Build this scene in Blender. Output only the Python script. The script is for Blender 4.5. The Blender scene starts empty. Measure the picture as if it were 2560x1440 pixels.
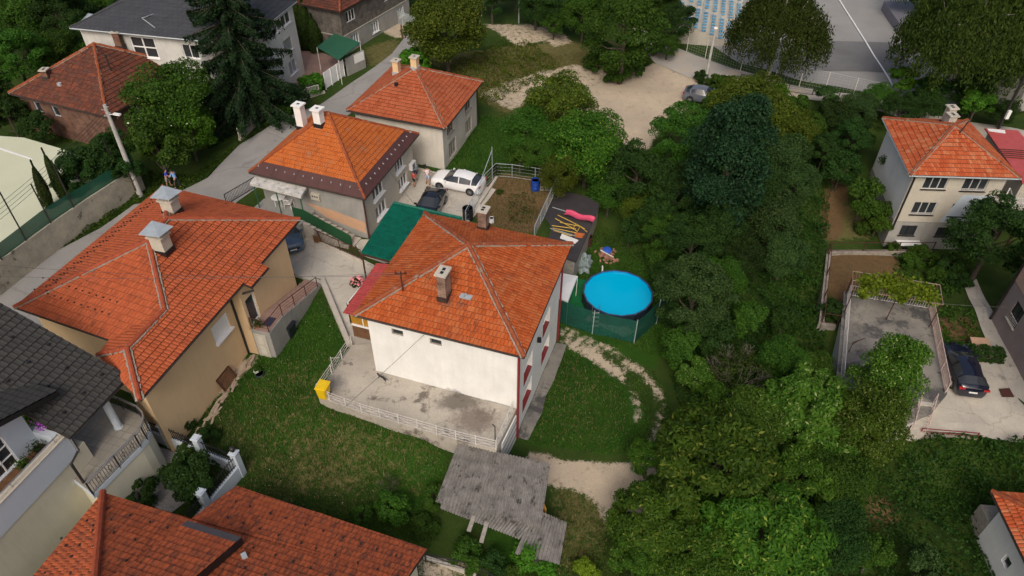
import bpy, bmesh, math, random
import numpy as np
from mathutils import Vector, Matrix
S = bpy.context.scene
rnd = random.Random(7); nr = np.random.RandomState(11)
R_ = math.radians
# ------------------------------------------------------------------ camera, world, sun, exposure
CH = 33.0; FPX = 1776.0; TH = R_(41.0); RL = R_(0.55)
def cray(px, py):
    a = (px-1280)/FPX; b = -(py-720)/FPX
    u = a*math.cos(RL)-b*math.sin(RL); v = a*math.sin(RL)+b*math.cos(RL)
    return Vector((u, math.cos(TH)+v*math.sin(TH), -math.sin(TH)+v*math.cos(TH)))
CAM = Vector((0, 0, CH))
cam = bpy.data.cameras.new('camera'); co = bpy.data.objects.new('camera', cam); S.collection.objects.link(co)
fw = Vector((0, math.cos(TH), -math.sin(TH))); up0 = Vector((0, math.sin(TH), math.cos(TH))); x0 = Vector((1, 0, 0))
ax = x0*math.cos(RL)+up0*math.sin(RL); ay = -x0*math.sin(RL)+up0*math.cos(RL)
m = Matrix.Identity(4)
for i in range(3): m[i][0] = ax[i]; m[i][1] = ay[i]; m[i][2] = -fw[i]; m[i][3] = CAM[i]
co.matrix_world = m
cam.sensor_width = 36; cam.lens = FPX/2560*36; cam.clip_end = 3000; cam.clip_start = .1
S.camera = co
W = bpy.data.worlds.new('World'); S.world = W; W.use_nodes = True
wn = W.node_tree; sky = wn.nodes.new('ShaderNodeTexSky'); sky.sky_type = 'NISHITA'; sky.sun_disc = False
SE, SAZ = R_(44), R_(188)          # sun height; azimuth of the sun measured clockwise from +Y
sky.sun_elevation = SE; sky.sun_rotation = SAZ; sky.air_density = .9; sky.dust_density = 7; sky.ozone_density = .3
wn.links.new(sky.outputs[0], wn.nodes['Background'].inputs[0]); wn.nodes['Background'].inputs[1].default_value = .15
sl = bpy.data.lights.new('sun', 'SUN'); sl.energy = 1.2; sl.angle = R_(22); sl.color = (1, .985, .96)
so = bpy.data.objects.new('sun', sl); S.collection.objects.link(so)
sd = Vector((math.sin(SAZ)*math.cos(SE), math.cos(SAZ)*math.cos(SE), math.sin(SE)))
so.rotation_euler = sd.to_track_quat('Z', 'Y').to_euler()
S.view_settings.view_transform = 'Standard'; S.view_settings.look = 'None'; S.view_settings.gamma = 1
S.view_settings.exposure = -0.17
# ------------------------------------------------------------------ pixel -> world
def at(px, py, z=0.0):
    d = cray(px, py); return CAM+d*((z-CH)/d.z)
def onpl(px, py, a, b, c):
    n = (b-a).cross(c-a); d = cray(px, py); return CAM+d*(n.dot(a-CAM)/n.dot(d))
def ztop(px, py, base):
    d = cray(px, py); return CH+d.z*((d.x*base.x+d.y*base.y)/(d.x**2+d.y**2))
def P(x=0.0, y=0.0, z=0.0): return Vector((x, y, z))
# ------------------------------------------------------------------ mesh builder
class MB:
    def __init__(s): s.v = []; s.f = []; s.uv = []; s.mi = []
    def face(s, pts, mi=0, uv=None):
        n = len(s.v); s.v += [Vector(p) for p in pts]; s.f.append(list(range(n, n+len(pts))))
        s.uv += uv if uv else [(0, 0)]*len(pts); s.mi.append(mi)
    def box(s, c, sz, rz=0, mi=0, tilt=None):
        M = Matrix.Rotation(rz, 3, 'Z')
        if tilt: M = M @ Matrix.Rotation(tilt[0], 3, 'X') @ Matrix.Rotation(tilt[1], 3, 'Y')
        q = [Vector(c)+M @ Vector((a*sz[0]/2, b*sz[1]/2, d*sz[2]/2)) for a in (-1, 1) for b in (-1, 1) for d in (-1, 1)]
        for f in ((0, 1, 3, 2), (4, 6, 7, 5), (0, 4, 5, 1), (2, 3, 7, 6), (0, 2, 6, 4), (1, 5, 7, 3)): s.face([q[i] for i in f], mi)
    def bar(s, a, b, w, h=None, mi=0, up=(0, 0, 1)):     # square bar
        a = Vector(a); b = Vector(b); h = h or w; d = (b-a).normalized(); u = Vector(up)
        if abs(d.dot(u)) > .97: u = Vector((1, 0, 0))
        x = d.cross(u).normalized(); y = x.cross(d)
        q = [p+x*i*w/2+y*j*h/2 for p in (a, b) for i, j in ((-1, -1), (1, -1), (1, 1), (-1, 1))]
        for f in ((3, 2, 1, 0), (4, 5, 6, 7), (0, 1, 5, 4), (1, 2, 6, 5), (2, 3, 7, 6), (3, 0, 4, 7)): s.face([q[i] for i in f], mi)
    def tube(s, pts, r, n=6, mi=0, cap=True):
        pts = [Vector(p) for p in pts]; rs = r if isinstance(r, (list, tuple)) else [r]*len(pts)
        rings = []
        for i, p in enumerate(pts):
            d = (pts[min(i+1, len(pts)-1)]-pts[max(i-1, 0)]).normalized()
            u = Vector((0, 0, 1)) if abs(d.z) < .9 else Vector((1, 0, 0))
            x = d.cross(u).normalized(); y = x.cross(d)
            rings.append([p+(x*math.cos(2*math.pi*k/n)+y*math.sin(2*math.pi*k/n))*rs[i] for k in range(n)])
        for i in range(len(rings)-1):
            for k in range(n): s.face([rings[i][k], rings[i+1][k], rings[i+1][(k+1) % n], rings[i][(k+1) % n]], mi)
        if cap: s.face(rings[0], mi); s.face(rings[-1][::-1], mi)
    def lathe(s, c, prof, n=16, mi=0, M=None, sx=1, sy=1, cap=True):
        c = Vector(c); rings = []
        for r, z in prof:
            g = []
            for k in range(n):
                q = Vector((r*sx*math.cos(2*math.pi*k/n), r*sy*math.sin(2*math.pi*k/n), z))
                g.append(c+(M @ q if M else q))
            rings.append(g)
        for i in range(len(rings)-1):
            for k in range(n): s.face([rings[i][k], rings[i][(k+1) % n], rings[i+1][(k+1) % n], rings[i+1][k]], mi)
        if not cap: return
        if prof[0][0] > .001: s.face(rings[0][::-1], mi)
        if prof[-1][0] > .001: s.face(rings[-1], mi)
    def prism(s, poly, z0, z1, mi=0, top=None):
        lo = [P(p[0], p[1], z0) for p in poly]; hi = [P(p[0], p[1], z1) for p in poly]; n = len(poly)
        ar = sum(poly[i][0]*poly[(i+1) % n][1]-poly[(i+1) % n][0]*poly[i][1] for i in range(n))
        if ar < 0: lo.reverse(); hi.reverse()
        s.face(hi, mi if top is None else top); s.face(lo[::-1], mi)
        for i in range(n): s.face([lo[i], lo[(i+1) % n], hi[(i+1) % n], hi[i]], mi)
    def slab(s, pts, t, mi=0, side=None):             # sheet with thickness below it
        pts = [Vector(p) for p in pts]; n = (pts[1]-pts[0]).cross(pts[2]-pts[0])
        if n.z < 0: pts.reverse()
        lo = [p-P(0, 0, t) for p in pts]; k = len(pts); s.face(pts, mi); s.face(lo[::-1], mi if side is None else side)
        for i in range(k): s.face([lo[i], lo[(i+1) % k], pts[(i+1) % k], pts[i]], mi if side is None else side)
    def build(s, name, mats, parent=None, smooth=False, merge=False):
        o0 = ORG.get(parent.name, P(0, 0, 0)) if parent else P(0, 0, 0)
        if not isinstance(mats, (list, tuple)): mats = [mats]
        me = bpy.data.meshes.new(name); me.from_pydata([tuple(v-o0) for v in s.v], [], s.f)
        for k in mats: me.materials.append(k)
        me.polygons.foreach_set('material_index', s.mi)
        ul = me.uv_layers.new(name='UVMap'); ul.data.foreach_set('uv', [c for t in s.uv for c in t])
        if merge:
            bm = bmesh.new(); bm.from_mesh(me); bmesh.ops.remove_doubles(bm, verts=bm.verts, dist=.0005); bmesh.ops.recalc_face_normals(bm, faces=bm.faces); bm.to_mesh(me); bm.free()
        if smooth: me.polygons.foreach_set('use_smooth', [True]*len(me.polygons))
        me.update()
        o = bpy.data.objects.new(name, me); S.collection.objects.link(o)
        if parent: o.parent = parent; ORG[o.name] = o0
        return o
ORG = {}
def thing(name, label, cat, loc=(0, 0, 0), group=None, rz=0):
    o = bpy.data.objects.new(name, None); S.collection.objects.link(o); o.empty_display_size = .3
    o.location = loc; o.rotation_euler = (0, 0, rz); ORG[o.name] = Vector(loc)
    o['label'] = label; o['category'] = cat
    if group: o['group'] = group
    return o
def tag(o, label, cat, group=None, kind=None):
    if label: o['label'] = label
    if cat: o['category'] = cat
    if group: o['group'] = group
    if kind: o['kind'] = kind
    return o
def dup(o, loc, rz=0, label=None, sc=None, parent=None):
    c = o.copy(); S.collection.objects.link(c)
    if parent is None:
        c.location = loc; c.rotation_euler = (0, 0, rz)
        if sc: c.scale = sc
        if label: c['label'] = label
    else: c.parent = parent
    for ch in list(o.children): dup(ch, None, parent=c)
    return c
# ------------------------------------------------------------------ materials
def hexc(h): 
    h = h.lstrip('#'); c = [int(h[i:i+2], 16)/255 for i in (0, 2, 4)]
    return tuple(x/12.92 if x <= .04045 else ((x+.055)/1.055)**2.4 for x in c)
def C4(c): return (*c, 1) if len(c) == 3 else c
class NT:
    def __init__(s, name):
        s.m = bpy.data.materials.new(name); s.m.use_nodes = True; s.t = s.m.node_tree; s.b = s.t.nodes['Principled BSDF']
    def n(s, t, **k):
        x = s.t.nodes.new('ShaderNode'+t)
        for a, b in k.items():
            if a.startswith('i_'): x.inputs[a[2:].replace('_', ' ')].default_value = b
            else: setattr(x, a, b)
        return x
    def l(s, a, b): s.t.links.new(a, b)
    def noise(s, vec, scale, detail=4, rough=.6):
        x = s.n('TexNoise'); x.inputs['Scale'].default_value = scale; x.inputs['Detail'].default_value = detail; x.inputs['Roughness'].default_value = rough
        if vec is not None: s.l(vec, x.inputs['Vector'])
        return x.outputs['Fac']
    def ramp(s, fac, a, b):
        x = s.n('MapRange'); x.clamp = True
        x.inputs['From Min'].default_value = a; x.inputs['From Max'].default_value = b; s.l(fac, x.inputs['Value']); return x.outputs[0]
    def mix(s, fac, a, b, mode='MIX'):
        x = s.n('Mix'); x.data_type = 'RGBA'; x.blend_type = mode
        for sock, v in ((x.inputs[0], fac), (x.inputs[6], a), (x.inputs[7], b)):
            if hasattr(v, 'links'): s.l(v, sock)
            else: sock.default_value = v if not isinstance(v, tuple) else C4(v)
        return x.outputs[2]
    def math(s, op, a, b=0.0, c=None):
        x = s.n('Math'); x.operation = op
        for i, v in enumerate((a, b) if c is None else (a, b, c)):
            if hasattr(v, 'links'): s.l(v, x.inputs[i])
            else: x.inputs[i].default_value = v
        return x.outputs[0]
    def bump(s, h, d, st=1.0):
        x = s.n('Bump'); x.inputs['Distance'].default_value = d; x.inputs['Strength'].default_value = st
        s.l(h, x.inputs['Height']); s.l(x.outputs[0], s.b.inputs['Normal']); return x
    def pos(s): return s.n('NewGeometry').outputs['Position']
def spot(k, p, col, c, r, cc):      # a soot or damp stain that belongs to the surface, ragged edged
    d = k.n('VectorMath'); d.operation = 'SUBTRACT'; k.l(p, d.inputs[0]); d.inputs[1].default_value = tuple(c); m_ = k.n('VectorMath'); m_.operation = 'DIVIDE'; k.l(d.outputs[0], m_.inputs[0]); m_.inputs[1].default_value = r
    ln = k.n('VectorMath'); ln.operation = 'LENGTH'; k.l(m_.outputs[0], ln.inputs[0]); f = k.math('ADD', ln.outputs['Value'], k.math('MULTIPLY', k.math('SUBTRACT', k.noise(p, 3.5, 7, .75), .5), 1.5))
    return k.mix(k.math('MULTIPLY', k.ramp(f, 1.0, .45), .85), col, cc)
def surf(name, c1, c2=None, scale=1.5, rough=.8, bump=0, c3=None, t3=.62, s3=.5, metal=0, spec=.3, lo=.35, hi=.65, fine=.12, bs=18, crack=0, streak=0, spots=()):
    k = NT(name); p = k.pos(); c2 = c2 or tuple(x*.8 for x in c1)
    col = k.mix(k.ramp(k.noise(p, scale, 6), lo, hi), c1, c2)
    if c3: col = k.mix(k.ramp(k.noise(p, s3, 8, .7), t3, t3+.08), col, c3)
    if fine:
        f = k.ramp(k.noise(p, 9, 5, .7), .25, .75)
        g = k.mix(f, (1-fine,)*3, (1+fine,)*3); col = k.mix(1.0, col, g, 'MULTIPLY')
    if crack:
        v = k.n('TexVoronoi'); v.feature = 'DISTANCE_TO_EDGE'; v.inputs['Scale'].default_value = crack
        ds = k.n('VectorMath'); ds.operation = 'ADD'; nn = k.n('TexNoise'); nn.inputs['Scale'].default_value = 1.2; k.l(p, nn.inputs['Vector']); k.l(p, ds.inputs[0]); k.l(nn.outputs['Color'], ds.inputs[1]); k.l(ds.outputs[0], v.inputs['Vector'])
        col = k.mix(1.0, col, k.mix(k.ramp(v.outputs['Distance'], .004, .014), (.84, .82, .8), (1, 1, 1)), 'MULTIPLY')
    if streak:
        mp = k.n('Mapping'); mp.inputs['Scale'].default_value = (2.2, 2.2, .22); k.l(p, mp.inputs[0]); col = k.mix(1.0, col, k.mix(k.ramp(k.noise(mp.outputs[0], 1.6, 6, .7), .42, .75), (1, 1, 1), (1-streak, 1-streak*1.05, 1-streak*1.15)), 'MULTIPLY')
    for c_, r_, cc_ in spots: col = spot(k, p, col, c_, r_, cc_)
    k.l(col, k.b.inputs['Base Color']); k.b.inputs['Roughness'].default_value = rough
    k.b.inputs['Metallic'].default_value = metal; k.b.inputs['Specular IOR Level'].default_value = spec
    if bump: k.bump(k.noise(p, bs, 6, .7), bump)
    return k.m
def tiles(name, cs, stain=(.05, .03, .025), tw=.22, rh=.36, st=.5, sc=.25, lichen=0, moss=None, spots=(), sk=(.45, .64)):
    """clay tiles: per-tile colour, ribs and dirt streaks; UV is in metres"""
    k = NT(name); uv = k.n('UVMap').outputs[0]; sp = k.n('SeparateXYZ'); k.l(uv, sp.inputs[0])
    row = k.math('FLOOR', k.math('DIVIDE', sp.outputs[1], rh))
    uu = k.math('ADD', k.math('DIVIDE', sp.outputs[0], tw), k.math('MULTIPLY', k.math('MODULO', row, 2.0), .5))
    cb = k.n('CombineXYZ'); k.l(k.math('FLOOR', uu), cb.inputs[0]); k.l(row, cb.inputs[1])
    wn_ = k.n('TexWhiteNoise', noise_dimensions='2D'); k.l(cb.outputs[0], wn_.inputs[0])
    cr = k.n('ValToRGB'); e = cr.color_ramp; e.interpolation = 'LINEAR'
    while len(e.elements) < len(cs): e.elements.new(.5)
    for i, c in enumerate(cs): e.elements[i].position = i/(len(cs)-1); e.elements[i].color = C4(c)
    big = k.noise(uv, 1.1, 4)
    k.l(k.math('ADD', k.math('MULTIPLY', wn_.outputs[0], .6), k.math('MULTIPLY', k.ramp(big, .3, .7), .4)), cr.inputs[0]); col = cr.outputs[0]
    mp = k.n('Mapping'); mp.inputs['Scale'].default_value = (2.6, .6, 1); k.l(uv, mp.inputs[0])
    s1 = k.math('MULTIPLY', k.ramp(k.noise(mp.outputs[0], 2.2, 6, .75), *sk), k.ramp(k.noise(uv, sc, 3), 1-st-.12, 1-st+.15))
    col = k.mix(k.math('MULTIPLY', s1, .7), col, stain)
    if lichen: col = k.mix(k.math('MULTIPLY', k.ramp(k.noise(uv, 7, 8, .8), .66-lichen*.1, .72), .6), col, (.45, .42, .33))
    if moss: col = k.mix(k.math('MULTIPLY', k.ramp(k.noise(uv, 1.7, 8, .8), .52, .62), .7), col, moss)
    for c_, r_, cc_ in spots: col = spot(k, k.pos(), col, c_, r_, cc_)
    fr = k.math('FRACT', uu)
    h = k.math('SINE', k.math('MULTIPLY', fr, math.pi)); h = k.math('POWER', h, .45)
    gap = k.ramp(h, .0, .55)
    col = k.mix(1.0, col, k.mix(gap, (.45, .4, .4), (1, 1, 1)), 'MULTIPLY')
    k.l(col, k.b.inputs['Base Color']); k.b.inputs['Roughness'].default_value = .82; k.b.inputs['Specular IOR Level'].default_value = .25
    k.bump(k.math('ADD', h, k.math('MULTIPLY', k.noise(uv, 30, 4), .25)), .035)
    return k.m
def leafmat(name, c1, c2, c3=None, rough=.6):
    k = NT(name); oi = k.n('ObjectInfo'); p = k.pos(); ge = k.n('NewGeometry')
    f = k.ramp(k.math('ADD', k.math('MULTIPLY', k.noise(p, .55, 3), .6), k.math('MULTIPLY', ge.outputs['Random Per Island'], .4)), .32, .68)
    col = k.mix(f, c1, c2)
    if c3: col = k.mix(k.ramp(ge.outputs['Random Per Island'], .93, .97), col, c3)
    hs = k.n('HueSaturation'); k.l(k.math('ADD', k.math('MULTIPLY', oi.outputs['Random'], .03), .485), hs.inputs['Hue'])
    k.l(k.math('ADD', k.math('MULTIPLY', oi.outputs['Random'], .55), .74), hs.inputs['Value']); k.l(col, hs.inputs['Color'])
    k.l(hs.outputs[0], k.b.inputs['Base Color']); k.b.inputs['Roughness'].default_value = rough; k.b.inputs['Specular IOR Level'].default_value = .12
    tr = k.n('BsdfTranslucent'); k.l(k.mix(1.0, hs.outputs[0], (1.2, 1.5, .5), 'MULTIPLY'), tr.inputs[0])
    mx = k.n('MixShader'); mx.inputs[0].default_value = .22; k.l(k.b.outputs[0], mx.inputs[1]); k.l(tr.outputs[0], mx.inputs[2])
    k.l(mx.outputs[0], k.t.nodes['Material Output'].inputs[0]); return k.m
def plain(name, c, rough=.5, metal=0, spec=.5, var=.1, coat=0):
    k = NT(name); p = k.pos(); f = k.ramp(k.noise(p, 2.5, 4), .3, .7)
    k.l(k.mix(f, tuple(x*(1-var) for x in c), tuple(min(1, x*(1+var)) for x in c)), k.b.inputs['Base Color'])
    k.b.inputs['Roughness'].default_value = rough; k.b.inputs['Metallic'].default_value = metal; k.b.inputs['Specular IOR Level'].default_value = spec
    k.b.inputs['Coat Weight'].default_value = coat; return k.m
def meshcloth(name, c, alpha):
    k = NT(name); k.l(k.mix(k.ramp(k.noise(k.pos(), 1.2, 4), .3, .7), c, tuple(x*.7 for x in c)), k.b.inputs['Base Color']); k.b.inputs['Roughness'].default_value = .7
    k.b.inputs['Alpha'].default_value = alpha; return k.m
H = hexc
M_ = {}
M_['white_plaster'] = surf('white_plaster', (.80, .80, .77), (.72, .72, .69), .7, .85, .004, fine=.04, streak=.07, spots=[(at(1125, 990, .1), (.9, .6, .35), (.10, .10, .10)), (at(1250, 1010, .0), (1.3, .8, .22), (.3, .3, .28))])
M_['warm_plaster'] = surf('warm_plaster', (.62, .58, .50), (.52, .49, .43), .7, .9, .004, c3=(.38, .35, .3), t3=.66, fine=.05, streak=.14)
M_['grey_white_plaster'] = surf('grey_white_plaster', (.60, .60, .56), (.50, .50, .47), .5, .9, .004, c3=(.38, .37, .34), t3=.68, fine=.05, streak=.14)
M_['tan_plaster'] = surf('tan_plaster', (.68, .49, .285), (.63, .45, .26), .6, .9, .003, fine=.03, streak=.07)
M_['grey_plaster'] = surf('grey_plaster', (.34, .33, .30), (.27, .265, .25), .8, .9, .006, c3=(.2, .2, .19), fine=.08, streak=.14)
M_['peach_paint'] = surf('peach_paint', (.55, .32, .19), (.45, .3, .2), 1.2, .9, .003)
M_['beige_plaster'] = surf('beige_plaster', (.60, .57, .44), (.54, .51, .40), .5, .9, .003, fine=.03, streak=.07)
M_['blue_white'] = surf('blue_white', (.50, .56, .61), (.46, .52, .58), .5, .85, .002, fine=.03)
M_['pink_plaster'] = surf('pink_plaster', (.50, .33, .26), (.44, .30, .24), .7, .9, .004, streak=.07)
M_['mauve_plaster'] = surf('mauve_plaster', (.28, .23, .22), (.24, .20, .19), .7, .9, .004, streak=.07)
M_['cream_plaster'] = surf('cream_plaster', (.5, .46, .38), (.44, .41, .34), .7, .9, .004, streak=.07)
M_['concrete'] = surf('concrete', (.50, .46, .39), (.40, .37, .32), .6, .9, .008, c3=(.25, .23, .21), t3=.6, s3=.9, fine=.12, crack=.28)
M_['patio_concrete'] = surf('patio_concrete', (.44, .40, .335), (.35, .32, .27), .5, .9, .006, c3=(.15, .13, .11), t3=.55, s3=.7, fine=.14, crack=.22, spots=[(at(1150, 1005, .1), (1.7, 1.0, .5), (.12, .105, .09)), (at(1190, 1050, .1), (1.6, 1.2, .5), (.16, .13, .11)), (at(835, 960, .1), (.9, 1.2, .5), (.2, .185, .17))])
M_['deck_concrete'] = surf('deck_concrete', (.26, .24, .205), (.17, .16, .145), .6, .9, .006, c3=(.08, .078, .075), t3=.5, s3=.45, fine=.15, crack=.2)
M_['asphalt'] = surf('asphalt', (.30, .29, .275), (.245, .24, .23), .35, .9, .006, c3=(.18, .175, .17), t3=.62, s3=.7, fine=.12, bs=40, crack=.13)
M_['asphalt_dark'] = surf('asphalt_dark', (.165, .165, .165), (.13, .13, .13), .35, .9, .006, c3=(.22, .2, .18), t3=.7, s3=.5)
M_['court_grey'] = surf('court_grey', (.29, .285, .27), (.245, .24, .228), .2, .9, .004, c3=(.2, .195, .19), t3=.64, s3=.5)
M_['court_pale'] = surf('court_pale', (.56, .58, .43), (.50, .52, .38), .15, .9, .003, fine=.04)
M_['pavers'] = surf('pavers', (.33, .21, .17), (.27, .18, .15), 1, .9, .005)
M_['stone_wall'] = surf('stone_wall', (.44, .40, .31), (.30, .28, .23), .9, .95, .03, c3=(.12, .12, .09), t3=.58, s3=1.2, bs=6)
M_['rubble'] = surf('rubble', (.34, .30, .25), (.20, .18, .15), 2.5, .95, .06, c3=(.10, .10, .08), bs=4)
M_['soil'] = surf('soil', (.22, .13, .075), (.16, .1, .055), 1, .95, .02, c3=(.10, .12, .04), t3=.56, s3=.8, fine=.2, bs=12)
M_['tile_red'] = tiles('tile_red', [H('#7d3a18'), H('#a04a1e'), H('#b15424'), H('#ad5c30'), H('#bd6e3c')], st=.48, lichen=1.0, spots=[(at(1110, 755, 6.3), (.7, .8, .5), (.06, .045, .04)), (at(1150, 757, 6.3), (.6, .35, .4), (.07, .05, .04)), (at(1007, 738, 6.2), (.4, .4, .4), (.10, .08, .07))])
M_['tile_tan'] = tiles('tile_tan', [H('#914628'), H('#a9532f'), H('#b25a36'), H('#a54d2c')], st=.56, sk=(.48, .64), sc=.3, lichen=.4, tw=.24, rh=.40)
M_['tile_orange'] = tiles('tile_orange', [H('#94481c'), H('#ae5a26'), H('#b8632c'), H('#b25e2c'), H('#94705a')], st=.45, lichen=.6, tw=.2, rh=.34)
M_['tile_back'] = tiles('tile_back', [H('#8b4327'), H('#a2502f'), H('#ab5d3c'), H('#a2573a')], st=.42, lichen=.7, tw=.2, rh=.34)
M_['tile_old'] = tiles('tile_old', [H('#46271d'), H('#5c3124'), H('#6f3b28'), H('#8a4529')], st=.7, lichen=1, tw=.22, rh=.42, moss=(.09, .06, .05))
M_['tile_fore'] = tiles('tile_fore', [H('#87422a'), H('#a55230'), H('#b35b36'), H('#a84f2e')], st=.62, sk=(.46, .60), sc=.45, tw=.24, rh=.40, stain=(.045, .035, .03), lichen=.3)
M_['tile_right'] = tiles('tile_right', [H('#95401f'), H('#ac4f2a'), H('#b5603a'), H('#bb8560')], st=.4, lichen=.5, tw=.22, rh=.40)
M_['tile_dark'] = tiles('tile_dark', [(.030, .030, .029), (.040, .040, .038), (.048, .047, .043), (.036, .036, .034)], st=.3, tw=.3, rh=.42, stain=(.09, .085, .07))
M_['tile_slate'] = tiles('tile_slate', [(.042, .046, .054), (.05, .055, .064), (.058, .063, .07)], st=.2, tw=.5, rh=.5)
M_['ridge'] = surf('ridge', H('#93502f'), H('#7a3c27'), 3, .85, .01, c3=(.22, .19, .15), t3=.58, s3=2)
M_['ridge_red'] = surf('ridge_red', H('#9d4c31'), H('#8a4029'), 3, .85, .01)
M_['ridge_dark'] = plain('ridge_dark', (.05, .05, .05), .7)
M_['mortar'] = surf('mortar', (.33, .30, .25), (.24, .21, .17), 4, .95, .04, c3=(.20, .16, .12), t3=.6, s3=3, bs=8)
M_['eaves'] = plain('eaves', (.035, .024, .02), .6, var=.3)
M_['dark_red'] = plain('dark_red', (.20, .022, .025), .45)
M_['brown_metal'] = surf('brown_metal', (.085, .033, .026), (.065, .027, .022), 1.5, .45, 0, c3=(.14, .06, .04), t3=.7, spec=.5)
M_['red_metal'] = plain('red_metal', (.42, .07, .065), .4, var=.15)
M_['green_metal'] = plain('green_metal', (.0, .11, .07), .45, var=.35)
M_['green_sheet'] = plain('green_sheet', (.025, .11, .06), .5)
M_['black'] = plain('black', (.012, .012, .013), .5)
M_['black_metal'] = plain('black_metal', (.02, .018, .018), .45, var=.3)
M_['rust_metal'] = surf('rust_metal', (.09, .035, .025), (.05, .02, .016), 6, .6, 0)
M_['white_metal'] = surf('white_metal', (.62, .60, .57), (.52, .49, .46), 5, .5, 0, c3=(.3, .2, .14), t3=.66, s3=4)
M_['pink_metal'] = surf('pink_metal', (.55, .43, .40), (.45, .34, .30), 5, .5, 0, c3=(.26, .12, .08), t3=.6, s3=4)
M_['steel'] = plain('steel', (.45, .45, .46), .3, metal=.8)
M_['galv'] = plain('galv', (.45, .50, .52), .4, metal=.3)
M_['white_pvc'] = plain('white_pvc', (.78, .78, .77), .35, var=.04)
M_['glass'] = plain('glass', (.03, .035, .04), .08, spec=.8)
M_['glass_light'] = plain('glass_light', (.22, .25, .27), .15, spec=.8)
M_['wood'] = surf('wood', (.35, .25, .15), (.24, .17, .10), 5, .8, .01)
M_['grey_wood'] = surf('grey_wood', (.34, .31, .26), (.24, .22, .19), 5, .85, .01)
M_['brown_wood'] = surf('brown_wood', (.17, .085, .04), (.11, .055, .03), 3, .7, .005)
M_['yellow_panel'] = surf('yellow_panel', (.48, .24, .03), (.32, .16, .02), 2, .4, 0)
M_['bark'] = surf('bark', (.10, .08, .06), (.05, .042, .032), 4, .95, .03, bs=8)
M_['birch_bark'] = surf('birch_bark', (.5, .48, .44), (.2, .19, .17), 3, .9, .02)
M_['tile_gap_shade'] = plain('tile_gap_shade', (.06, .03, .02), .9)  # shadow line between tile courses, put into the colour of the risers
def guards(root, ps, sz, rz, mat_, name='snow_guard'):
    f = None
    for p in ps:
        if f is None: mb = MB(); mb.box((0, 0, 0), sz, rz); f = mb.build(name, mat_); o = f
        else: o = f.copy(); S.collection.objects.link(o)
        o.parent = root; o.location = p-ORG.get(root.name, P())
M_['pole'] = surf('pole', (.46, .45, .42), (.36, .35, .33), 2, .85, .005)
M_['tyre'] = plain('tyre', (.015, .015, .015), .85)
M_['rim'] = plain('rim', (.5, .5, .52), .3, metal=.7)
M_['skin'] = plain('skin', (.42, .24, .16), .6, var=.05)
M_['hair'] = plain('hair', (.02, .015, .012), .7)
M_['plastic_white'] = plain('plastic_white', (.74, .74, .72), .4, var=.03)
M_['terracotta'] = plain('terracotta', (.35, .11, .06), .8)
M_['tarp'] = surf('tarp', (.27, .33, .33), (.18, .23, .23), 4, .5, .05, bs=5)
M_['tar_felt'] = surf('tar_felt', (.050, .045, .048), (.038, .035, .038), 1, .8, .004, c3=(.09, .085, .08), t3=.7)
M_['fibre_cement'] = surf('fibre_cement', (.235, .222, .205), (.14, .132, .122), 1.8, .95, .01, c3=(.05, .045, .04), t3=.56, s3=2.0, fine=.25)
def brickmat(name, a, b, mo, sc=1.0):
    k = NT(name); ge = k.n('NewGeometry'); sp = k.n('SeparateXYZ'); k.l(ge.outputs['Position'], sp.inputs[0])
    cb = k.n('CombineXYZ'); k.l(k.math('ADD', sp.outputs[0], k.math('MULTIPLY', sp.outputs[1], .8)), cb.inputs[0]); k.l(sp.outputs[2], cb.inputs[1])
    br = k.n('TexBrick'); k.l(cb.outputs[0], br.inputs['Vector']); br.inputs['Color1'].default_value = C4(a); br.inputs['Color2'].default_value = C4(b); br.inputs['Mortar'].default_value = C4(mo)
    br.inputs['Scale'].default_value = 1; br.inputs['Brick Width'].default_value = .25*sc; br.inputs['Row Height'].default_value = .09*sc; br.inputs['Mortar Size'].default_value = .012
    col = k.mix(k.ramp(k.noise(ge.outputs['Position'], 1.5, 6), .4, .7), br.outputs[0], tuple(x*.5 for x in b))
    k.l(col, k.b.inputs['Base Color']); k.b.inputs['Roughness'].default_value = .9; k.bump(br.outputs[1], .01, -1); return k.m
M_['brick'] = brickmat('brick', (.20, .075, .04), (.13, .055, .035), (.17, .14, .11))
M_['brick_chimney'] = brickmat('brick_chimney', (.30, .16, .10), (.20, .11, .08), (.33, .29, .24))
M_['block'] = brickmat('block', (.17, .15, .125), (.12, .105, .09), (.20, .18, .15), 1.8)
L = {}
L['mid'] = leafmat('leaf_mid', (.021, .060, .007), (.052, .112, .011))
L['dark'] = leafmat('leaf_dark', (.012, .034, .007), (.030, .066, .010))
L['bright'] = leafmat('leaf_bright', (.030, .105, .008), (.070, .19, .014))
L['gold'] = leafmat('leaf_gold', (.036, .064, .006), (.082, .118, .010), (.15, .16, .03))
L['walnut'] = leafmat('leaf_walnut', (.023, .063, .006), (.056, .118, .009), (.16, .2, .03))
L['blue'] = leafmat('leaf_blue', (.008, .026, .010), (.018, .047, .016))
L['grey'] = leafmat('leaf_grey', (.020, .050, .012), (.052, .095, .024))
L['spruce'] = leafmat('leaf_spruce', (.006, .017, .006), (.016, .034, .010))
L['vine'] = leafmat('leaf_vine', (.07, .11, .008), (.14, .19, .012))
L['ivy'] = leafmat('leaf_ivy', (.035, .085, .008), (.075, .14, .014), (.22, .27, .09))
L['thuja'] = leafmat('leaf_thuja', (.018, .040, .007), (.040, .062, .010))
L['olive'] = leafmat('leaf_olive', (.022, .044, .007), (.050, .078, .012))
L['under'] = leafmat('leaf_under', (.012, .038, .006), (.032, .075, .010))
L['flower'] = plain('flower', (.6, .6, .45), .7)
L['rose'] = plain('rose', (.7, .25, .28), .7)
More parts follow.
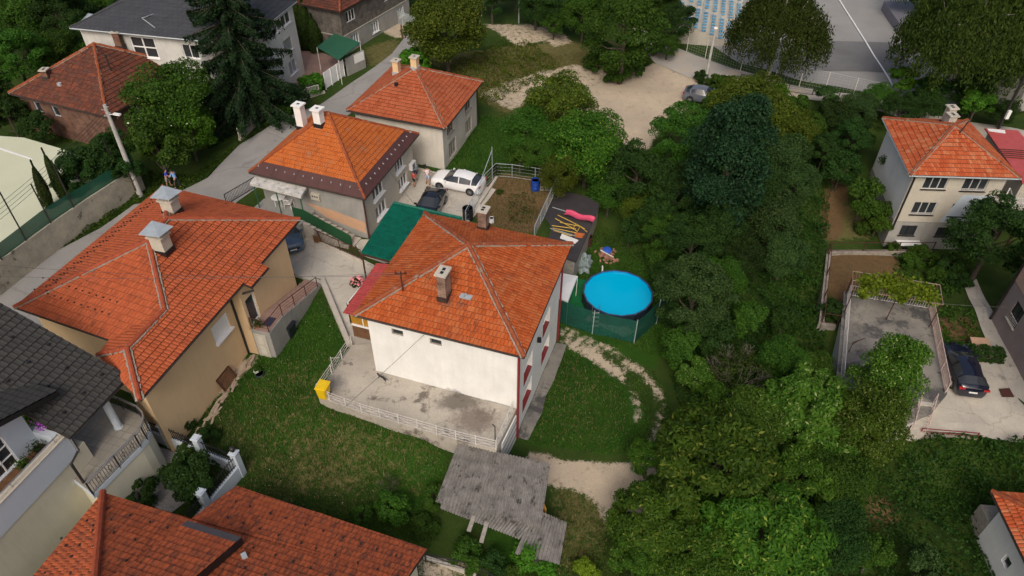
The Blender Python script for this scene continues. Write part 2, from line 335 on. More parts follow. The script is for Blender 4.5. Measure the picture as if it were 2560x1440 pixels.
L['flower_purple'] = plain('flower_purple', (.35, .06, .5), .7)
L['flower_red'] = plain('flower_red', (.5, .03, .02), .7)
# ------------------------------------------------------------------ terrain
CP = [(0,900,0),(150,700,.0),(300,600,.0),(450,480,.1),(600,400,.2),(760,320,.3),(900,180,.4),(1000,120,.5),(1250,60,.9),(1500,20,.8),
 (0,200,.5),(100,330,-.3),(200,60,.6),(250,380,-.3),(400,300,.1),(430,400,.1),(1200,180,.4),(1400,150,.3),(1600,230,.1),(1640,320,0),(1250,280,.1),(1210,330,0),(1500,300,0),
 (1750,170,.3),(1900,190,.45),(2100,240,.5),(2400,60,.5),(2150,100,.5),(2550,350,.2),(2100,0,.5),(2300,-40,.5),(1740,250,0),(1850,260,-.2),
 (1050,430,0),(1200,450,0),(1150,540,0),(930,610,0),(850,650,0),(1000,720,0),(1100,700,0),(760,600,0),(780,700,0),(900,760,0),
 (1280,440,.2),(1370,440,.2),(1230,570,.2),(1330,560,.1),
 (810,720,-.1),(760,790,-.5),(700,860,-.9),(640,890,-1.0),(560,1000,-1.2),(470,1050,-1.3),(790,900,-.5),(860,870,-.1),(700,960,-.9),
 (760,1010,-.6),(900,1050,-.5),(1040,1095,-.7),(1130,1125,-1.2),(800,1150,-1.0),(950,1200,-1.3),(650,1250,-1.4),(1060,1260,-1.9),(1150,1400,-2.4),(1090,1420,-2.3),
 (1290,1100,-2.6),(1388,870,-3.4),(1340,960,-3.0),(1450,1000,-2.9),(1500,880,-3.2),(1500,1100,-2.8),(1300,1200,-2.6),(1420,1200,-2.7),(1420,1350,-2.8),(1560,1250,-3.0),(1620,950,-3.2),
 (1545,740,-3.4),(1450,790,-3.4),(1620,720,-3.4),(1500,650,-3.0),(1480,590,-2.8),(1540,600,-2.8),(1620,800,-3.4),(1640,650,-3.0),
 (1450,430,-.8),(1600,480,-1.5),(1650,400,-.8),(1800,350,-.8),(1750,500,-1.8),(1900,500,-1.8),(1800,650,-2.8),(1720,780,-3.3),(1850,850,-3.8),(1950,700,-3.6),(2000,560,-2.6),
 (1750,1000,-3.6),(1750,1200,-3.8),(1650,1380,-3.6),(2000,900,-4.2),(2030,780,-4.2),(2000,1100,-4.4),(2150,1200,-4.0),(2000,1350,-4.6),(2300,1300,-4.2),(2200,1420,-4.8),(2450,1200,-3.2),(2500,1110,-2.4),
 (2150,480,-1.6),(2100,580,-2.2),(2060,420,-1.0),(2175,410,-.6),(2225,605,-3.0),(2400,560,-3.0),(2330,620,-3.0),(2550,560,-2.8),(2500,400,-1),
 (2150,680,-2.3),(2080,700,-2.3),(2085,790,-2.3),(2220,660,-2.4),(2250,2,.5),(2000,60,.5),(1900,90,.5),(2200,180,.5),(2120,60,.5),(2300,680,-2.6),(2400,720,-2.6),(2400,850,-2.3),(2420,940,-2.1),(2480,900,-2.1),(2550,1000,-2.1),(2400,1060,-2.1),(2450,800,-2.2),
 (300,1150,-1.2),(420,1180,-1.3),(500,1230,-1.3),(300,1400,-1.3),(0,1400,-1),(600,1420,-1.8)]
cpw = np.array([[*at(x, y, z)[:2], z] for x, y, z in CP])
GX = np.concatenate([[-600, -300, -160, -110], np.arange(-84, 84.01, .4), [110, 160, 300, 600]])
GY = np.concatenate([[-300, -100, -30, 0, 5], np.arange(8, 128.01, .4), [150, 200, 320, 600]])
XX, YY = np.meshgrid(GX, GY)
def idw(X, Y):
    num = np.zeros_like(X); den = np.zeros_like(X)
    for x, y, z in cpw:
        d2 = (X-x)**2+(Y-y)**2+.35; w = d2**-1.7; num += w*z; den += w
    return num/den
ZZ = idw(XX, YY)
for _ in range(3):
    ZZ[1:-1, 1:-1] = (ZZ[1:-1, 1:-1]*2+ZZ[:-2, 1:-1]+ZZ[2:, 1:-1]+ZZ[1:-1, :-2]+ZZ[1:-1, 2:])/6
def gz(x, y):
    i = int(np.clip(np.searchsorted(GX, x)-1, 0, len(GX)-2)); j = int(np.clip(np.searchsorted(GY, y)-1, 0, len(GY)-2))
    a = (x-GX[i])/(GX[i+1]-GX[i]); b = (y-GY[j])/(GY[j+1]-GY[j])
    return float((ZZ[j, i]*(1-a)+ZZ[j, i+1]*a)*(1-b)+(ZZ[j+1, i]*(1-a)+ZZ[j+1, i+1]*a)*b)
def gzv(x, y):
    i = np.clip(np.searchsorted(GX, x)-1, 0, len(GX)-2); j = np.clip(np.searchsorted(GY, y)-1, 0, len(GY)-2)
    a = (x-GX[i])/(GX[i+1]-GX[i]); b = (y-GY[j])/(GY[j+1]-GY[j])
    return (ZZ[j, i]*(1-a)+ZZ[j, i+1]*a)*(1-b)+(ZZ[j+1, i]*(1-a)+ZZ[j+1, i+1]*a)*b
def gp(px, py, dz=0.0):
    z = -1.0
    for _ in range(14):
        p = at(px, py, z+dz); z = .4*z+.6*gz(p.x, p.y)
    p = at(px, py, z+dz); return P(p.x, p.y, gz(p.x, p.y)+dz)
def inpoly(X, Y, poly):
    r = np.zeros(X.shape, bool); n = len(poly)
    for i in range(n):
        x1, y1 = poly[i][:2]; x2, y2 = poly[(i+1) % n][:2]
        if y1 == y2: continue
        c = ((Y < y1) != (Y < y2)) & (X < (x2-x1)*(Y-y1)/(y2-y1)+x1); r ^= c
    return r
def blur(a, n):
    for _ in range(n):
        b = a.copy(); b[1:-1, 1:-1] = (a[1:-1, 1:-1]+a[:-2, 1:-1]+a[2:, 1:-1]+a[1:-1, :-2]+a[1:-1, 2:])/5; a = b
    return a
def mask(polys, n=3):
    a = np.zeros_like(XX)
    for pl in polys:
        k = 1.0
        if isinstance(pl[0], (int, float)): k, pl = pl
        a = np.maximum(a, inpoly(XX, YY, [gp(*q) for q in pl])*k)
    return blur(a, n)
mk = {}
mk['dirt'] = mask([[(1480,225),(1560,185),(1660,150),(1745,170),(1745,235),(1712,275),(1670,300),(1640,345),(1600,385),(1545,370),(1500,300)],
   (.62, [(1190,235),(1330,180),(1440,160),(1520,175),(1560,200),(1500,300),(1380,240),(1280,280)]), (.6, [(1330,60),(1400,70),(1440,110),(1380,120)]),
   (.6, [(1200,60),(1330,60),(1380,100),(1290,120)]),
   (.85, [(1290,1130),(1480,1155),(1590,1150),(1640,1120),(1700,1100),(1700,1200),(1640,1330),(1530,1330),(1470,1240),(1370,1215)]),
   (.74, [(1400,808),(1470,838),(1535,870),(1605,915),(1652,972),(1666,1020),(1648,1015),(1630,972),(1590,930),(1525,884),(1460,852),(1400,826)]),
   (.78, [(1398,842),(1440,850),(1500,886),(1560,922),(1574,962),(1552,955),(1480,905),(1410,868)]),
   (.62, [(1640,1010),(1668,1030),(1662,1080),(1650,1140),(1600,1150),(1630,1080)]), (.56, [(1560,940),(1600,980),(1610,1060),(1590,1060),(1580,990)]),
   (.8, [(950,55),(1010,60),(1030,95),(985,95),(950,80)]), 
   (.85, [(600,895),(655,888),(560,985),(440,1075),(410,1050)]), (.6, [(1040,1390),(1150,1390),(1200,1440),(1040,1470)]),
   (.7, [(860,790),(885,850),(870,850),(845,790)])], 1)
mk['dry'] = mask([(.42, [(480,1080),(640,920),(800,880),(1120,1110),(1090,1250),(640,1280)]), (.35, [(1320,900),(1420,880),(1600,1000),(1540,1130),(1330,1110)]), (.55, [(740,1080),(920,1090),(960,1170),(820,1270),(700,1210)]), (1, [(1230,430),(1380,450),(1390,480),(1330,590),(1220,570),(1190,520)]),
   (.9, [(1060,140),(1440,100),(1560,180),(1500,320),(1250,280)]), (.9, [(2080,520),(2150,500),(2180,600),(2070,610)]), (.7, [(905,120),(1000,90),(1010,160),(900,170)]), (.6, [(1380,1180),(1560,1260),(1500,1440),(1350,1440)])], 5)
mk['lush'] = mask([(1, [(1310,860),(1440,860),(1560,960),(1640,1060),(1550,1140),(1290,1110)]), (1, [(1190,290),(1300,300),(1290,400),(1200,440),(1040,420)]), (1, [(540,930),(720,780),(880,860),(790,1000),(1130,1110),(1080,1300),(620,1100)]), (.8, [(780,720),(880,860),(640,900)]), (1, [(1400,560),(1600,640),(1700,800),(1640,930),(1400,830)]), (.7, [(1200,1300),(1500,1300),(1500,1440),(1200,1440)])], 4)
mk['soil'] = mask([(1, [(1225,440),(1390,450),(1340,590),(1200,560),(1180,520)]), (1, [(2070,630),(2240,640),(2280,730),(2120,760),(2060,740)]), (.9, [(2320,800),(2440,790),(2450,860),(2340,850)]), (.8, [(2060,420),(2130,420),(2110,600),(2050,610)]), (.7, [(2150,1230),(2250,1230),(2250,1330),(2150,1330)]), (.6, [(300,700),(380,560),(300,560)])], 3)
k = NT('ground'); p = k.pos()
def att(n_):
    a = k.n('Attribute'); a.attribute_name = n_; return a.outputs['Fac']
nz1, nz2, nz3 = k.noise(p, .45, 8, .7), k.noise(p, 2.2, 8, .75), k.noise(p, 11, 6, .8)
jig = k.math('ADD', k.math('MULTIPLY', k.math('SUBTRACT', nz2, .5), 1.3), k.math('MULTIPLY', k.math('SUBTRACT', nz3, .5), .9))
def edge(a, lo=.42, hi=.6): return k.ramp(k.math('ADD', att(a), jig), lo, hi)
gr = k.mix(k.ramp(nz1, .35, .65), (.026, .055, .010), (.050, .078, .015))
gr = k.mix(edge('lush'), gr, k.mix(k.ramp(nz1, .35, .65), (.020, .066, .007), (.038, .092, .010)))
gr = k.mix(k.math('MULTIPLY', edge('dry'), .85), gr, k.mix(k.ramp(nz2, .35, .7), (.10, .095, .030), (.20, .165, .072)))
gr = k.mix(k.math('MULTIPLY', edge('soil'), .9), gr, k.mix(k.ramp(nz2, .3, .7), (.20, .115, .06), (.11, .072, .034)))
gr = k.mix(1.0, gr, k.mix(k.ramp(nz3, .2, .8), (.55, .55, .55), (1.35, 1.35, 1.35)), 'MULTIPLY')
dc = k.mix(k.ramp(nz1, .3, .7), (.57, .465, .345), (.44, .37, .28)); dc = k.mix(k.ramp(k.noise(p, 1.3, 8, .8), .56, .66), dc, (.30, .25, .17))
dc = k.mix(1.0, dc, k.mix(k.ramp(nz3, .2, .8), (.8, .8, .8), (1.12, 1.12, 1.12)), 'MULTIPLY')
k.l(k.mix(k.ramp(k.math('ADD', att('dirt'), k.math('MULTIPLY', jig, 1.0)), .40, .62), gr, dc), k.b.inputs['Base Color']); k.b.inputs['Roughness'].default_value = .95; k.b.inputs['Specular IOR Level'].default_value = .1
k.bump(k.math('ADD', nz3, nz2), .05)
nx, ny = len(GX), len(GY)
me = bpy.data.meshes.new('ground'); vs = np.stack([XX.ravel(), YY.ravel(), ZZ.ravel()], 1)
ii = (np.arange(ny-1)[:, None]*nx+np.arange(nx-1)[None]).ravel()
me.from_pydata(vs.tolist(), [], np.stack([ii, ii+1, ii+1+nx, ii+nx], 1).tolist()); me.materials.append(k.m)
for a_, v_ in mk.items(): me.attributes.new(a_, 'FLOAT', 'POINT').data.foreach_set('value', v_.ravel().astype(np.float32))
me.polygons.foreach_set('use_smooth', [True]*len(me.polygons))
o = bpy.data.objects.new('ground', me); S.collection.objects.link(o); tag(o, 'grassy ground with dry patches, bare earth and dirt tracks', None, kind='structure')
def mval(n_, x, y):
    i = np.clip(np.searchsorted(GX, x), 0, nx-1); j = np.clip(np.searchsorted(GY, y), 0, ny-1); return mk[n_][j, i]
SHP = []
def sheet(name, poly, mat_, dz=.05, label=None, world=None, step=1.0, kind='structure'):
    pts = world or [gp(*q) for q in poly]; SHP.append(pts); bm = bmesh.new(); bm.faces.new([bm.verts.new((q.x, q.y, 0)) for q in pts])
    xs = [q.x for q in pts]; ys = [q.y for q in pts]
    for ax_, lo, hi in ((0, min(xs), max(xs)), (1, min(ys), max(ys))):
        t = math.ceil(lo/step)*step
        while t < hi:
            c = [0, 0, 0]; c[ax_] = t; nn = [0, 0, 0]; nn[ax_] = 1
            bmesh.ops.bisect_plane(bm, geom=bm.verts[:]+bm.edges[:]+bm.faces[:], plane_co=c, plane_no=nn, dist=1e-5); t += step
    for v in bm.verts: v.co.z = gz(v.co.x, v.co.y)+dz
    bmesh.ops.recalc_face_normals(bm, faces=bm.faces)
    for f in bm.faces:
        if f.normal.z < 0: f.normal_flip()
    me = bpy.data.meshes.new(name); bm.to_mesh(me); bm.free(); me.materials.append(mat_)
    o = bpy.data.objects.new(name, me); S.collection.objects.link(o); tag(o, label, None, kind=kind); return o
# ------------------------------------------------------------------ roofs, walls, windows
def clipv(poly, f):            # keep f(p) >= 0
    out = []
    for i, a in enumerate(poly):
        b = poly[(i+1) % len(poly)]; fa, fb = f(a), f(b)
        if fa >= 0: out.append(a)
        if (fa > 0 and fb < 0) or (fa < 0 and fb > 0): t = fa/(fa-fb); out.append(a+(b-a)*t)
    return out
def facet(mb, pts, row=.36, lift=.05, vmin=-99, mi=0):
    pts = [Vector(q) for q in pts]; u = (pts[1]-pts[0]).normalized(); n = None
    for q in pts[2:]:
        c = u.cross(q-pts[0])
        if c.length > .3: n = c.normalized(); break
    if n.z < 0: n = -n
    v = n.cross(u)
    if sum((q-pts[0]).dot(v) for q in pts) < 0: v = -v
    o = pts[0]; vm = max((q-o).dot(v) for q in pts); lo = min((q-o).dot(v) for q in pts)
    k0 = int(math.floor(lo/row))
    while k0*row < vm-.01:
        a, b = k0*row, (k0+1)*row; k0 += 1
        if b <= vmin: continue
        q = clipv(pts, lambda p: (p-o).dot(v)-max(a, vmin)); q = clipv(q, lambda p: b-(p-o).dot(v)) if len(q) > 2 else q
        if len(q) < 3: continue
        L_ = []; uv = []
        for p in q:
            vv = (p-o).dot(v); L_.append(p+n*(lift*(1-(vv-a)/row)+.004)); uv.append(((p-o).dot(u), vv))
        mb.face(L_, mi, uv)
        low = sorted([(uv[i][0], i) for i in range(len(q)) if uv[i][1] < max(a, vmin, lo)+.01])
        if len(low) > 1:
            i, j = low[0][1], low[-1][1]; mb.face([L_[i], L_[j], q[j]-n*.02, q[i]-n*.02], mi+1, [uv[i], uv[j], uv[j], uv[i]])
def ridgecap(mb, a, b, r=.13, seg=.42, mi=0):
    a = Vector(a); b = Vector(b); n = max(1, int((b-a).length/seg)); d = (b-a)/n; dn = d.normalized()
    for i in range(n):
        j = P(rnd.uniform(-.012, .012), rnd.uniform(-.012, .012), rnd.uniform(0, .015))
        mb.tube([a+d*i+j-dn*.03, a+d*(i+1)+j+dn*.03], [r*1.08, r*.9], 8, mi)
def mortar(mb, a, b, w=.2, mi=0):
    a = Vector(a); b = Vector(b); L_ = (b-a).length; n = int(L_/.22)+1; d = (b-a)/n; s = d.cross(P(0, 0, 1)).normalized()
    for i in range(n):
        c = a+d*(i+.5)+P(0, 0, -.02)
        for sg in (-1, 1):
            if rnd.random() < .93: mb.bar(c+s*sg*w*rnd.uniform(.75, 1.1)-d*.6, c+s*sg*w*rnd.uniform(.75, 1.05)+d*.6, rnd.uniform(.04, .12)*w/.17, rnd.uniform(.04, .08), mi)
def roof(root, facets, hips, tmat, rmat='ridge', mort=True, row=.36, lift=.05, mw=.15, name='roof', r=.13, vmin=None, eav='eaves', thick=.14):
    mb = MB()
    for i, f in enumerate(facets): facet(mb, f, row, lift, vmin=(vmin[i] if vmin else -99))
    ro = mb.build(name, [M_[tmat], M_['tile_gap_shade']], root)
    ub = MB()
    for f in facets: ub.slab([q-P(0, 0, .03) for q in f], thick)
    ub.build('eaves_board', M_[eav], root)
    rb = MB(); mo = MB()
    for a, b in hips:
        ridgecap(rb, a+P(0, 0, .05), b+P(0, 0, .05), r)
        if mort: mortar(mo, a+P(0, 0, .03), b+P(0, 0, .03), mw)
    if hips:
        rc = rb.build('ridge_tiles', M_[rmat], root)
        if mort: mo.build('ridge_mortar', M_['mortar'], root)
    return ro
def gutter(root, pts, mat_='eaves', r=.07):
    mb = MB(); mb.tube([q+P(0, 0, -.08) for q in pts], r, 6); return mb.build('gutter', M_[mat_], root)
def downpipe(root, top, bot, mat_='black_metal', r=.05):
    mb = MB(); mb.tube([top, bot], r, 8); return mb.build('downpipe', M_[mat_], root, smooth=True)
def insetp(E, ds):
    n = len(E); o = []; c = sum((Vector(e[:2]) for e in E), Vector((0, 0)))/n
    def nl(i):
        p = Vector(E[i][:2]); q = Vector(E[(i+1) % n][:2]); t = (q-p).normalized(); m = Vector((-t.y, t.x)); return m, m.dot(p)+ds[i]
    for i in range(n):
        (a, k1), (b, k2) = nl(i-1), nl(i); D = a.x*b.y-a.y*b.x; o.append(Vector(((k1*b.y-k2*a.y)/D, (a.x*k2-b.x*k1)/D)))
    return o
def uz(a, b, px, py):
    a = Vector((a[0], a[1])); b = Vector((b[0], b[1])); t = (b-a).normalized(); n = Vector((-t.y, t.x)); d = cray(px, py)
    s = n.dot(a)/(n.x*d.x+n.y*d.y); q = CAM+d*s; return (Vector((q.x, q.y))-a).dot(t), q.z
def rect(a, b, tl, br):
    u0, z1 = uz(a, b, *tl); u1, z0 = uz(a, b, *br); return (min(u0, u1), max(u0, u1), min(z0, z1), max(z0, z1))
def wall(mb, rv, a, b, z0, z1, ops=(), depth=.14, mi=0):
    """wall a->b (outside on the right hand side when walking a->b) with real openings; a window's reveal goes inwards"""
    a = Vector((a[0], a[1])); b = Vector((b[0], b[1])); Lw = (b-a).length; t = (b-a).normalized(); n = Vector((-t.y, t.x))   # inward
    us = sorted({0, Lw, *[min(max(o[0], 0), Lw) for o in ops], *[min(max(o[1], 0), Lw) for o in ops]}); zs = sorted({z0, z1, *[o[2] for o in ops], *[min(o[3], z1) for o in ops]})
    def Q(u, z, d=0): return P(a.x+t.x*u+n.x*d, a.y+t.y*u+n.y*d, z)
    for i in range(len(us)-1):
        for j in range(len(zs)-1):
            cu, cz = (us[i]+us[i+1])/2, (zs[j]+zs[j+1])/2
            if any(o[0] < cu < o[1] and o[2] < cz < o[3] for o in ops): continue
            mb.face([Q(us[i], zs[j]), Q(us[i+1], zs[j]), Q(us[i+1], zs[j+1]), Q(us[i], zs[j+1])], mi)
    for u0, u1, w0, w1 in [o[:4] for o in ops]:
        for q in ([(u0, w0), (u1, w0)], [(u1, w0), (u1, w1)], [(u1, w1), (u0, w1)], [(u0, w1), (u0, w0)]):
            mb.face([Q(*q[0]), Q(*q[1]), Q(*q[1], depth+.02), Q(*q[0], depth+.02)], mi)
def window(root, a, b, o, n=2, fr='white_pvc', gl='glass', sill='white_pvc', name='window', depth=.13, fw_=.07, rows=1, bars=0, sillw=.14, sillo=-.03):
    a = Vector((a[0], a[1])); b = Vector((b[0], b[1])); t = (b-a).normalized(); nn = Vector((-t.y, t.x))
    def Q(u, z, d=0): return P(a.x+t.x*u+nn.x*d, a.y+t.y*u+nn.y*d, z)
    u0, u1, z0, z1 = o[:4]; f = MB(); up = (nn.x, nn.y, 0)
    def bb(p, q, w): f.bar(p, q, w, .06, up=up)
    d = depth-.03
    bb(Q(u0, z0+fw_/2, d), Q(u1, z0+fw_/2, d), fw_); bb(Q(u0, z1-fw_/2, d), Q(u1, z1-fw_/2, d), fw_)
    f2 = [u0+fw_/2+(u1-u0-fw_)*i/n for i in range(n+1)]
    for u in f2: bb(Q(u, z0+fw_, d-.002), Q(u, z1-fw_, d-.002), fw_)
    for r_ in range(1, rows): zz = z0+(z1-z0)*r_/rows; bb(Q(u0, zz, d-.004), Q(u1, zz, d-.004), fw_*.8)
    w = f.build(name, M_[fr], root)
    g = MB(); g.face([Q(u0, z0, depth), Q(u1, z0, depth), Q(u1, z1, depth), Q(u0, z1, depth)]); g.build('pane', M_[gl], w)
    if sill:
        s = MB(); s.box(Q((u0+u1)/2, z0-.02, sillo), (u1-u0+(.16 if sillo < 0 else -.01), sillw, .05), math.atan2(t.y, t.x)); s.build('sill', M_[sill], w)
    if bars:
        s = MB(); k_ = int((u1-u0)/.14)
        for i in range(1, k_): s.bar(Q(u0+(u1-u0)*i/k_, z0+.02, .02), Q(u0+(u1-u0)*i/k_, z0+.02+bars, .02), .02)
        s.bar(Q(u0, z0+.02+bars, .02), Q(u1, z0+.02+bars, .02), .03); s.build('window_grille', M_['white_metal'], w)
    return w
def ccw(fp):
    ar = sum(fp[i][0]*fp[(i+1) % len(fp)][1]-fp[(i+1) % len(fp)][0]*fp[i][1] for i in range(len(fp)))
    return fp if ar > 0 else fp[::-1]
def house_walls(root, fp, z0, z1, mat_, ops={}, name='wall', per=None, mb=None):
    """fp counter-clockwise; ops: {edge: [openings]}"""
    own = MB()
    for i in range(len(fp)): wall(own, None, fp[i], fp[(i+1) % len(fp)], (z0[i] if isinstance(z0, list) else z0), z1, ops.get(i, ()), mi=(per or {}).get(i, 0))
    return own.build(name, [M_[x] for x in (mat_ if isinstance(mat_, list) else [mat_])], root)
def chimney(root, px, py, zb, zt, w=.6, l=.6, mat_='brick_chimney', cap='concrete', rz=0, flash='eaves', flues=2, hat=None, capo=.1, bpos=None):
    b = bpos or at(px, py, zb)
    mb = MB(); mb.box(P(b.x, b.y, (zb-.6+zt)/2), (w, l, zt-zb+.6), rz); c = mb.build('chimney', M_[mat_], root)
    m2 = MB(); m2.box(P(b.x, b.y, zt+.05), (w+capo*2, l+capo*2, .1), rz)
    m2.build('chimney_cap', M_[cap], c)
    M = Matrix.Rotation(rz, 3, 'Z')
    if flues:
        m3 = MB()
        for i in range(flues):
            dy = (i-(flues-1)/2)*l*.42; q = b+M @ P(0, dy, 0); m3.box(P(q.x, q.y, zt+.106), (w*.36, l*.3, .015), rz)
        m3.build('flue', M_['black'], c)
    if flash:
        m4 = MB(); m4.box(P(b.x, b.y, zb-.05), (w+.12, l+.12, .32), rz); m4.build('flashing', M_[flash], c)
    if hat:
        m5 = MB(); q = [P(b.x, b.y, zt+.42)+M @ P(x*w*.85, y*l*.85, .09 if x*y > 0 else -.03) for x, y in ((-1, -1), (1, -1), (1, 1), (-1, 1))]
        m5.slab(q, .03)
        for x, y in ((-1, -1), (1, -1), (1, 1), (-1, 1)): e = P(b.x, b.y, zt+.08)+M @ P(x*w*.45, y*l*.45, 0); m5.bar(e, e+P(0, 0, .36), .04)
        m5.build('chimney_cowl', M_[hat], c)
    return c
def fence(name, label, cat, pts, h, mat_, post=2.0, pick=.14, rails=(1,), bar_w=.025, post_w=.06, pmat=None, style='pick', group=None, base=None):
    """pts: world points along the foot of the fence"""
    pts = [Vector(q) for q in pts]; t_ = thing(name, label, cat, pts[0], group); pk = MB(); rl = MB(); Z = P(0, 0, 1)
    for a, b in zip(pts[:-1], pts[1:]):
        n = max(1, round((b-a).length/post)); d = (b-a)/n
        for i in range(n):
            p0, p1 = a+d*i, a+d*(i+1)
            pb = MB(); pb.bar(p0, p0+Z*(h+.03), post_w); pb.build('post', M_[pmat or mat_], t_)
            for r_ in rails: rl.bar(p0+Z*h*r_, p1+Z*h*r_, bar_w*1.7)
            rl.bar(p0+Z*.08, p1+Z*.08, bar_w*1.4)
            if style == 'pick':
                m_ = max(2, int((p1-p0).length/pick))
                for j in range(1, m_): q = p0+(p1-p0)*j/m_; pk.bar(q+Z*.08, q+Z*h, bar_w)
            elif style == 'x':
                rl.bar(p0+Z*h*.75, p1+Z*h*.75, bar_w*1.3)
                m_ = max(1, round((p1-p0).length/1.1)); e = (p1-p0)/m_
                for j in range(m_):
                    q0, q1 = p0+e*j, p0+e*(j+1); pk.bar(q0+Z*.1, q1+Z*h*.75, bar_w); pk.bar(q0+Z*h*.75, q1+Z*.1, bar_w)
                    pk.bar((q0+q1)/2+Z*.1, (q0+q1)/2+Z*h*.75, bar_w); pk.bar(q0+Z*.42*h, q1+Z*.42*h, bar_w)
            elif style == 'wire':
                for zz in (.25, .5, .75): pk.bar(p0+Z*h*zz, p1+Z*h*zz, bar_w*.5)
            elif style == 'grid':
                m_ = int((p1-p0).length/.35)
                for j in range(1, m_+1): q = p0+(p1-p0)*j/(m_+1); pk.bar(q+Z*.08, q+Z*h, bar_w*.5)
                for zz in np.arange(.2, h, .3): pk.bar(p0+Z*zz, p1+Z*zz, bar_w*.5)
        if (b-pts[-1]).length < .01: pb = MB(); pb.bar(b, b+Z*(h+.03), post_w); pb.build('post', M_[pmat or mat_], t_)
    rl.build('rail', M_[mat_], t_)
    if pk.f: pk.build({'pick': 'pickets', 'x': 'lattice', 'wire': 'wire', 'grid': 'wire_mesh'}[style], M_[mat_], t_)
    return t_
# ================================================================== THE HOUSES
def pt(a, u, b):  return a+(b-a)*u
def left(a, b):
    t = (b-a).normalized(); return P(-t.y, t.x, 0)
def quad4(px, ze):
    q = [at(x, y, ze) for x, y in px]
    if len(q) == 3: q.append(q[0]+q[2]-q[1])
    return q
def apexof(px, py, E):
    c = sum(E, P())/len(E); z = ztop(px, py, c); return at(px, py, z)
def pyramid(root, E, A, tmat, **kw):
    return roof(root, [[E[i], E[(i+1) % 4], A] for i in range(4)], [(A, E[i]) for i in range(4)], tmat, **kw)
# ---- A: the white house in the middle
E_ = quad4([(885, 787), (1310, 893), (1430, 610), (1062, 533)], 5.15); A_ = apexof(1172, 612, E_)
hA = thing('white_house', 'white two-storey house with weathered orange pyramid roof and dark red window sills', 'house', P(-2.5, 33, 0))
pyramid(hA, E_, A_, 'tile_red', mw=.17, r=.14); gutter(hA, E_+[E_[0]])
fp = insetp(E_, [.5]*4); fA = fp
w1 = [rect(fp[1], fp[2], a, b) for a, b in (((1308, 918), (1329, 925)), ((1305, 985), (1328, 985)))]
u0, u1, _, _ = w1[0]; Lr = (Vector(fp[2])-Vector(fp[1])).length
opr = []
opr = [(1.3, 3.1, .6, 2.1), (5.4, 7.1, .75, 2.25), (1.2, 3.15, -1.75, -.3), (5.4, 7.3, -1.8, -.35)]
opf = [(1.5, 2.25, 3.75, 4.25), (3.9, 4.65, 3.75, 4.25)]
wm = MB()
for i in range(4): wall(wm, None, fp[i], fp[(i+1) % 4], -4.0, 5.0, {0: opf, 1: opr}.get(i, ()), depth=.34 if i == 1 else .14)
wm.build('wall', M_['white_plaster'], hA)
for o in opf: window(hA, fp[0], fp[1], o, 1, sill=None, fr='grey_wood')
for o in opr: window(hA, fp[1], fp[2], o, 2, sill='dark_red', fr='white_pvc', sillw=.33, depth=.34, sillo=.165)
downpipe(hA, P(fp[1][0]+.06, fp[1][1]-.1, 5), P(fp[1][0]+.06, fp[1][1]-.1, -2.6), 'dark_red', .08)
downpipe(hA, P(fp[2][0]+.1, fp[2][1], 5), P(fp[2][0]+.1, fp[2][1], -3.4), 'dark_red', .07)
rzA = math.atan2(E_[1].y-E_[0].y, E_[1].x-E_[0].x)
def onroof(px, py, E, A, i): return onpl(px, py, E[i], E[(i+1) % 4], A)
b = onroof(1112, 742, E_, A_, 0); chimney(hA, 0, 0, b.z+.15, ztop(1116, 680, b), .5, .75, 'brick_chimney', 'concrete', rzA, bpos=b)
b = onroof(1209, 572, E_, A_, 2); chimney(hA, 0, 0, b.z+.2, ztop(1209, 528, b)+.1, .55, .6, 'brick_chimney', 'concrete', rzA, bpos=P(b.x, b.y, b.z))
b = onroof(1007, 727, E_, A_, 0); mb = MB(); mb.tube([b, b+P(0, 0, 1.3)], .045, 6); mb.bar(b+P(-.3, 0, 1.25), b+P(.3, .05, 1.25), .05); mb.bar(b+P(0, -.2, 1.1), b+P(0, .25, 1.1), .05)
for dx in (-.28, 0, .28): mb.tube([b+P(dx, 0, 1.25), b+P(dx, 0, 1.42)], .05, 6)
mb.build('service_mast', M_['rust_metal'], hA)
b = onroof(1165, 745, E_, A_, 0); mb = MB(); mb.box(b+P(0, 0, .1), (.7, .35, .08), rzA); mb.tube([b, b+P(0, 0, .35)], .04, 6); mb.build('lead_patch', M_['galv'], hA)
b = P(fp[1][0], fp[1][1], 0)+(P(*fp[2], 0)-P(*fp[1], 0))*.42+P(0, 0, 2.0); mb = MB(); mb.box(b+P(.15, 0, 0), (.25, .25, .25)); mb.build('outside_lamp', M_['black'], hA)
AX = A_; AE = E_
# concrete skirt along the right wall
t_ = (P(*fp[2], 0)-P(*fp[1], 0)).normalized(); n_ = P(t_.y, -t_.x, 0); w0 = P(*fp[1], 0)+n_*.03-t_*.1
sheet('pavement', None, M_['deck_concrete'], .06, 'mossy concrete strip along the foot of the white wall', world=[w0, w0+n_*.75, w0+n_*.95+t_*2.5, w0+n_*.75+t_*4, w0+n_*.9+t_*5.5, w0+n_*.8+t_*9.4, w0+t_*9.4])
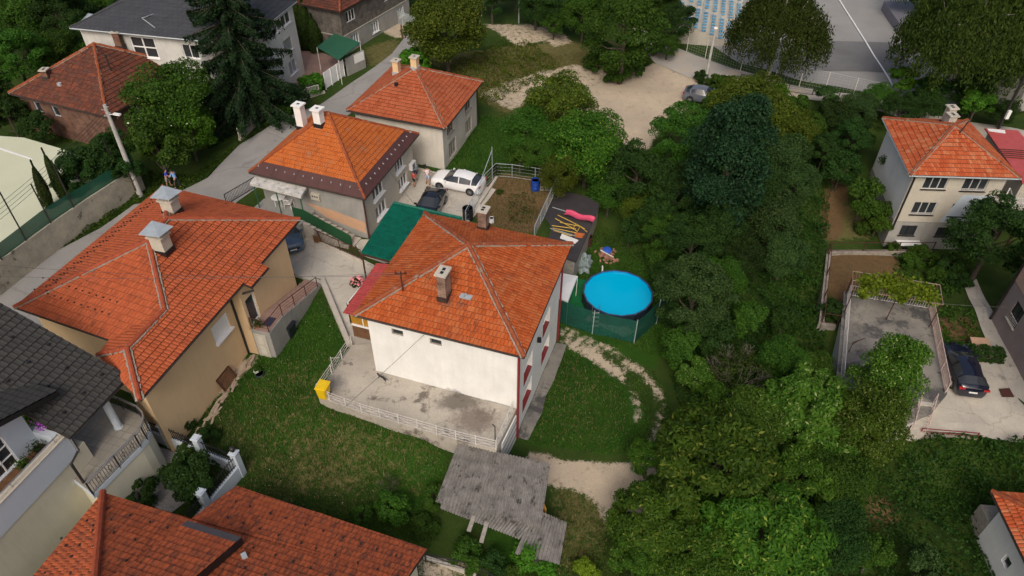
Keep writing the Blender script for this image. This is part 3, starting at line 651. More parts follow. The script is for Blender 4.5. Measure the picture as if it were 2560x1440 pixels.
# ---- glazed porch and red sheet roof on its left side
hF = thing('porch', 'glazed porch with red sheet metal roof and yellow panels beside the white house', 'porch', at(905, 860, 0))
p1, p2, p3 = at(858, 781, 3.1), at(939.6, 659.5, 3.1), at(915, 790, 3.75)
mb = MB(); q = [p1, p2, onpl(1010, 665, p1, p2, p3), onpl(930, 800, p1, p2, p3)]; mb.slab(q, .06); mb.build('roof', M_['red_metal'], hF)
mb = MB(); dd = (q[1]-q[0])
for i in range(0, 27): c = q[0]+dd*(i/26); e = q[3]+(q[2]-q[3])*(i/26); mb.bar(c+P(0, 0, .015), e+P(0, 0, .015), .06, .05)
mb.build('roof_rib', M_['red_metal'], hF)
b = fA[0]+(fA[3]-fA[0]).normalized()*2.3; a = b+(fA[0]-fA[1]).normalized()*2.75; a = P(*a, 0); b = P(*b, 0); c = a+P(p2.x-p1.x, p2.y-p1.y, 0)*.62+P(.25, 0, 0)
fa = [a, b, c+(b-a), c]; mb = MB(); mb.prism([(x.x, x.y) for x in [pt(a, .02, c), pt(b, .02, c), fa[2], fa[3]]], 0, 1.05); mb.build('wall', M_['brown_wood'], hF)
mb = MB(); mb.slab([x+P(0, 0, 1.15) for x in fa], .1); mb.build('ledge', M_['plastic_white'], hF)
mb = MB(); n = 3
for i in range(n+1): s = pt(a, i/n, b); mb.bar(s+P(0, 0, 1.15), s+P(0, 0, 2.95), .06)
for z in (1.2, 2.0, 2.92): mb.bar(a+P(0, 0, z), b+P(0, 0, z), .05)
n = 6
for i in range(n+1): s = pt(a, i/n, c); mb.bar(s+P(0, 0, 1.15), s+P(0, 0, 2.95), .06)
for z in (1.2, 2.92): mb.bar(a+P(0, 0, z), c+P(0, 0, z), .05)
mb.build('window_frame', M_['white_pvc'], hF)
mb = MB(); o_ = left(a, b)*.04; mb.face([a+o_+P(0, 0, 1.15), b+o_+P(0, 0, 1.15), b+o_+P(0, 0, 2.95), a+o_+P(0, 0, 2.95)]); o_ = left(c, a)*.04
mb.face([a+o_+P(0, 0, 1.15), c+o_+P(0, 0, 1.15), c+o_+P(0, 0, 2.95), a+o_+P(0, 0, 2.95)]); mb.build('panel', M_['yellow_panel'], hF)
# ---- terrace
TZ = .12
tp = [at(*q_, TZ) for q_ in ((880, 862), (946, 872), (951, 941), (1283, 1022), (1240, 1124), (1140, 1100), (905, 1032), (825, 1003), (795, 988), (830, 935))]
tp[2] = P(fp[0][0], fp[0][1]-.02, TZ); tp[3] = P(fp[1][0]-.02, fp[1][1]-.04, TZ); tp[1] = tp[2]+(at(946, 872, TZ)-at(951, 941, TZ))
mb = MB(); mb.prism(tp, -3.0, TZ); o = mb.build('terrace', M_['patio_concrete']); tag(o, 'stained concrete terrace in front of the white house', 'terrace')
E2 = [tp[8], tp[7], tp[6], tp[5], tp[4]]
fence('terrace_fence', 'low white lattice fence along the lawn edge of the stained terrace', 'fence', E2, .8, M_ and 'white_metal', 1.25, style='x', pmat='white_metal', bar_w=.015)
fence('terrace_fence', 'short white lattice fence at the right end of the terrace beside the corrugated shed', 'fence', [tp[4]+P(.03, .12, 0), tp[3]+P(-.25, -.2, 0)], .8, 'white_metal', 1.1, style='x', bar_w=.015)
fence('terrace_fence', 'white lattice fence rising from the yellow bin to the porch', 'fence', [tp[8]+P(0, .15, 0), tp[9], tp[0]], .8, 'white_metal', 1.2, style='x', bar_w=.015)
gd = thing('garage_door', 'white garage door in the end wall below the terrace', 'garage door', P(tp[4].x, tp[4].y, -2.6)); d_ = (tp[3]-tp[4]); nn_ = P(d_.y, -d_.x, 0).normalized()
mb = MB(); a = pt(tp[4], .25, tp[3])+nn_*.04; b = pt(tp[4], .95, tp[3])+nn_*.04
mb.bar(P(a.x, a.y, -1.45), P(b.x, b.y, -1.45), .06, 2.3); mb.build('door_leaf', M_['white_pvc'], gd)
mb = MB()
for z in (-2.1, -1.5, -.9): mb.bar(P(a.x, a.y, z)+nn_*.04, P(b.x, b.y, z)+nn_*.04, .02, .03)
mb.build('door_groove', M_['eaves'], gd)
mb = MB(); mb.prism([at(828, 690, .02), at(870, 858, .02), at(882, 862, .02), at(808, 702, .02)][::-1] if 0 else [gp(800, 706), gp(868, 868), gp(880, 866), gp(812, 700)], -.6, .18); tag(mb.build('kerb_wall', M_['concrete']), 'low concrete kerb wall between driveway and lawn', 'kerb')
# ---- B: tan house
ZB = 4.8; E = at(750, 548, ZB); Sx = at(350, 1000, ZB); N = at(407, 466, ZB); Wp = at(37, 768, ZB); V = at(275, 850, ZB); C2 = at(245, 888, ZB)
def pdist(p, a, b):
    t = P(b.x-a.x, b.y-a.y, 0).normalized(); n = P(-t.y, t.x, 0); return n.dot(P(p.x-a.x, p.y-a.y, 0))
lo, hi = ZB, ZB+8
for _ in range(40):
    z = (lo+hi)/2; p = at(418, 547, z)
    if pdist(p, Sx, E) > pdist(p, N, Wp): lo = z
    else: hi = z
P1 = at(418, 547, (lo+hi)/2)
if not (ZB+1.2 < P1.z < ZB+3.8): P1 = at(418, 547, ZB+2.4)
P2 = onpl(372, 602, Sx, E, P1); Q = onpl(412, 775, Sx, E, P1); T = onpl(318, 872, Sx, E, P1)
print('B', P1, P2, Q, T)
hB = thing('tan_house', 'long tan house with large orange-red tiled hip roof and mortared ridge tiles', 'house', P(-20, 33, 0))
tS = (E-Sx).normalized(); nS = P(tS.y, -tS.x, 0); dn = nS*.5+P(0, 0, -.18)
k0, k1 = (at(625, 712, ZB)-Sx).dot(tS), (at(666, 662, ZB)-Sx).dot(tS)
roof(hB, [[Sx, E, P1, P2, Q, T], [E, N, P1], [N, Wp, P2, P1], [Wp, V, Q, P2], [V, C2, T, Q], [C2, Sx, T], [Sx+tS*k0+dn, Sx+tS*k1+dn, Sx+tS*k1, Sx+tS*k0]],
     [(P1, E), (P1, N), (P1, P2), (P2, Wp), (P2, Q), (Q, T), (T, Sx), (T, C2)], 'tile_tan', 'ridge_red', row=.40, lift=.055, mw=.17, r=.13)
gutter(hB, [Sx, Sx+tS*k0]); gutter(hB, [Sx+tS*k0+dn, Sx+tS*k1+dn]); gutter(hB, [Sx+tS*k1, E, N, Wp, V])
fb = insetp([Wp, V, C2, Sx, E, N], [.6, .5, .5, .85, 1.2, .5])
ud = (at(623, 881, -1)-Sx).dot(tS); ue = (at(748, 725, 0)-Sx).dot(tS)
def SB(u, v): q = Sx+tS*u-nS*v; return Vector((q.x, q.y))
tN = (fb[5]-fb[4])
D1, D2, E2_ = SB(ud, .85), SB(ud, .12), SB(ue, .12); Nn = fb[5]; En = E2_+tN.normalized()*((Nn-E2_).dot(tN.normalized()))
FB = [fb[0], fb[1], fb[2], fb[3], D1, D2, E2_, Nn]
oW = rect(D2, E2_, (590, 735), (640, 790)); ow = rect(fb[3], D1, (533, 800), (566, 800))
uwa, _ = uz(fb[3], D1, 533, 830); uwb, _ = uz(fb[3], D1, 566, 790)
winB = (min(uwa, uwb)-.1, max(uwa, uwb)+.1, 2.0, 3.3)
doorB = (.25, 1.25, 1.35, 3.5)
house_walls(hB, FB, -1.6, ZB-.1, 'tan_plaster', {3: [winB], 5: [doorB]})
window(hB, fb[3], D1, winB, 1, fr='white_pvc', gl='plastic_white', sillw=.34); window(hB, D2, E2_, doorB, 1, sill=None, name='entrance_door', fw_=.1)
downpipe(hB, P(D1.x+.02, D1.y-.1, 4.6), P(D1.x+.02, D1.y-.1, -1), 'black_metal', .07)
mb = MB(); a = Sx+tS*(k0+.1)+dn; mb.tube([a, a+P(0, 0, -.35), P(D1.x+.1, D1.y, 3.9)], .07, 8); mb.build('downpipe', M_['black_metal'], hB)
rzB = math.atan2(tS.y, tS.x)
for px, py, bx, by in ((425, 497, 432, 530), (393, 590, 410, 626)):
    b = onpl(bx, by, *((E, N, P1) if py < 500 else (Sx, E, P1))); chimney(hB, 0, 0, b.z+.1, ztop(px, py, b), .75, .85, 'cream_plaster', 'cream_plaster', rzB, bpos=b, flues=0, hat='galv', flash='black')
gs = []
for i in range(22):
    for r_ in (1.0, 1.35, 1.7):
        q = N+(Wp-N)*(i+1)/24; m_ = (P1-N); u_ = (Wp-N).normalized(); v_ = (m_-u_*m_.dot(u_)).normalized(); gs.append(q+v_*r_+P(0, 0, .09))
for i in range(12):
    for r_ in (1.3, 2.1):
        q = Wp+(V-Wp)*(i+1)/14; m_ = (P2-Wp); u_ = (V-Wp).normalized(); v_ = (m_-u_*m_.dot(u_)).normalized(); gs.append(q+v_*r_+P(0, 0, .09))
guards(hB, gs, (.07, .07, .06), rzB, M_['eaves'])
# outside stair with landing
LZ = 1.35; sa = SB(ue+.6, .12); st_w = 1.35; o0 = D2+Vector((tS.x, tS.y))*.0
stt = thing('entrance_stairs', 'outside concrete stairs with tiled steps and brown handrail up to the tan house door', 'stairs', P(*o0, 0))
tv = Vector((tS.x, tS.y)); nv = Vector((nS.x, nS.y)); Lst = ue-ud; land = 1.7; ns = 9; mb = MB(); mt = MB()
def RB(u, v): return o0+tv*u+nv*v
mb.prism([RB(0, .01), RB(land, .01), RB(land, st_w), RB(0, st_w)][::-1], -1.6, LZ)
sl_ = (Lst+.9-land)/ns
for i in range(ns):
    z = LZ-(i+1)*(LZ-.05)/(ns+1); u = land+i*sl_; mb.prism([RB(u, .01), RB(u+sl_, .01), RB(u+sl_, st_w), RB(u, st_w)][::-1], -1.6, z)
    mt.prism([RB(u-.02, .02), RB(u+sl_-.01, .02), RB(u+sl_-.01, st_w-.06), RB(u-.02, st_w-.06)][::-1], z+.002, z+.03)
mt.prism([RB(.02, .02), RB(land, .02), RB(land, st_w-.06), RB(.02, st_w-.06)][::-1], LZ+.002, LZ+.03)
mb.build('stair_body', M_['grey_plaster'], stt); mt.build('tread', M_['pavers'], stt)
rr = MB(); v_ = st_w-.05; Z = LZ
pts = [P(*RB(.05, .1), Z), P(*RB(.05, v_), Z), P(*RB(land, v_), Z), P(*RB(Lst+.5, v_), .1)]
for q in (pts[0], pts[1], pts[2], pt(pts[2], .33, pts[3]), pt(pts[2], .66, pts[3]), pts[3]): b_ = MB(); b_.tube([q, q+P(0, 0, .95)], .03, 6); b_.build('post', M_['rust_metal'], stt)
for h in (.95, .3, .5, .7): rr.tube([q+P(0, 0, h) for q in pts], .03 if h > .9 else .012, 6)
rr.build('handrail', M_['rust_metal'], stt)
mb = MB(); a, b = RB(-.01, .15), RB(-.01, st_w-.35); mb.bar(P(*a, .05)-P(*tv, 0)*.03, P(*b, .05)-P(*tv, 0)*.03, .05, 2.0); o = mb.build('cellar_door', M_['cream_plaster'], stt)
mb = MB(); c = (a+b)/2
for z in (.55, -.35):
    mb.bar(P(*(a*.75+b*.25), z)-P(*tv, 0)*.06, P(*(a*.25+b*.75), z)-P(*tv, 0)*.06, .02, .7)
mb.build('door_panel', M_['warm_plaster'], o)
# ---- C: orange roof with brown metal fringe
ZC = 4.1; E_ = quad4([(622, 430), (912, 497), (1047, 335)], ZC); A_ = apexof(821, 283, E_); hC = thing('grey_house', 'small grey and cream house with bright orange tiled roof and brown metal fringe', 'house', P(-14, 50, 0))
FR = 1.05; CE, CA = E_, A_
roof(hC, [[E_[i], E_[(i+1) % 4], A_] for i in range(4)], [(A_, E_[i]) for i in (1, 2, 3)]+[(A_, E_[0])], 'tile_orange', 'ridge', mort=False, row=.34, lift=.045, vmin=[FR, FR, .0, .0], r=.1)
for i in (0, 1):
    a, b = E_[i], E_[(i+1) % 4]; u = (b-a).normalized(); n = u.cross(A_-a).normalized(); n = n if n.z > 0 else -n; v = n.cross(u); mb = MB()
    q = clipv([a, b, A_], lambda p: FR-(p-a).dot(v)); mb.slab([x+n*.03 for x in q], .06); fr_ = mb.build('metal_fringe', M_['brown_metal'], hC)
    mb = MB(); m2 = MB(); k_ = 12 if i == 0 else 13
    for j in range(k_): c = a+u*((b-a).length*(j+.8)/(k_+.6))+v*.55+n*.06; mb.bar(c, c+v*.14+n*.02, .035, .06)
    for j in range(1, 5): c = a+u*((b-a).length*j/5); m2.bar(c+v*.05+n*.035, c+v*FR*.95+n*.035, .03, .03)
    mb.build('snow_guard', M_['galv'], fr_); m2.build('seam', M_['brown_metal'], fr_)
gutter(hC, E_+[E_[0]])
fp = insetp(E_, [.5]*4)
oc = [rect(fp[1], fp[2], *r_) for r_ in (((976.7, 415), (1005.6, 420)), ((983, 475.7), (1010.8, 477.4)), ((925.7, 484), (958.7, 479)), ((933, 546.7), (965.6, 534.5)))]
print('C wins', oc)
Lw = (fp[2]-fp[1]).length
oc = [(5.6, 7.2, 2.35, 3.5), (5.9, 7.5, .55, 1.65), (1.5, 3.3, 2.35, 3.5), (1.6, 3.4, .55, 1.65)]
house_walls(hC, fp, -.6, ZC-.1, ['cream_plaster', 'grey_plaster'], {1: oc}, per={0: 1})
for o in oc: window(hC, fp[1], fp[2], o, 3, sillw=.3)
downpipe(hC, P(fp[1].x+.05, fp[1].y-.08, 4), P(fp[1].x+.05, fp[1].y-.08, 0), 'rust_metal', .07)
mb = MB(); t2 = (fp[1]-fp[0]).normalized(); n2 = Vector((t2.y, -t2.x))*.004; L0 = (fp[1]-fp[0]).length
q = [(L0*.42, 2.1), (L0*.6, 1.1), (L0*.985, .45), (L0*.985, 1.5), (L0*.7, 1.9)]; mb.face([P(*(fp[0]+t2*u+n2), z) for u, z in q]); mb.build('paint_patch', M_['peach_paint'], hC)
rzC = math.atan2(t2.y, t2.x)
for (x, y), (bx, by), w_ in (((750, 262), (757, 318), .62), ((803, 272), (800, 312), .6)):
    b = onroof(bx, by, E_, A_, 0 if bx > 780 else 3); b2 = b; chimney(hC, 0, 0, b.z+.1, max(b.z+1.0, ztop(x, y, b)), w_, w_, 'white_plaster', 'white_plaster', rzC, bpos=b, flash='black', flues=1, capo=.12)
mb = MB(); b = P(*(fp[0]+t2*L0*.545+n2*20), 2.9); mb.box(b, (.75, .2, .55), rzC); mbx = mb.build('meter_box', M_['cream_plaster'], hC)
mb = MB()
for j in (-1, 0, 1): c = b+P(t2.x*j*.2, t2.y*j*.2, .06)+P(t2.y, -t2.x, 0)*.105; mb.box(c, (.11, .02, .13), rzC)
mb.build('meter', M_['black'], mbx)
ac = thing('air_conditioner', 'white air conditioner unit on the right wall of the orange-roofed house', 'air conditioner', P(*fp[2], 2)); t3 = (fp[2]-fp[1]).normalized()
b = P(*(fp[2]-t3*.7+Vector((t3.y, -t3.x))*.22), 1.75); mb = MB(); mb.box(b, (.8, .32, .6), math.atan2(t3.y, t3.x)); mb.build('casing', M_['plastic_white'], ac)
mb = MB(); c = b+P(t3.y, -t3.x, 0)*.17; 
for j in range(6): mb.bar(c+P(*t3, 0)*-.3+P(0, 0, -.22+j*.08), c+P(*t3, 0)*.12+P(0, 0, -.22+j*.08), .02, .03)
mb.build('grille', M_['black'], ac)
# concrete porch canopy, furniture terrace, stairs with green cover
pc = thing('porch_canopy', 'weathered white concrete canopy on posts over the patio table', 'canopy', at(700, 500, 0)); q = [at(*r_, 3.72) for r_ in ((624, 458), (752, 491), (768, 466), (640, 436))]; mb = MB(); mb.slab(q, .2)
mb.build('canopy_slab', surf('canopy_slab', (.62, .60, .55), (.42, .41, .38), 2.5, .9, .01, c3=(.22, .21, .2), t3=.56, s3=2.5), pc)
for f_ in (.06, .5, .97): a = pt(q[0], f_, q[1])+P(0, .12, -.2); mb = MB(); mb.tube([a, P(a.x, a.y, 1.4)], .05, 8); mb.build('post', M_['green_sheet'], pc)
a0 = P(*fp[0], 0)-P(*t2, 0)*.2; n2u = P(t2.y, -t2.x, 0)
mb = MB(); u1_ = L0*.50; dpt = 2.0; PZ = 1.5; mb.prism([fp[0]+Vector((n2u.x, n2u.y))*.02-t2*.1, fp[0]+Vector((n2u.x, n2u.y))*dpt-t2*.1, fp[0]+Vector((n2u.x, n2u.y))*dpt+t2*u1_, fp[0]+Vector((n2u.x, n2u.y))*.02+t2*u1_], -.6, PZ)
tag(mb.build('patio', M_['grey_plaster']), 'raised patio under the white concrete canopy', 'patio')
def CB(u, v, z=0): q = fp[0]+t2*u+Vector((n2u.x, n2u.y))*v; return P(q.x, q.y, z)
sc = thing('garden_stairs', 'concrete stairs with a green covered railing beside the grey wall', 'stairs', CB(u1_, .5)); mb = MB(); ns = 8
for i in range(ns): u = u1_+.02+i*.5; mb.prism([CB(u, .3), CB(u, 1.3), CB(u+.5, 1.3), CB(u+.5, .3)], -.5, PZ-(i+1)*PZ/(ns+1))
mb.build('stair_body', M_['concrete'], sc); mb = MB(); a, b = CB(u1_-.9, 1.42, PZ), CB(u1_, 1.42, PZ); c = CB(u1_+3.9, 1.42, .1)
for s_, e_ in ((a, b), (b, c)):
    q = [s_, e_, e_+P(0, 0, 1.0), s_+P(0, 0, 1.0)]; nn = (e_-s_).cross(P(0, 0, 1)).normalized()*.03; mb.face([x+nn for x in q]); mb.face([x-nn for x in q][::-1])
    mb.face([q[3]+nn, q[2]+nn, q[2]-nn, q[3]-nn][::-1])
mb.build('green_cover', plain('green_turf_cover', (.006, .06, .018), .9), sc)
mb = MB(); mb.prism([CB(u1_-2.2, 1.5), CB(u1_-2.2, 1.7), CB(u1_+.1, 1.7), CB(u1_+.1, 1.5)], -.6, PZ-.05); 
for i in range(8): u = u1_+.1+i*.45; mb.prism([CB(u, 1.5), CB(u, 1.7), CB(u+.45, 1.7), CB(u+.45, 1.5)], -.6, PZ-.1-i*.17)
mb.build('side_wall', M_['concrete'], sc)
mb = MB(); mb.bar(CB(u1_-.9, 1.75, .1), CB(u1_-.2, 1.75, .1), .06, 1.4); mb.build('door', M_['brown_wood'], sc)
o = MB(); o.bar(CB(u1_+.9, 1.95, .05), CB(u1_+1.5, 1.9, .05), .05, 1.3); tag(o.build('brown_board', M_['brown_wood']), 'brown wooden board leaning on the stair wall', 'board')
# ---- D: house behind
ZD = 4.3; E_ = quad4([(866, 275), (1113, 322), (1207, 203)], ZD); A_ = apexof(1038, 168, E_); hD = thing('cream_house', 'pale house with faded orange pyramid roof behind the brown-fringed house', 'house', P(-9, 60, 0))
pyramid(hD, E_, A_, 'tile_back', mw=.13, row=.34, r=.11); gutter(hD, E_+[E_[0]]); fp = insetp(E_, [.5]*4)
od = [(1.0, 2.5, 2.6, 3.7), (5.4, 6.9, 2.6, 3.7), (1.2, 2.9, .3, 1.8), (5.4, 7.0, .4, 1.8)]
house_walls(hD, fp, -.6, ZD-.1, 'warm_plaster', {1: od})
for i, o in enumerate(od): window(hD, fp[1], fp[2], o, 3, fr='grey_wood', sill='grey_wood' if i < 2 else None, gl='glass' if i < 2 else 'glass_light')
downpipe(hD, P(fp[2].x+.08, fp[2].y-.05, 4.2), P(fp[2].x+.08, fp[2].y-.05, 0), 'black_metal', .06)
t2 = (fp[1]-fp[0]).normalized(); rzD = math.atan2(t2.y, t2.x)
for (x, y), (bx, by) in (((988, 152), (993, 183)), ((1037, 143), (1038, 170))):
    b = onroof(bx, by, E_, A_, 3) if bx < 1000 else A_-P(0, 0, .1); chimney(hD, 0, 0, b.z+.1, max(ztop(x, y, b), b.z+.8), .55, .55, 'tan_plaster', 'cream_plaster', rzD, bpos=b, flash='galv', flues=1)
mb = MB(); b = onroof(991, 215, E_, A_, 0); mb.box(b+P(0, 0, .15), (.25, .25, .3), rzD); mb.build('roof_vent', M_['black'], hD)
# ---- E: green carport
cp = thing('carport', 'carport with dark green ribbed sheet roof behind the white house', 'carport', at(960, 600, 0))
a, b, c = at(985, 507, 3.0), at(1155, 546, 3.0), at(903, 632, 2.45); q = [a, c, onpl(990, 655, a, b, c), onpl(1066, 560, a, b, c), onpl(1170, 580, a, b, c), b]
mb = MB(); mb.slab(q, .05); 
for i in range(46):
    s = pt(a, i/45, b)+P(0, 0, .02); e = s+(c-a); e2 = s+(c-a)*(1 if i < 22 else .22)
    mb.bar(s, e2, .06, .07)
for i in range(1, 12): s = pt(a, i/12, c)+P(0, 0, .015); mb.bar(s, s+(b-a)*.48, .03, .05)
mb.build('roof', M_['green_metal'], cp); mb = MB(); mb.tube([q[0]+P(0, 0, .04), q[5]+P(0, 0, .04)], .09, 6); mb.build('ridge_trim', M_['green_metal'], cp)
for s in (pt(a, .03, b), pt(c, .02, q[2]), pt(c, .9, q[2]), pt(a, .9, b), pt(a, .5, c)): mb = MB(); mb.bar(s-P(0, 0, .05), P(s.x, s.y, 0), .1); mb.build('post', M_['rust_metal'], cp)
mb = MB(); mb.bar(c-P(0, 0, .12), q[2]-P(0, 0, .12), .1, .12); mb.build('beam', M_['rust_metal'], cp); mb = MB(); mb.bar(a-P(0, 0, .12), b-P(0, 0, .12), .1, .12); mb.build('beam', M_['rust_metal'], cp)
# ---- G: old brick house
ZG = 3.6; Lp, Fp = at(22, 233, ZG), at(268, 292, ZG); pr = left(Lp, Fp); d_ = (Fp-Lp).length; E_ = [Lp, Fp, Fp+pr*d_*.95, Lp+pr*d_*.95]; A_ = apexof(235, 110, E_)
hG = thing('brick_house', 'old low brick house with weathered mossy tile roof behind the concrete pole', 'house', P(-38, 64, 0)); pyramid(hG, E_, A_, 'tile_old', row=.42, mw=.12); gutter(hG, E_+[E_[0]]); fp = insetp(E_, [.45]*4)
og = [(1.6, 2.4, 2.0, 3.0), (3.8, 4.6, 2.0, 3.0)]; og2 = [(2.2, 3.2, 1.2, 3.0)]
house_walls(hG, fp, -1.0, ZG-.1, 'brick', {0: og, 1: og2})
for o in og: window(hG, fp[0], fp[1], o, 1, fr='blue_white', sill=None)
window(hG, fp[1], fp[2], og2[0], 1, fr='white_pvc', sill=None)
b = onroof(118, 192, E_, A_, 0); chimney(hG, 0, 0, b.z, ztop(128, 171, b), .5, .6, 'brick', 'concrete', 0, bpos=b)
b = onroof(290, 120, E_, A_, 1)+P(.2, .5, 0); chimney(hG, 0, 0, b.z, b.z+1.3, .6, .6, 'brick', 'concrete', 0, bpos=b)
b = onroof(150, 214, E_, A_, 0); mb = MB(); mb.tube([b, b+P(0, 0, .25)], .2, 10); mb.build('flue_pipe', M_['galv'], hG)
b = onroof(279, 178, E_, A_, 1); mb = MB(); mb.tube([b, P(b.x, b.y, ztop(266, 135, b))], .05, 6); q = P(b.x, b.y, ztop(266, 138, b)); mb.bar(q+P(-.35, 0, 0), q+P(.35, 0, 0), .06); mb.bar(q+P(-.3, 0, -.25), q+P(.3, 0, -.25), .06); mb.build('service_mast', M_['black_metal'], hG)
# ---- H: tall white house, grey roof
ZH = 7.7; Eh, Sh, Wh = at(742, 2, ZH), at(604, 111, ZH), at(212, 48, ZH); nW_ = left(Sh, Eh); Wh = Sh+nW_*((Wh-Sh).dot(nW_)); Nh = Wh+Eh-Sh; E_ = [Wh, Sh, Eh, Nh]
hH = thing('apartment_house', 'tall white three-storey house with dark grey roof behind the spruce', 'house', P(-30, 74, 0))
mS = pt(Sh, .5, Eh); mW = pt(Wh, .5, Nh); rA, rB = pt(mS, .28, mW)+P(0, 0, 1.9), pt(mW, .28, mS)+P(0, 0, 1.9)
roof(hH, [[Wh, Sh, rA, rB], [Sh, Eh, rA], [Eh, Nh, rB, rA], [Nh, Wh, rB]], [(Sh, rA), (Eh, rA), (Wh, rB), (Nh, rB), (rA, rB)], 'tile_slate', 'ridge_dark', mort=False, row=.5, lift=.02, r=.06)
gutter(hH, E_+[E_[0]], 'galv'); fp = insetp(E_, [.6, .35, .5, .5])
tl = (fp[2]-fp[1]).length
oh = [(tl-4.6, tl-.8, 6.1, 7.2), (tl-3.2, tl-1.5, 3.6, 4.9), (tl-3.0, tl-1.4, 1.2, 2.6), (tl-8.4, tl-6.8, 3.6, 4.9)]
tw = (fp[1]-fp[0]).length; oi = [(tw*.3, tw*.3+2.6, 5.2, 7.2), (tw*.62, tw*.62+1.6, 5.6, 6.9)]
house_walls(hH, fp, -.6, ZH-.1, 'grey_white_plaster', {0: oi, 1: oh})
window(hH, fp[1], fp[2], oh[0], 4); window(hH, fp[1], fp[2], oh[1], 2, fr='grey_wood', gl='glass_light'); window(hH, fp[1], fp[2], oh[2], 2, fr='blue_white', gl='glass_light'); window(hH, fp[1], fp[2], oh[3], 2)
window(hH, fp[0], fp[1], oi[0], 2, rows=2, fw_=.12); window(hH, fp[0], fp[1], oi[1], 2)
q = [at(*r_, 6.9) for r_ in ((197, 60), (275, 73), (300, 50), (222, 33))]; mb = MB(); mb.slab(q, .08)
for i in range(9): mb.bar(pt(q[3], i/8, q[2])+P(0, 0, .01), pt(q[0], i/8, q[1])+P(0, 0, .01), .05)
mb.build('lean_to_roof', M_['galv'], hH)
for q_ in q[:2]: mb = MB(); mb.bar(q_, P(q_.x, q_.y, 0), .15); mb.build('post', M_['grey_white_plaster'], hH)
mb = MB(); q = [at(*r_, 8.6) for r_ in ((355, 45), (420, 22), (480, 40))]; mb.tube([at(395, 75, 7.9), q[0], q[1], at(480, 5, 8.8)], .04, 5); mb.build('roof_cable', M_['galv'], hH)
# ---- I: block house at the top
ZI = 5.4; F_, Li, Ri = at(850, 30, ZI), at(740, 8, ZI), at(960, -75, ZI); Ri = F_+left(Li, F_)*(Ri-F_).length; Li = F_-(F_-Li).normalized()*10; E_ = [Li, F_, Ri, Li+Ri-F_]; c = sum(E_, P())/4
hI = thing('block_house', 'unplastered grey block house with red tiled roof and plastered ground floor', 'house', P(-20, 84, 0)); pyramid(hI, E_, P(c.x, c.y, ZI+2.8), 'tile_old', mort=False); fp = insetp(E_, [.5]*4)
l2 = (fp[2]-fp[1]).length; oj = [(1.0, 2.6, 3.6, 4.8), (l2*.62, l2*.62+1.4, 3.6, 4.8)]; ok_ = [(1.4, 2.8, .9, 2.1), (5.4, 6.8, .9, 2.1), (l2-2.3, l2-1.2, .9, 2.1)]
house_walls(hI, fp, 2.5, ZI-.1, 'block', {1: oj}); mb = MB()
q = insetp([P(*x, 0) for x in fp], [-.05]*4); house_walls(hI, q, -.5, 2.5, ['grey_plaster', 'block'], {1: ok_}, per={0: 1, 3: 1, 2: 1})
mb = MB(); mb.slab([P(*x, 2.503) for x in insetp([P(*x, 0) for x in q], [-.04]*4)], .08); mb.build('ledge', M_['concrete'], hI)
for o in oj: window(hI, fp[1], fp[2], o, 3, fr='white_pvc', sill=None)
for o in ok_: window(hI, q[1], q[2], o, 3, gl='glass_light')
# ---- right house, three storeys
ZR = 4.3; E_ = quad4([(2207, 295), (2275, 438), (2553, 446)], ZR); t_ = (E_[2]-E_[1]).normalized(); nl_ = left(E_[1], E_[2]); E_[0] = E_[1]+nl_*((E_[0]-E_[1]).dot(nl_)); E_[3] = E_[0]+E_[2]-E_[1]
E_[0] = at(2207, 295, ZR); A_ = apexof(2387, 312, E_)
hR = thing('cream_three_storey_house', 'three-storey cream house with orange pyramid roof and dark framed windows', 'house', P(35, 52, -2)); pyramid(hR, E_, A_, 'tile_right', row=.40, mw=.14, r=.12); gutter(hR, E_+[E_[0]], 'galv')
fp = insetp(E_, [.55]*4); print('R', [(round(q.x, 1), round(q.y, 1)) for q in fp]); a_, b_ = fp[1], fp[2]
orr = [rect(a_, b_, *r_) for r_ in (((2318, 441), (2362, 474)), ((2415, 446), (2460, 480)), ((2288, 504), (2332, 537)), ((2384, 509), (2427, 542)), ((2258, 561), (2286, 587)), ((2346, 567), (2364, 587)))]
print('R wins', [[round(x, 2) for x in o] for o in orr])
orr = [(1.0, 2.8, 2.75, 3.9), (4.0, 5.85, 2.7, 3.85), (1.0, 2.8, .35, 1.55), (4.0, 5.85, .3, 1.5), (.85, 2.1, -1.7, -.7), (3.75, 4.7, -1.7, -.8)]
house_walls(hR, fp, -.35, ZR-.1, ['cream_plaster', 'white_plaster'], {1: orr[:4]}, per={0: 1}); fq = insetp([P(*x, 0) for x in fp], [-.03]*4); house_walls(hR, fq, -4, -.35, 'grey_plaster', {1: orr[4:]})
for i, o in enumerate(orr): window(hR, *((fp[1], fp[2]) if i < 4 else (fq[1], fq[2])), o, 3 if i < 4 else 2, fr='black_metal' if i > 3 else 'grey_white_plaster', sill='black_metal', bars=.18 if i in (1, 2) else 0, fw_=.055)
downpipe(hR, P(fp[1].x+.1, fp[1].y-.1, 4.1), P(fp[1].x+.1, fp[1].y-.1, -1), 'black_metal', .07)
mb = MB(); tt = (fp[2]-fp[1]).normalized(); nn = Vector((tt.y, -tt.x))*.005; l3 = (fp[2]-fp[1]).length
mb.face([P(*(fp[1]+tt*u+nn), z) for u, z in ((l3*.5, -.3), (l3*.97, -.3), (l3*.97, 2.3), (l3*.62, 2.35))]); 
mb.build('repaired_plaster', M_['blue_white'], hR)
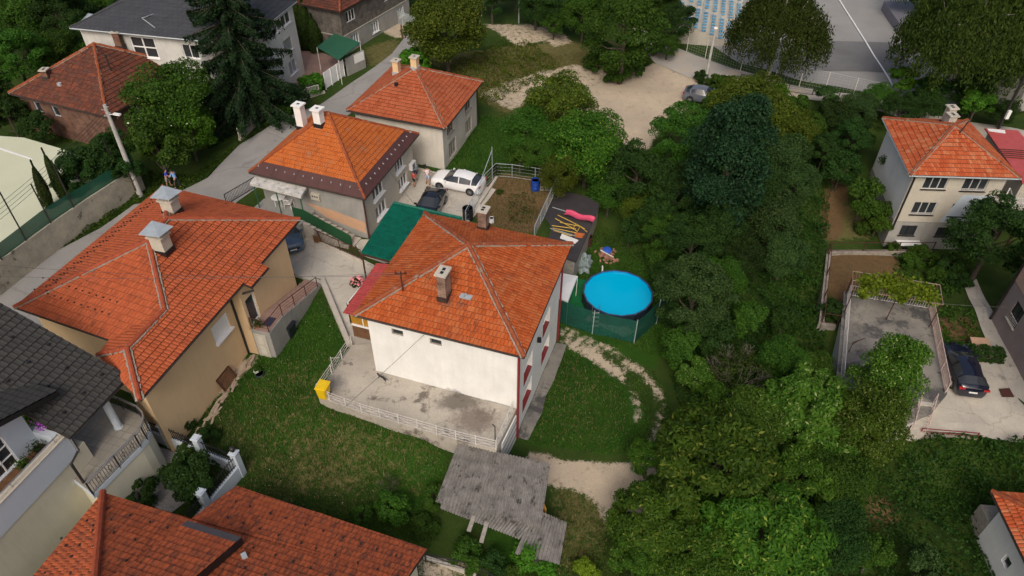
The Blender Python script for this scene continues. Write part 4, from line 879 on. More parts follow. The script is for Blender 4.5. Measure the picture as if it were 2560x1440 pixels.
b = at(2392, 296, ZR+2.4); b = P(A_.x+.3, A_.y+1.2, A_.z-.6); chimney(hR, 0, 0, b.z, ztop(2390, 290, b), .6, .6, 'concrete', 'concrete', 0, bpos=b); b2 = P(b.x+.3, b.y+.9, b.z-.3); chimney(hR, 0, 0, b2.z, ztop(2393, 272, b2), .6, .6, 'concrete', 'concrete', 0, bpos=b2)
b = onroof(2398, 334, E_, A_, 1); mb = MB(); mb.tube([b, P(b.x+.3, b.y, ztop(2416, 303, b))], .05, 6); mb.build('service_mast', M_['black_metal'], hR)
tt3 = P(*tt, 0); nn3 = P(tt.y, -tt.x, 0); z0 = 2.15
bal = thing('rusty_balcony', 'cluttered balcony with bent metal bars on the right end of the three-storey house', 'balcony', P(*fp[2], 0)); a = P(*fp[2], 0)-tt3*1.0
mb = MB(); mb.slab([a+P(0, 0, z0), a+nn3*1.4+P(0, 0, z0), a+nn3*1.4+tt3*5+P(0, 0, z0), a+tt3*5+P(0, 0, z0)], .14); mb.build('balcony_slab', M_['concrete'], bal); mb = MB()
for i in range(14): s = a+nn3*1.35+tt3*(i*.38); mb.tube([s+P(0, 0, z0), s+P(rnd.uniform(-.3, .3), rnd.uniform(-.2, .2), z0+.9)], .02, 5)
for z in (.45, .9): mb.tube([a+nn3*1.35+P(0, 0, z0+z), a+nn3*1.35+tt3*5+P(0, 0, z0+z)], .03, 5)
for s_, e_ in (((2500, 520), (2525, 470)), ((2525, 470), (2540, 520)), ((2552, 480), (2535, 520))): mb.tube([at(*s_, 2.3), at(*e_, 3.6)], .04, 5)
mb.build('railing', M_['white_metal'], bal)
for i in range(3): s = a+nn3*1.3+tt3*(1+i*1.7); mb = MB(); mb.tube([s+P(0, 0, z0-.1), P(s.x, s.y, -3)], .07, 6); mb.build('post', M_['rust_metal'], bal)
rd = thing('red_roof_annexe', 'annexe with flat dark red sheet roof beyond the three-storey house', 'shed', at(2530, 400, 0)); q = [at(*r_, 2.9) for r_ in ((2462, 320), (2556, 455), (2660, 455), (2545, 326))]
mb = MB(); mb.slab(q, .12); mb.build('roof', M_['red_metal'], rd); mb = MB(); mb.prism(insetp(ccw([Vector((x.x, x.y, 0)) for x in q]), [.3]*4), -1.5, 2.8); mb.build('wall', M_['cream_plaster'], rd)
mb = MB(); q2 = [at(*r_, 2.95) for r_ in ((2468, 321), (2472, 327), (2514, 333), (2512, 325))]; mb.slab(q2, .03); mb.build('roof_light', M_['plastic_white'], rd)
mb = MB()
for i in range(5): mb.bar(at(2490+i*4, 372+i*5, 2.95), at(2560, 376+i*5, 2.95), .06)
mb.build('roof_ladder', M_['brown_metal'], rd)
# ---- O: foreground tiled roof
def vplane_hit(px, py, o, d):       # pixel ray with the vertical plane through o along d
    n = Vector((-d.y, d.x)); r = cray(px, py); s = n.dot(Vector((o.x, o.y)))/(n.x*r.x+n.y*r.y); return CAM+r*s
ZO = 2.9; C0 = at(258, 1233, ZO); R0 = at(465, 1300, ZO); L0_ = at(85, 1440, ZO); dr = (R0-C0).normalized(); dl = (L0_-C0).normalized(); hb = (dr+dl).normalized()
Hz = vplane_hit(240, 1440, C0, hb); vr = (Hz-C0)-dr*(Hz-C0).dot(dr); vr.normalize(); vl = (Hz-C0)-dl*(Hz-C0).dot(dl); vl.normalize(); HE = C0+(Hz-C0)*1.7
print('O', C0, Hz, vr, vl)
hO = thing('foreground_house', 'nearest house with weathered orange tile roof and dark dormer edge at the bottom', 'house', P(-14, 15, 0)); UP = (Hz-C0).length*1.7
kR = (HE-C0).dot(vr); kL = (HE-C0).dot(vl)
G0, G1 = onpl(590, 1215, C0, R0, Hz), onpl(1068, 1373, C0, R0, Hz); G2 = onpl(1010, 1440, C0, R0, Hz); g_ = (G1-G0).normalized(); vg = (G2-G1)*2.2; G3 = onpl(475, 1300, C0, R0, Hz)
vv = (vr*kR); uR = (G3-C0).dot(dr)
gv = (G1-C0).dot(vr); fac = [[C0, G3, G0, G1, G1+vr*(kR-gv), HE], [C0, C0+dl*14, C0+dl*14+vl*kL, HE]]
roof(hO, fac, [(C0, HE)], 'tile_fore', 'ridge_red', mort=False, row=.40, lift=.045, r=.16); gutter(hO, [C0, C0+dr*uR]); gutter(hO, [G0, G1]); gutter(hO, [C0, C0+dl*14])
gs = [G0+g_*(.8+i*1.0+.5*(j % 2))+vr*(1.2+j*1.3)+P(0, 0, .09) for i in range(10) for j in range(4)]+[C0+dr*(1.2+i*1.1+.5*(j % 2))+vr*(.9+j*1.3)+P(0, 0, .09) for i in range(4) for j in range(3)]+[C0+dl*(1.6+i*1.3+.5*(j % 2))+vl*(.7+j*1.0)+P(0, 0, .09) for i in range(4) for j in range(3)]
gs = [q+dr*rnd.uniform(-.12, .12) for q in gs]; guards(hO, gs, (.08, .10, .05), .3, M_['black'])
nO = dr.cross(vr); nO = nO if nO.z > 0 else -nO; rs = nO*.55
d0, d1 = onpl(470, 1303, C0+rs, R0+rs, Hz+rs), onpl(604, 1344, C0+rs, R0+rs, Hz+rs); ddr = (d1-d0); vd = vr*6+P(0, 0, -.0)
mb = MB(); facet(mb, [d0+vr*.45, d1+vr*.45, d1+vr*6, d0+vr*6], .40, .045); dm = mb.build('dormer_roof', [M_['tile_fore'], M_['tile_gap_shade']], hO)
mb = MB(); mb.slab([d0, d1, d1+vr*6.02, d0+vr*6.02], .5); mb.build('dormer_side', M_['black'], hO); mb = MB(); mb.slab([d0-nO*0+P(0, 0, .06), d1+P(0, 0, .06), d1+vr*.42+P(0, 0, .06), d0+vr*.42+P(0, 0, .06)], .08)
mb.build('dormer_flashing', plain('grey_flashing', (.075, .07, .075), .5), dm); mb = MB(); s_ = onpl(612, 1393, C0, R0, Hz); mb.box(s_+P(0, 0, .1), (.22, .3, .14), .6); mb.build('skylight', M_['galv'], hO)
q = [C0+dr*.5+vr*.5, C0+dr*uR+vr*.5, G0+g_*.5+vr*.5, G1-g_*.4+vr*.5, G1-g_*.4+vr*9, C0+dl*12+dr*6, C0+dl*12+dr*.5]; mb = MB()
mb.prism([(C0+dr*.6+dl*.6).xy, (C0+dr*uR+dl*.6).xy, (G0+g_*.4+P(vr.x, vr.y)*.6).xy, (G1-g_*.4+P(vr.x, vr.y)*.6).xy, (G1-g_*.4+P(vr.x, vr.y)*8).xy, (C0+dr*.6+dl*10).xy], -2.8, min(G0.z, ZO)-.15); mb.build('wall', M_['beige_plaster'], hO)
# ---- P: dark roofed house with terrace on the left
ZP = 4.75; K, K2 = at(322, 940, ZP), at(174, 1096, ZP); e_ = (K2-K).normalized(); up_ = P(e_.y, -e_.x, 0); up_ = up_ if up_.dot(at(0, 755, ZP)-K) > 0 else -up_
Kv = vplane_hit(0, 757, K, up_); vP = (Kv-K).normalized(); print('P', K, K2, vP)
hP = thing('balcony_house', 'cream and pale blue house with dark tile roof, curved tiled terrace and flower balcony', 'house', P(-24, 20, 0))
roof(hP, [[K, K2, K2+vP*15, K+vP*15]], [], 'tile_dark', row=.42, lift=.055); gutter(hP, [K, K2], 'black_metal')
guards(hP, [K+e_*(.7+i*1.3+.6*(j % 2))+vP*(1+j*1.5)+P(0, 0, .1) for i in range(3) for j in range(8)], (.12, .14, .07), .4, M_['black'])
kA = at(143, 977, 6.2); vq = vplane_hit(0, 1052, kA, e_)-kA; vq.normalize(); up0_ = P(up_.x, up_.y, 0).normalized()
mb = MB(); facet(mb, [kA, kA+up0_*7, kA+up0_*7+vq*8, kA+vq*8], .42, .05); dq = mb.build('dormer_roof', [M_['tile_dark'], M_['black']], hP); mb = MB(); mb.slab([x-P(0, 0, .05) for x in (kA, kA+up0_*7, kA+up0_*7+vq*8, kA+vq*8)], .28); mb.build('fascia', M_['black'], dq); ZQ = 6.0
ZBf = 3.7; a, b = at(-160, 1360, ZBf), at(101, 1107, ZBf); a = b+(at(0, 1206, ZBf)-b).normalized()*9
uj = uz(a, b, 52, 1155)[0]; ow = (uj-2.6, uj, ZBf+.05, 5.75); mb = MB(); wall(mb, None, a, b, ZBf-.2, ZQ-.1, [ow]); mb.face([P(*a.xy, ZQ-.1), P(*b.xy, ZQ-.1), P(*b.xy, ZQ+.1), P(*a.xy, ZQ+3.2)]); inw = left(a, b); wall(mb, None, b, b+inw*4, ZBf-.2, ZQ-.1); mb.build('dormer_wall', M_['blue_white'], hP)
window(hP, a, b, ow, 4, rows=3, sill=None, name='balcony_window', fw_=.06)
pa, pb = at(-40, 1302, 4.6), at(167, 1087, 4.6); td = (pb-pa).normalized(); ip = left(pa, pb); pa = pa-td*5
mb = MB(); mb.prism([pa.xy, pb.xy, (pb+ip*.3).xy, (pa+ip*.3).xy], 3.1, 4.6); mb.prism([(pb-td*.02).xy, (pb-td*.02+ip*2.3).xy, (pb-td*.35+ip*2.3).xy, (pb-td*.35+ip*.3).xy][::-1], 3.1, 4.6); mb.build('parapet', M_['blue_white'], hP)
mb = MB(); mb.prism([(pa+ip*-.04).xy, (pb-ip*.04+td*.04).xy, (pb+ip*.36+td*.04).xy, (pa+ip*.36).xy], 4.6, 4.65); mb.build('coping', M_['cream_plaster'], hP)
mb = MB(); mb.prism([(pa+ip*.28).xy, (pb+ip*.28-td*.3).xy, (pb+ip*2.2-td*.3).xy, (pa+ip*3).xy], 3.3, ZBf); mb.build('balcony_floor', M_['brown_wood'], hP)
mb = MB(); r0, r1 = pa+ip*.1+P(0, 0, .3), pb+ip*.1+P(0, 0, .3)-td*.3; mb.tube([P(r0.x, r0.y, 4.95), P(r1.x, r1.y, 4.95)], .035, 8)
for f_ in (.3, .5, .7, .97): q = pt(r0, f_, r1); mb.tube([P(q.x, q.y, 4.6), P(q.x, q.y, 4.95)], .02, 6)
mb.build('handrail', M_['steel'], hP)
mb = MB(); cr_ = pb+td*.55; mb.prism([(pa+ip*.06).xy, (cr_+ip*.06).xy, (cr_+ip*6).xy, (pa+ip*8).xy], -2, 3.3); mb.build('wall', M_['beige_plaster'], hP)
mb = MB(); w_ = [at(178, 1098, 4.65), at(196, 1126, 4.2), at(178, 1160, 3.6), vplane_hit(240, 1256, cr_-ip*.05, td)]; w_[3] = P(w_[2].x, w_[2].y, -.6); mb.tube(w_, .07, 8); mb.build('downpipe', M_['black_metal'], hP)
ZT = 2.0; out = [(232, 1238), (300, 1168), (352, 1116), (368, 1096), (375, 1076), (371, 1058), (355, 1042), (310, 1022), (268, 1008)]; ow_ = [at(*q, ZT) for q in out]
fl = [P(x.x, x.y, ZT) for x in ow_]+[P(*(K+vP*3).xy, ZT), P(*(K2+vP*3).xy, ZT), at(170, 1190, ZT)]
tg = MB(); tg.prism([x.xy for x in fl], ZT-.3, ZT); tg.build('terrace_slab', M_['blue_white'], hP); tg = MB(); c_ = sum(fl, P())/len(fl)
tg.prism([(c_+(x-c_)*.985).xy for x in fl], ZT, ZT+.02)
k = NT('floor_tiles'); br = k.n('TexBrick'); mp = k.n('Mapping'); mp.inputs['Rotation'].default_value = (0, 0, -math.atan2(td.y, td.x)); k.l(k.pos(), mp.inputs[0]); k.l(mp.outputs[0], br.inputs['Vector']); br.offset = 0
br.inputs['Color1'].default_value = (.29, .265, .22, 1); br.inputs['Color2'].default_value = (.34, .31, .26, 1); br.inputs['Mortar'].default_value = (.19, .17, .15, 1); br.inputs['Scale'].default_value = 1; br.inputs['Brick Width'].default_value = .45; br.inputs['Row Height'].default_value = .45; br.inputs['Mortar Size'].default_value = .025
k.l(k.mix(k.ramp(k.noise(k.pos(), 1.2, 5), .3, .7), br.outputs[0], (.23, .21, .175)), k.b.inputs['Base Color']); k.b.inputs['Roughness'].default_value = .5; tg.build('terrace_floor', k.m, hP)
mb = MB(); mb.prism([(c_+(x-c_)*.96).xy for x in fl], -2, ZT-.3); mb.build('terrace_wall', M_['beige_plaster'], hP)
rl = MB(); pkk = MB(); rail_ = ow_[0:9]; rail_ = [c_+(x-c_)*.985 for x in rail_]
for h in (1.0, .85): rl.tube([q+P(0, 0, h) for q in rail_], .035 if h > .9 else .025, 8)
rl.tube([q+P(0, 0, .14) for q in rail_], .025, 6); rg = rl.build('terrace_rail', M_['steel'], hP)
for i, (a, b) in enumerate(zip(rail_[:-1], rail_[1:])):
    n = max(1, int((b-a).length/.15))
    for j in range(n):
        q = a+(b-a)*j/n; pkk.bar(q+P(0, 0, .14), q+P(0, 0, .85), .018)
    m_ = MB(); m_.bar(a+P(0, 0, -.1), a+P(0, 0, .95), .06); m_.build('terrace_post', M_['black_metal'], hP)
    if (b-a).length > 1.2:
        for f_ in (.33, .75):
            q = pt(a, f_, b); d_ = (b-a).normalized()
            for sg in (-1, 1): pkk.tube([q+P(0, 0, .3), q+d_*.1*sg+P(0, 0, .5), q+P(0, 0, .7)], .014, 4)
pkk.build('terrace_pickets', M_['black_metal'], rg)
cb_ = at(297, 1068, ZT); mb = MB(); mb.lathe(cb_, [(.24, 0), (.24, .08), (.2, .1), (.2, 2.75)], 20); mb.build('column', M_['blue_white'], hP, smooth=True)
# ---- pink house at the right edge
pk0, pk1 = at(2478, 797, -2.1), at(2576, 990, -2.1); hK = thing('pink_house', 'salmon and mauve house with dark windows cut off by the right edge', 'house', pk0); tk = (pk1-pk0).normalized(); pk1 = pk0+tk*14; pkb = left(pk0, pk1)*8
ok2 = [rect(pk0, pk1, *r_) for r_ in (((2503, 793), (2527, 848)), ((2540, 880), (2556, 945)))]
print('pink', [[round(x, 2) for x in o] for o in ok2]); ok2 = [(1.3, 2.6, -.7, .9), (4.8, 6.1, -.7, .9), (1.5, 2.9, 2.6, 4.0), (5.2, 6.6, 2.6, 4.0)]
kf = [pk0.xy, pk1.xy, (pk1+pkb).xy, (pk0+pkb).xy]; house_walls(hK, kf, -2.6, 1.6, 'mauve_plaster', {0: ok2[:2]}); kf2 = insetp([P(*x, 0) for x in kf], [-.03]*4); house_walls(hK, kf2, 1.6, 5.0, 'pink_plaster', {0: ok2[2:]})
for i, o in enumerate(ok2): window(hK, *((kf[0], kf[1]) if i < 2 else (kf2[0], kf2[1])), o, 2, fr='black_metal', sill='cream_plaster', bars=.5 if i < 2 else 0)
for s_ in (0,): downpipe(hK, P(pk0.x-.08, pk0.y-.0, 5.1), P(pk0.x-.08, pk0.y-.0, -2.1), 'black_metal', .09)
EK = [P(*x, 5.0) for x in insetp([P(*x, 0) for x in kf], [-.5]*4)]; pyramid(hK, EK, sum(EK, P())/4+P(0, 0, 2.5), 'tile_right', mort=False)
# ---- bottom right white house
ZW = 1.2; wa = at(2437, 1352, -4.0); wb = at(2480, 1450, -4.0); tw_ = (wb-wa).normalized(); hW = thing('white_corner_house', 'white house with orange tile roof cut off by the lower right corner', 'house', wa); wb = wa+tw_*10; wi = left(wa, wb)*9
kf = [wa.xy, wb.xy, (wb+wi).xy, (wa+wi).xy]; zt_ = ztop(2508, 1262, wa); print('W top', zt_)
o_ = (1.9, 2.5, zt_-2.2, zt_-1.5); house_walls(hW, kf, -5, zt_, 'white_plaster', {0: [o_]}); window(hW, kf[0], kf[1], o_, 1, sill=None)
EW = [P(*x, zt_+.05) for x in insetp([P(*x, 0) for x in kf], [-.35, -.5, -.35, -.8])]; pyramid(hW, EW, sum(EW, P())/4+P(0, 0, 2.4), 'tile_right', mort=False); gutter(hW, EW+[EW[0]])
mb = MB(); mb.prism([(wa-wi*.0).xy, (wa-tw_*1.2).xy, (wa-tw_*1.2+wi*.12).xy, (wa+wi*.12).xy][::-1], -5, -2.2); mb.build('side_wall', M_['grey_wood'], hW)
# ---- garage with roof deck
ZG2 = -1.3; gq = [at(*q, ZG2) for q in ((2330, 1032), (2368, 985), (2328, 765), (2110, 728), (2085, 1010), (2230, 1075))]; mb = MB(); fpz = ccw([Vector((x.x, x.y)) for x in gq]); hg = thing('garage', 'flat roofed garage with stained concrete deck and white painted side', 'garage', P(24, 33, -3))
mb.prism([(P(*x, 0)).xy for x in insetp([P(*x, 0) for x in fpz], [.12]*6)], -5.2, ZG2-.16); mb.build('wall', M_['grey_white_plaster'], hg); mb = MB(); mb.prism(fpz, ZG2-.16, ZG2); mb.build('roof_deck', M_['deck_concrete'], hg)
b = at(2122, 880, ZG2); mb = MB(); mb.tube([b, b+P(0, 0, .9), b+P(.7, .1, 1.2)], .035, 6); mb.tube([b+P(0, 0, .7), b+P(.35, .05, 1.05)], .025, 6); tag(mb.build('bent_pipe', M_['rust_metal']), 'bent rusty pipe bracket on the left of the garage deck', 'pipe')
g_ = lambda x, y: at(x, y, ZG2+.02)
fence('deck_railing', 'white railing along the far edge of the garage deck under the vine', 'railing', [g_(2118, 738), g_(2322, 772)], .95, 'white_metal', 2.2, .16)
fence('deck_railing', 'pinkish railing along the right edge of the garage deck beside the black car', 'railing', [g_(2322, 774), g_(2362, 982)], .95, 'pink_metal', 2.2, .13)
fence('deck_railing', 'white railing along the left edge of the garage deck above its white wall', 'railing', [g_(2118, 742), g_(2100, 960)], .95, 'white_metal', 2.4, .22)
sg = thing('deck_stairs', 'concrete steps with pink railings going down from the garage deck', 'stairs', g_(2300, 1040)); mb = MB(); s0, s1 = at(2296, 1004, ZG2), at(2332, 1008, ZG2); dn_ = (at(2292, 1085, ZG2)-at(2303, 1010, ZG2)); dn_.z = 0; dn_.normalize()
for i in range(6): q0, q1 = s0+dn_*i*.33, s1+dn_*i*.33; mb.prism([q0.xy, q1.xy, (q1+dn_*.33).xy, (q0+dn_*.33).xy][::-1] if 0 else ccw([Vector(q0.xy), Vector(q1.xy), Vector((q1+dn_*.33).xy), Vector((q0+dn_*.33).xy)]), -3.4, ZG2+.05-i*.17)
mb.build('steps', M_['concrete'], sg); rl = MB()
for s in (s0, s1):
    for i in range(7): q = s+dn_*i*.33+P(0, 0, -i*.17); rl.tube([q, q+P(0, 0, .9)], .018, 5)
    for h in (.9, .1): rl.tube([s+P(0, 0, h), s+dn_*2+P(0, 0, h-1.02)], .025, 5)
rl.build('stair_railing', M_['pink_metal'], sg)
# pergola with vine
pg = thing('pergola', 'rusty pipe pergola beyond the garage deck', 'pergola', at(2240, 720, -1.2)); zz = .85; q = [at(*r_, zz) for r_ in ((2133, 678), (2350, 712), (2358, 762), (2130, 724))]; mb = MB()
for i in range(27): mb.tube([pt(q[0], i/26, q[1]), pt(q[3], i/26, q[2])], .012, 4)
for s, e in ((0, 1), (1, 2), (2, 3), (3, 0)): mb.tube([q[s], q[e]], .03, 5)
mb.tube([pt(q[0], .5, q[3]), pt(q[1], .5, q[2])], .03, 5); mb.build('pipe_grid', surf('rusty_white', (.30, .24, .19), (.20, .12, .08), 5, .6), pg)
for f_ in (.02, .5, .98):
    for a, b in ((q[0], q[1]), (q[3], q[2])): s = pt(a, f_, b); mb = MB(); mb.tube([s, P(s.x, s.y, -2.8)], .035, 6); mb.build('post', M_['rust_metal'], pg)
ds = thing('satellite_dish', 'white satellite dish at the pergola by the garage deck', 'satellite dish', at(2284, 738, -.2)); c = at(2284, 725, .3); Mr = Matrix.Rotation(R_(58), 3, 'X') @ Matrix.Rotation(.3, 3, 'Y'); mb = MB()
mb.lathe(c, [(.03, 0), (.2, .02), (.38, .07), (.5, .13)], 20, 0, Mr); mb.build('reflector', M_['plastic_white'], ds, smooth=True); mb = MB(); mb.tube([c, P(c.x, c.y, ZG2)], .03, 6); mb.build('mast', M_['steel'], ds)
# raised garden bed and its wall
rb_ = [at(*q, -2.3) for q in ((2075, 640), (2060, 810), (2095, 812), (2108, 735), (2330, 760), (2340, 640))]
mb = MB(); w_ = [(2068, 632), (2048, 808)]; a, b = at(2072, 636, -2.2), at(2054, 806, -2.2); mb.bar(P(a.x, a.y, -3.7), P(b.x, b.y, -3.7), .35, 3.0); c = at(2090, 812, -2.2); mb.bar(P(b.x, b.y, -3.72), P(c.x, c.y, -3.72), .35, 3.0)
tag(mb.build('retaining_wall', M_['rubble']), 'stone retaining wall along the left side of the brown garden bed', 'wall'); mb = MB(); c = at(2330, 640, -2.4); mb.bar(P(a.x, a.y+.3, -2.6), P(c.x, c.y+.3, -2.6), .3, 1.0); tag(mb.build('retaining_wall', M_['rubble']), 'rubble stone wall between the brown garden bed and the three-storey house', 'wall')
fence('red_pipe_railing', 'thin red pipe railing around the brown garden bed', 'railing', [P(c.x, c.y+.3, -2.15), P(a.x, a.y+.3, -2.15), P(a.x, a.y, -2.2), P(b.x, b.y, -2.2), at(2092, 812, -2.2)], .9, 'rust_metal', 3.2, style='none', pmat='rust_metal')
bpy.data.objects['red_pipe_railing'].children[0]
mb = MB(); a, b = at(2300, 1083, -2.3), at(2440, 1095, -2.3); mb.bar(a-P(0, 0, .4), b-P(0, 0, .4), .25, 1.0); tag(mb.build('retaining_wall', M_['rubble']), 'low stone wall below the black car yard', 'wall')
fence('red_pipe_railing', 'low red pipe railing at the lower edge of the black car yard', 'railing', [a+P(0, 0, .12), b+P(0, 0, .12)], .35, 'dark_red', 2.5, style='none')
# ---- corrugated shed
def corr(name, q, mat_, root, n, amp=.05, rows=3, hole=0):
    """corrugated sheet: q = 4 corners (far-left, far-right, near-right, near-left); ribs run far -> near"""
    mb = MB(); N_ = n*8
    for r_ in range(rows):
        f0, f1 = r_/rows, (r_+1)/rows+.03; off = [P(0, 0, rnd.uniform(-.004, .004)) for _ in range(n+1)]
        for i in range(N_):
            def pp(s, f): a = pt(q[0], s, q[1]); b = pt(q[3], s, q[2]); return pt(a, min(f, 1.03), b)+P(0, 0, amp*math.sin(s*n*2*math.pi)+.02*(1-f*rows+r_))+off[int(s*n)]*.6
            s0_, s1_ = i/N_, (i+1)/N_; mb.face([pp(s0_, f1), pp(s1_, f1), pp(s1_, f0), pp(s0_, f0)])
    return mb.build(name, mat_, root)
sh = thing('corrugated_shed', 'old shed with ragged grey corrugated roof below the terrace', 'shed', at(1240, 1260, -2.4)); zs, ze_ = -.15, -.75
a, b, c = at(1145, 1108, zs), at(1376, 1160, zs), at(1086, 1226, ze_); nl2 = onpl(1112, 1268, a, b, c)
q1 = [a, b, onpl(1352, 1318, a, b, c), onpl(1090, 1250, a, b, c)]; corr('roof', q1, M_['fibre_cement'], sh, 30, rows=4)
q2 = [onpl(1336, 1268, a, b, c)-P(0, 0, .12), onpl(1418, 1304, a, b, c)-P(0, 0, .12), onpl(1400, 1405, a, b, c)-P(0, 0, .12), onpl(1288, 1378, a, b, c)-P(0, 0, .12)]; corr('roof', q2, M_['fibre_cement'], sh, 12, rows=2)
q3 = [onpl(1110, 1235, a, b, c)-P(0, 0, .07), onpl(1350, 1290, a, b, c)-P(0, 0, .07), onpl(1300, 1345, a, b, c)-P(0, 0, .07), onpl(1100, 1268, a, b, c)-P(0, 0, .07)]; corr('roof', q3, M_['fibre_cement'], sh, 28, rows=2)
fpz = [pt(q1[0], .04, q1[1]), pt(q1[0], .96, q1[1]), onpl(1335, 1300, a, b, c), onpl(1110, 1245, a, b, c)]; mb = MB(); mb.prism(ccw([Vector(x.xy) for x in fpz]), -3.6, -.95); mb.build('wall', M_['grey_plaster'], sh)
fpz = [onpl(1345, 1285, a, b, c), onpl(1408, 1310, a, b, c), onpl(1392, 1390, a, b, c), onpl(1300, 1365, a, b, c)]; mb = MB(); mb.prism(ccw([Vector(x.xy) for x in fpz]), -3.6, -1.4); mb.build('wall', M_['grey_plaster'], sh)
mb = MB(); mb.bar(at(1185, 1290, -1.0), at(1172, 1328, -1.05), .22, .12); mb.bar(at(1218, 1305, -1.05), at(1203, 1356, -1.1), .22, .12); mb.build('beam_end', M_['grey_wood'], sh)
mb = MB(); s = at(1358, 1270, -1.3); mb.box(s, (.1, .7, .9), .3); mb.build('plank', M_['yellow_panel'], sh)
# ---- flat felt roof shed with junk
fs = thing('felt_shed', 'long low shed with black felt roof behind the white house', 'shed', at(1440, 560, -3)); zf = -.35; q = [at(*r_, zf) for r_ in ((1392, 474), (1504, 500), (1474, 575), (1440, 655), (1330, 612))]
mb = MB(); mb.slab(q, .1); mb.build('roof', M_['tar_felt'], fs); mb = MB(); mb.prism([x.xy for x in insetp(ccw_ if 0 else [P(*x, 0) for x in ccw([Vector(x.xy) for x in q])], [.15]*5)], -3.6, zf-.12); mb.build('wall', M_['grey_wood'], fs)
mb = MB(); mb.bar(at(1381, 518, zf+.03), at(1478, 548, zf+.03), .06, .04); mb.bar(at(1352, 564, zf+.03), at(1440, 590, zf+.03), .06, .04); mb.build('roof_batten', M_['galv'], fs)
# ---- retaining wall, windbreak and pale court on the left
ZCt = 2.1; rw = [at(340, 418, ZCt), at(215, 498, ZCt), at(120, 562, ZCt), at(0, 650, ZCt), at(-120, 740, ZCt)]
mb = MB(); 
for a, b in zip(rw[:-1], rw[1:]): mb.bar(P(a.x, a.y, ZCt/2-.7), P(b.x, b.y, ZCt/2-.7), .3, ZCt+1.5)
tag(mb.build('retaining_wall', M_['stone_wall']), 'tall weathered concrete retaining wall beside the street', 'wall')
cq = [P(*rw[0].xy, 0), *[P(*x.xy, 0) for x in rw[1:]], at(-300, 700, 2), at(-300, 320, 2), at(60, 345, 2), at(230, 395, 2), at(300, 420, 2)]
cq = [x+left(rw[4], rw[0])*.16 if i < 5 else x for i, x in enumerate(cq)]
mb = MB(); mb.prism(ccw([Vector(x.xy) for x in cq]), -1.5, ZCt-.06); tag(mb.build('sports_court', M_['court_pale']), 'pale green sports court behind the retaining wall', None, kind='structure')
mb = MB(); mb.slab([at(-50, 352, ZCt-.04), at(80, 396, ZCt-.04), at(82, 400, ZCt-.04), at(-50, 357, ZCt-.04)], .015); tag(mb.build('court_line', M_['white_pvc']), 'white line on the pale court', None, kind='structure')
wf = thing('windbreak_fence', 'green mesh windbreak fence with tall black posts on the retaining wall', 'fence', rw[2]); mb = MB(); hh = 1.15
for a, b in zip(rw[:-1], rw[1:]):
    for k_ in range(4):
        s, e = pt(a, k_/4, b), pt(a, (k_+1)/4, b); j0, j1 = (.08*math.sin(s.x*2), .08*math.sin(e.x*2)); mb.face([s+P(0, 0, .02), e+P(0, 0, .02), e+P(0, 0, hh+j1), s+P(0, 0, hh+j0)])
mb.build('mesh_cloth', meshcloth('green_windbreak', (.006, .10, .055), .93), wf)
for bx, by, tx, ty in ((67, 603, 2, 477), (128, 559, 75, 460), (185, 520, 150, 395), (298, 446, 262, 345), (5, 650, -60, 520)):
    b = at(bx, by, ZCt); mb = MB(); mb.tube([b, P(b.x, b.y, max(ZCt+2.2, min(ZCt+5, ztop(tx, ty, b))))], .05, 6); mb.build('post', M_['black_metal'], wf)
# ---- driveway gate, canopy, railings near the tall house
gt = thing('driveway_gate', 'white sheet metal driveway gate beside a grey concrete pier', 'gate', gp(840, 205)); a, b = gp(815, 224), gp(862, 191); c = gp(914, 168); mb = MB(); zg = a.z
mb.bar(a+P(0, 0, .95), b+P(0, 0, .95), .05, 1.7); mb.build('gate_leaf', M_['white_pvc'], gt); mb = MB()
for f_ in (0, .33, .66, 1): q = pt(a, f_, b)-left(a, b)*.04; mb.bar(q, q+P(0, 0, 1.85), .07)
mb.build('gate_frame', M_['plastic_white'], gt); mb = MB(); mb.bar(b+P(.3, .15, .95), c+P(0, 0, .95), .2, 1.9); mb.build('pier', M_['grey_plaster'], gt); mb = MB(); o_ = -left(b, c)*.16; mb.bar(pt(b, .12, c)+o_+P(0, 0, 1.4), pt(b, .95, c)+o_+P(0, 0, 1.4), .05, .9); mb.build('letter_panel', M_['plastic_white'], gt)
gc = thing('green_canopy', 'green sheet canopy over the paved drive beside the gate', 'canopy', gp(840, 160)); q = [at(*r_, z_) for r_, z_ in (((792, 117), 3.1), ((846, 150), 3.0), ((900, 107), 3.0), ((836, 84), 3.1))]; mb = MB(); mb.slab(q, .05)
for i in range(16): mb.bar(pt(q[0], i/15, q[3])+P(0, 0, .015), pt(q[1], i/15, q[2])+P(0, 0, .015), .04, .05)
mb.build('roof', M_['green_sheet'], gc)
for x in q: mb = MB(); mb.bar(x-P(0, 0, .05), P(x.x, x.y, .3), .07); mb.build('post', M_['white_metal'], gc)
sheet('paving', [(690, 125), (800, 130), (870, 160), (815, 215), (745, 235)], M_['pavers'], .05, 'reddish paved drive by the gate')
mb = MB(); a, b = gp(690, 268), gp(812, 232); mb.bar(a, b, .25, .5); c = gp(600, 352); mb.bar(a, c, .25, .5); tag(mb.build('kerb_wall', M_['concrete']), 'low concrete kerb wall under the white street railing', 'kerb')
fence('street_railing', 'white picket railing at the roadside below the big spruce', 'railing', [gp(600, 350)+P(0, 0, .25), gp(690, 268)+P(0, 0, .25), gp(800, 240)+P(0, 0, .25)], .95, 'white_metal', 2.6, .14)
fence('metal_fence', 'grey sheet metal fence beyond the block house', 'fence', [gp(945, 42), gp(1040, 75)], 1.6, 'galv', 2.2, .07)
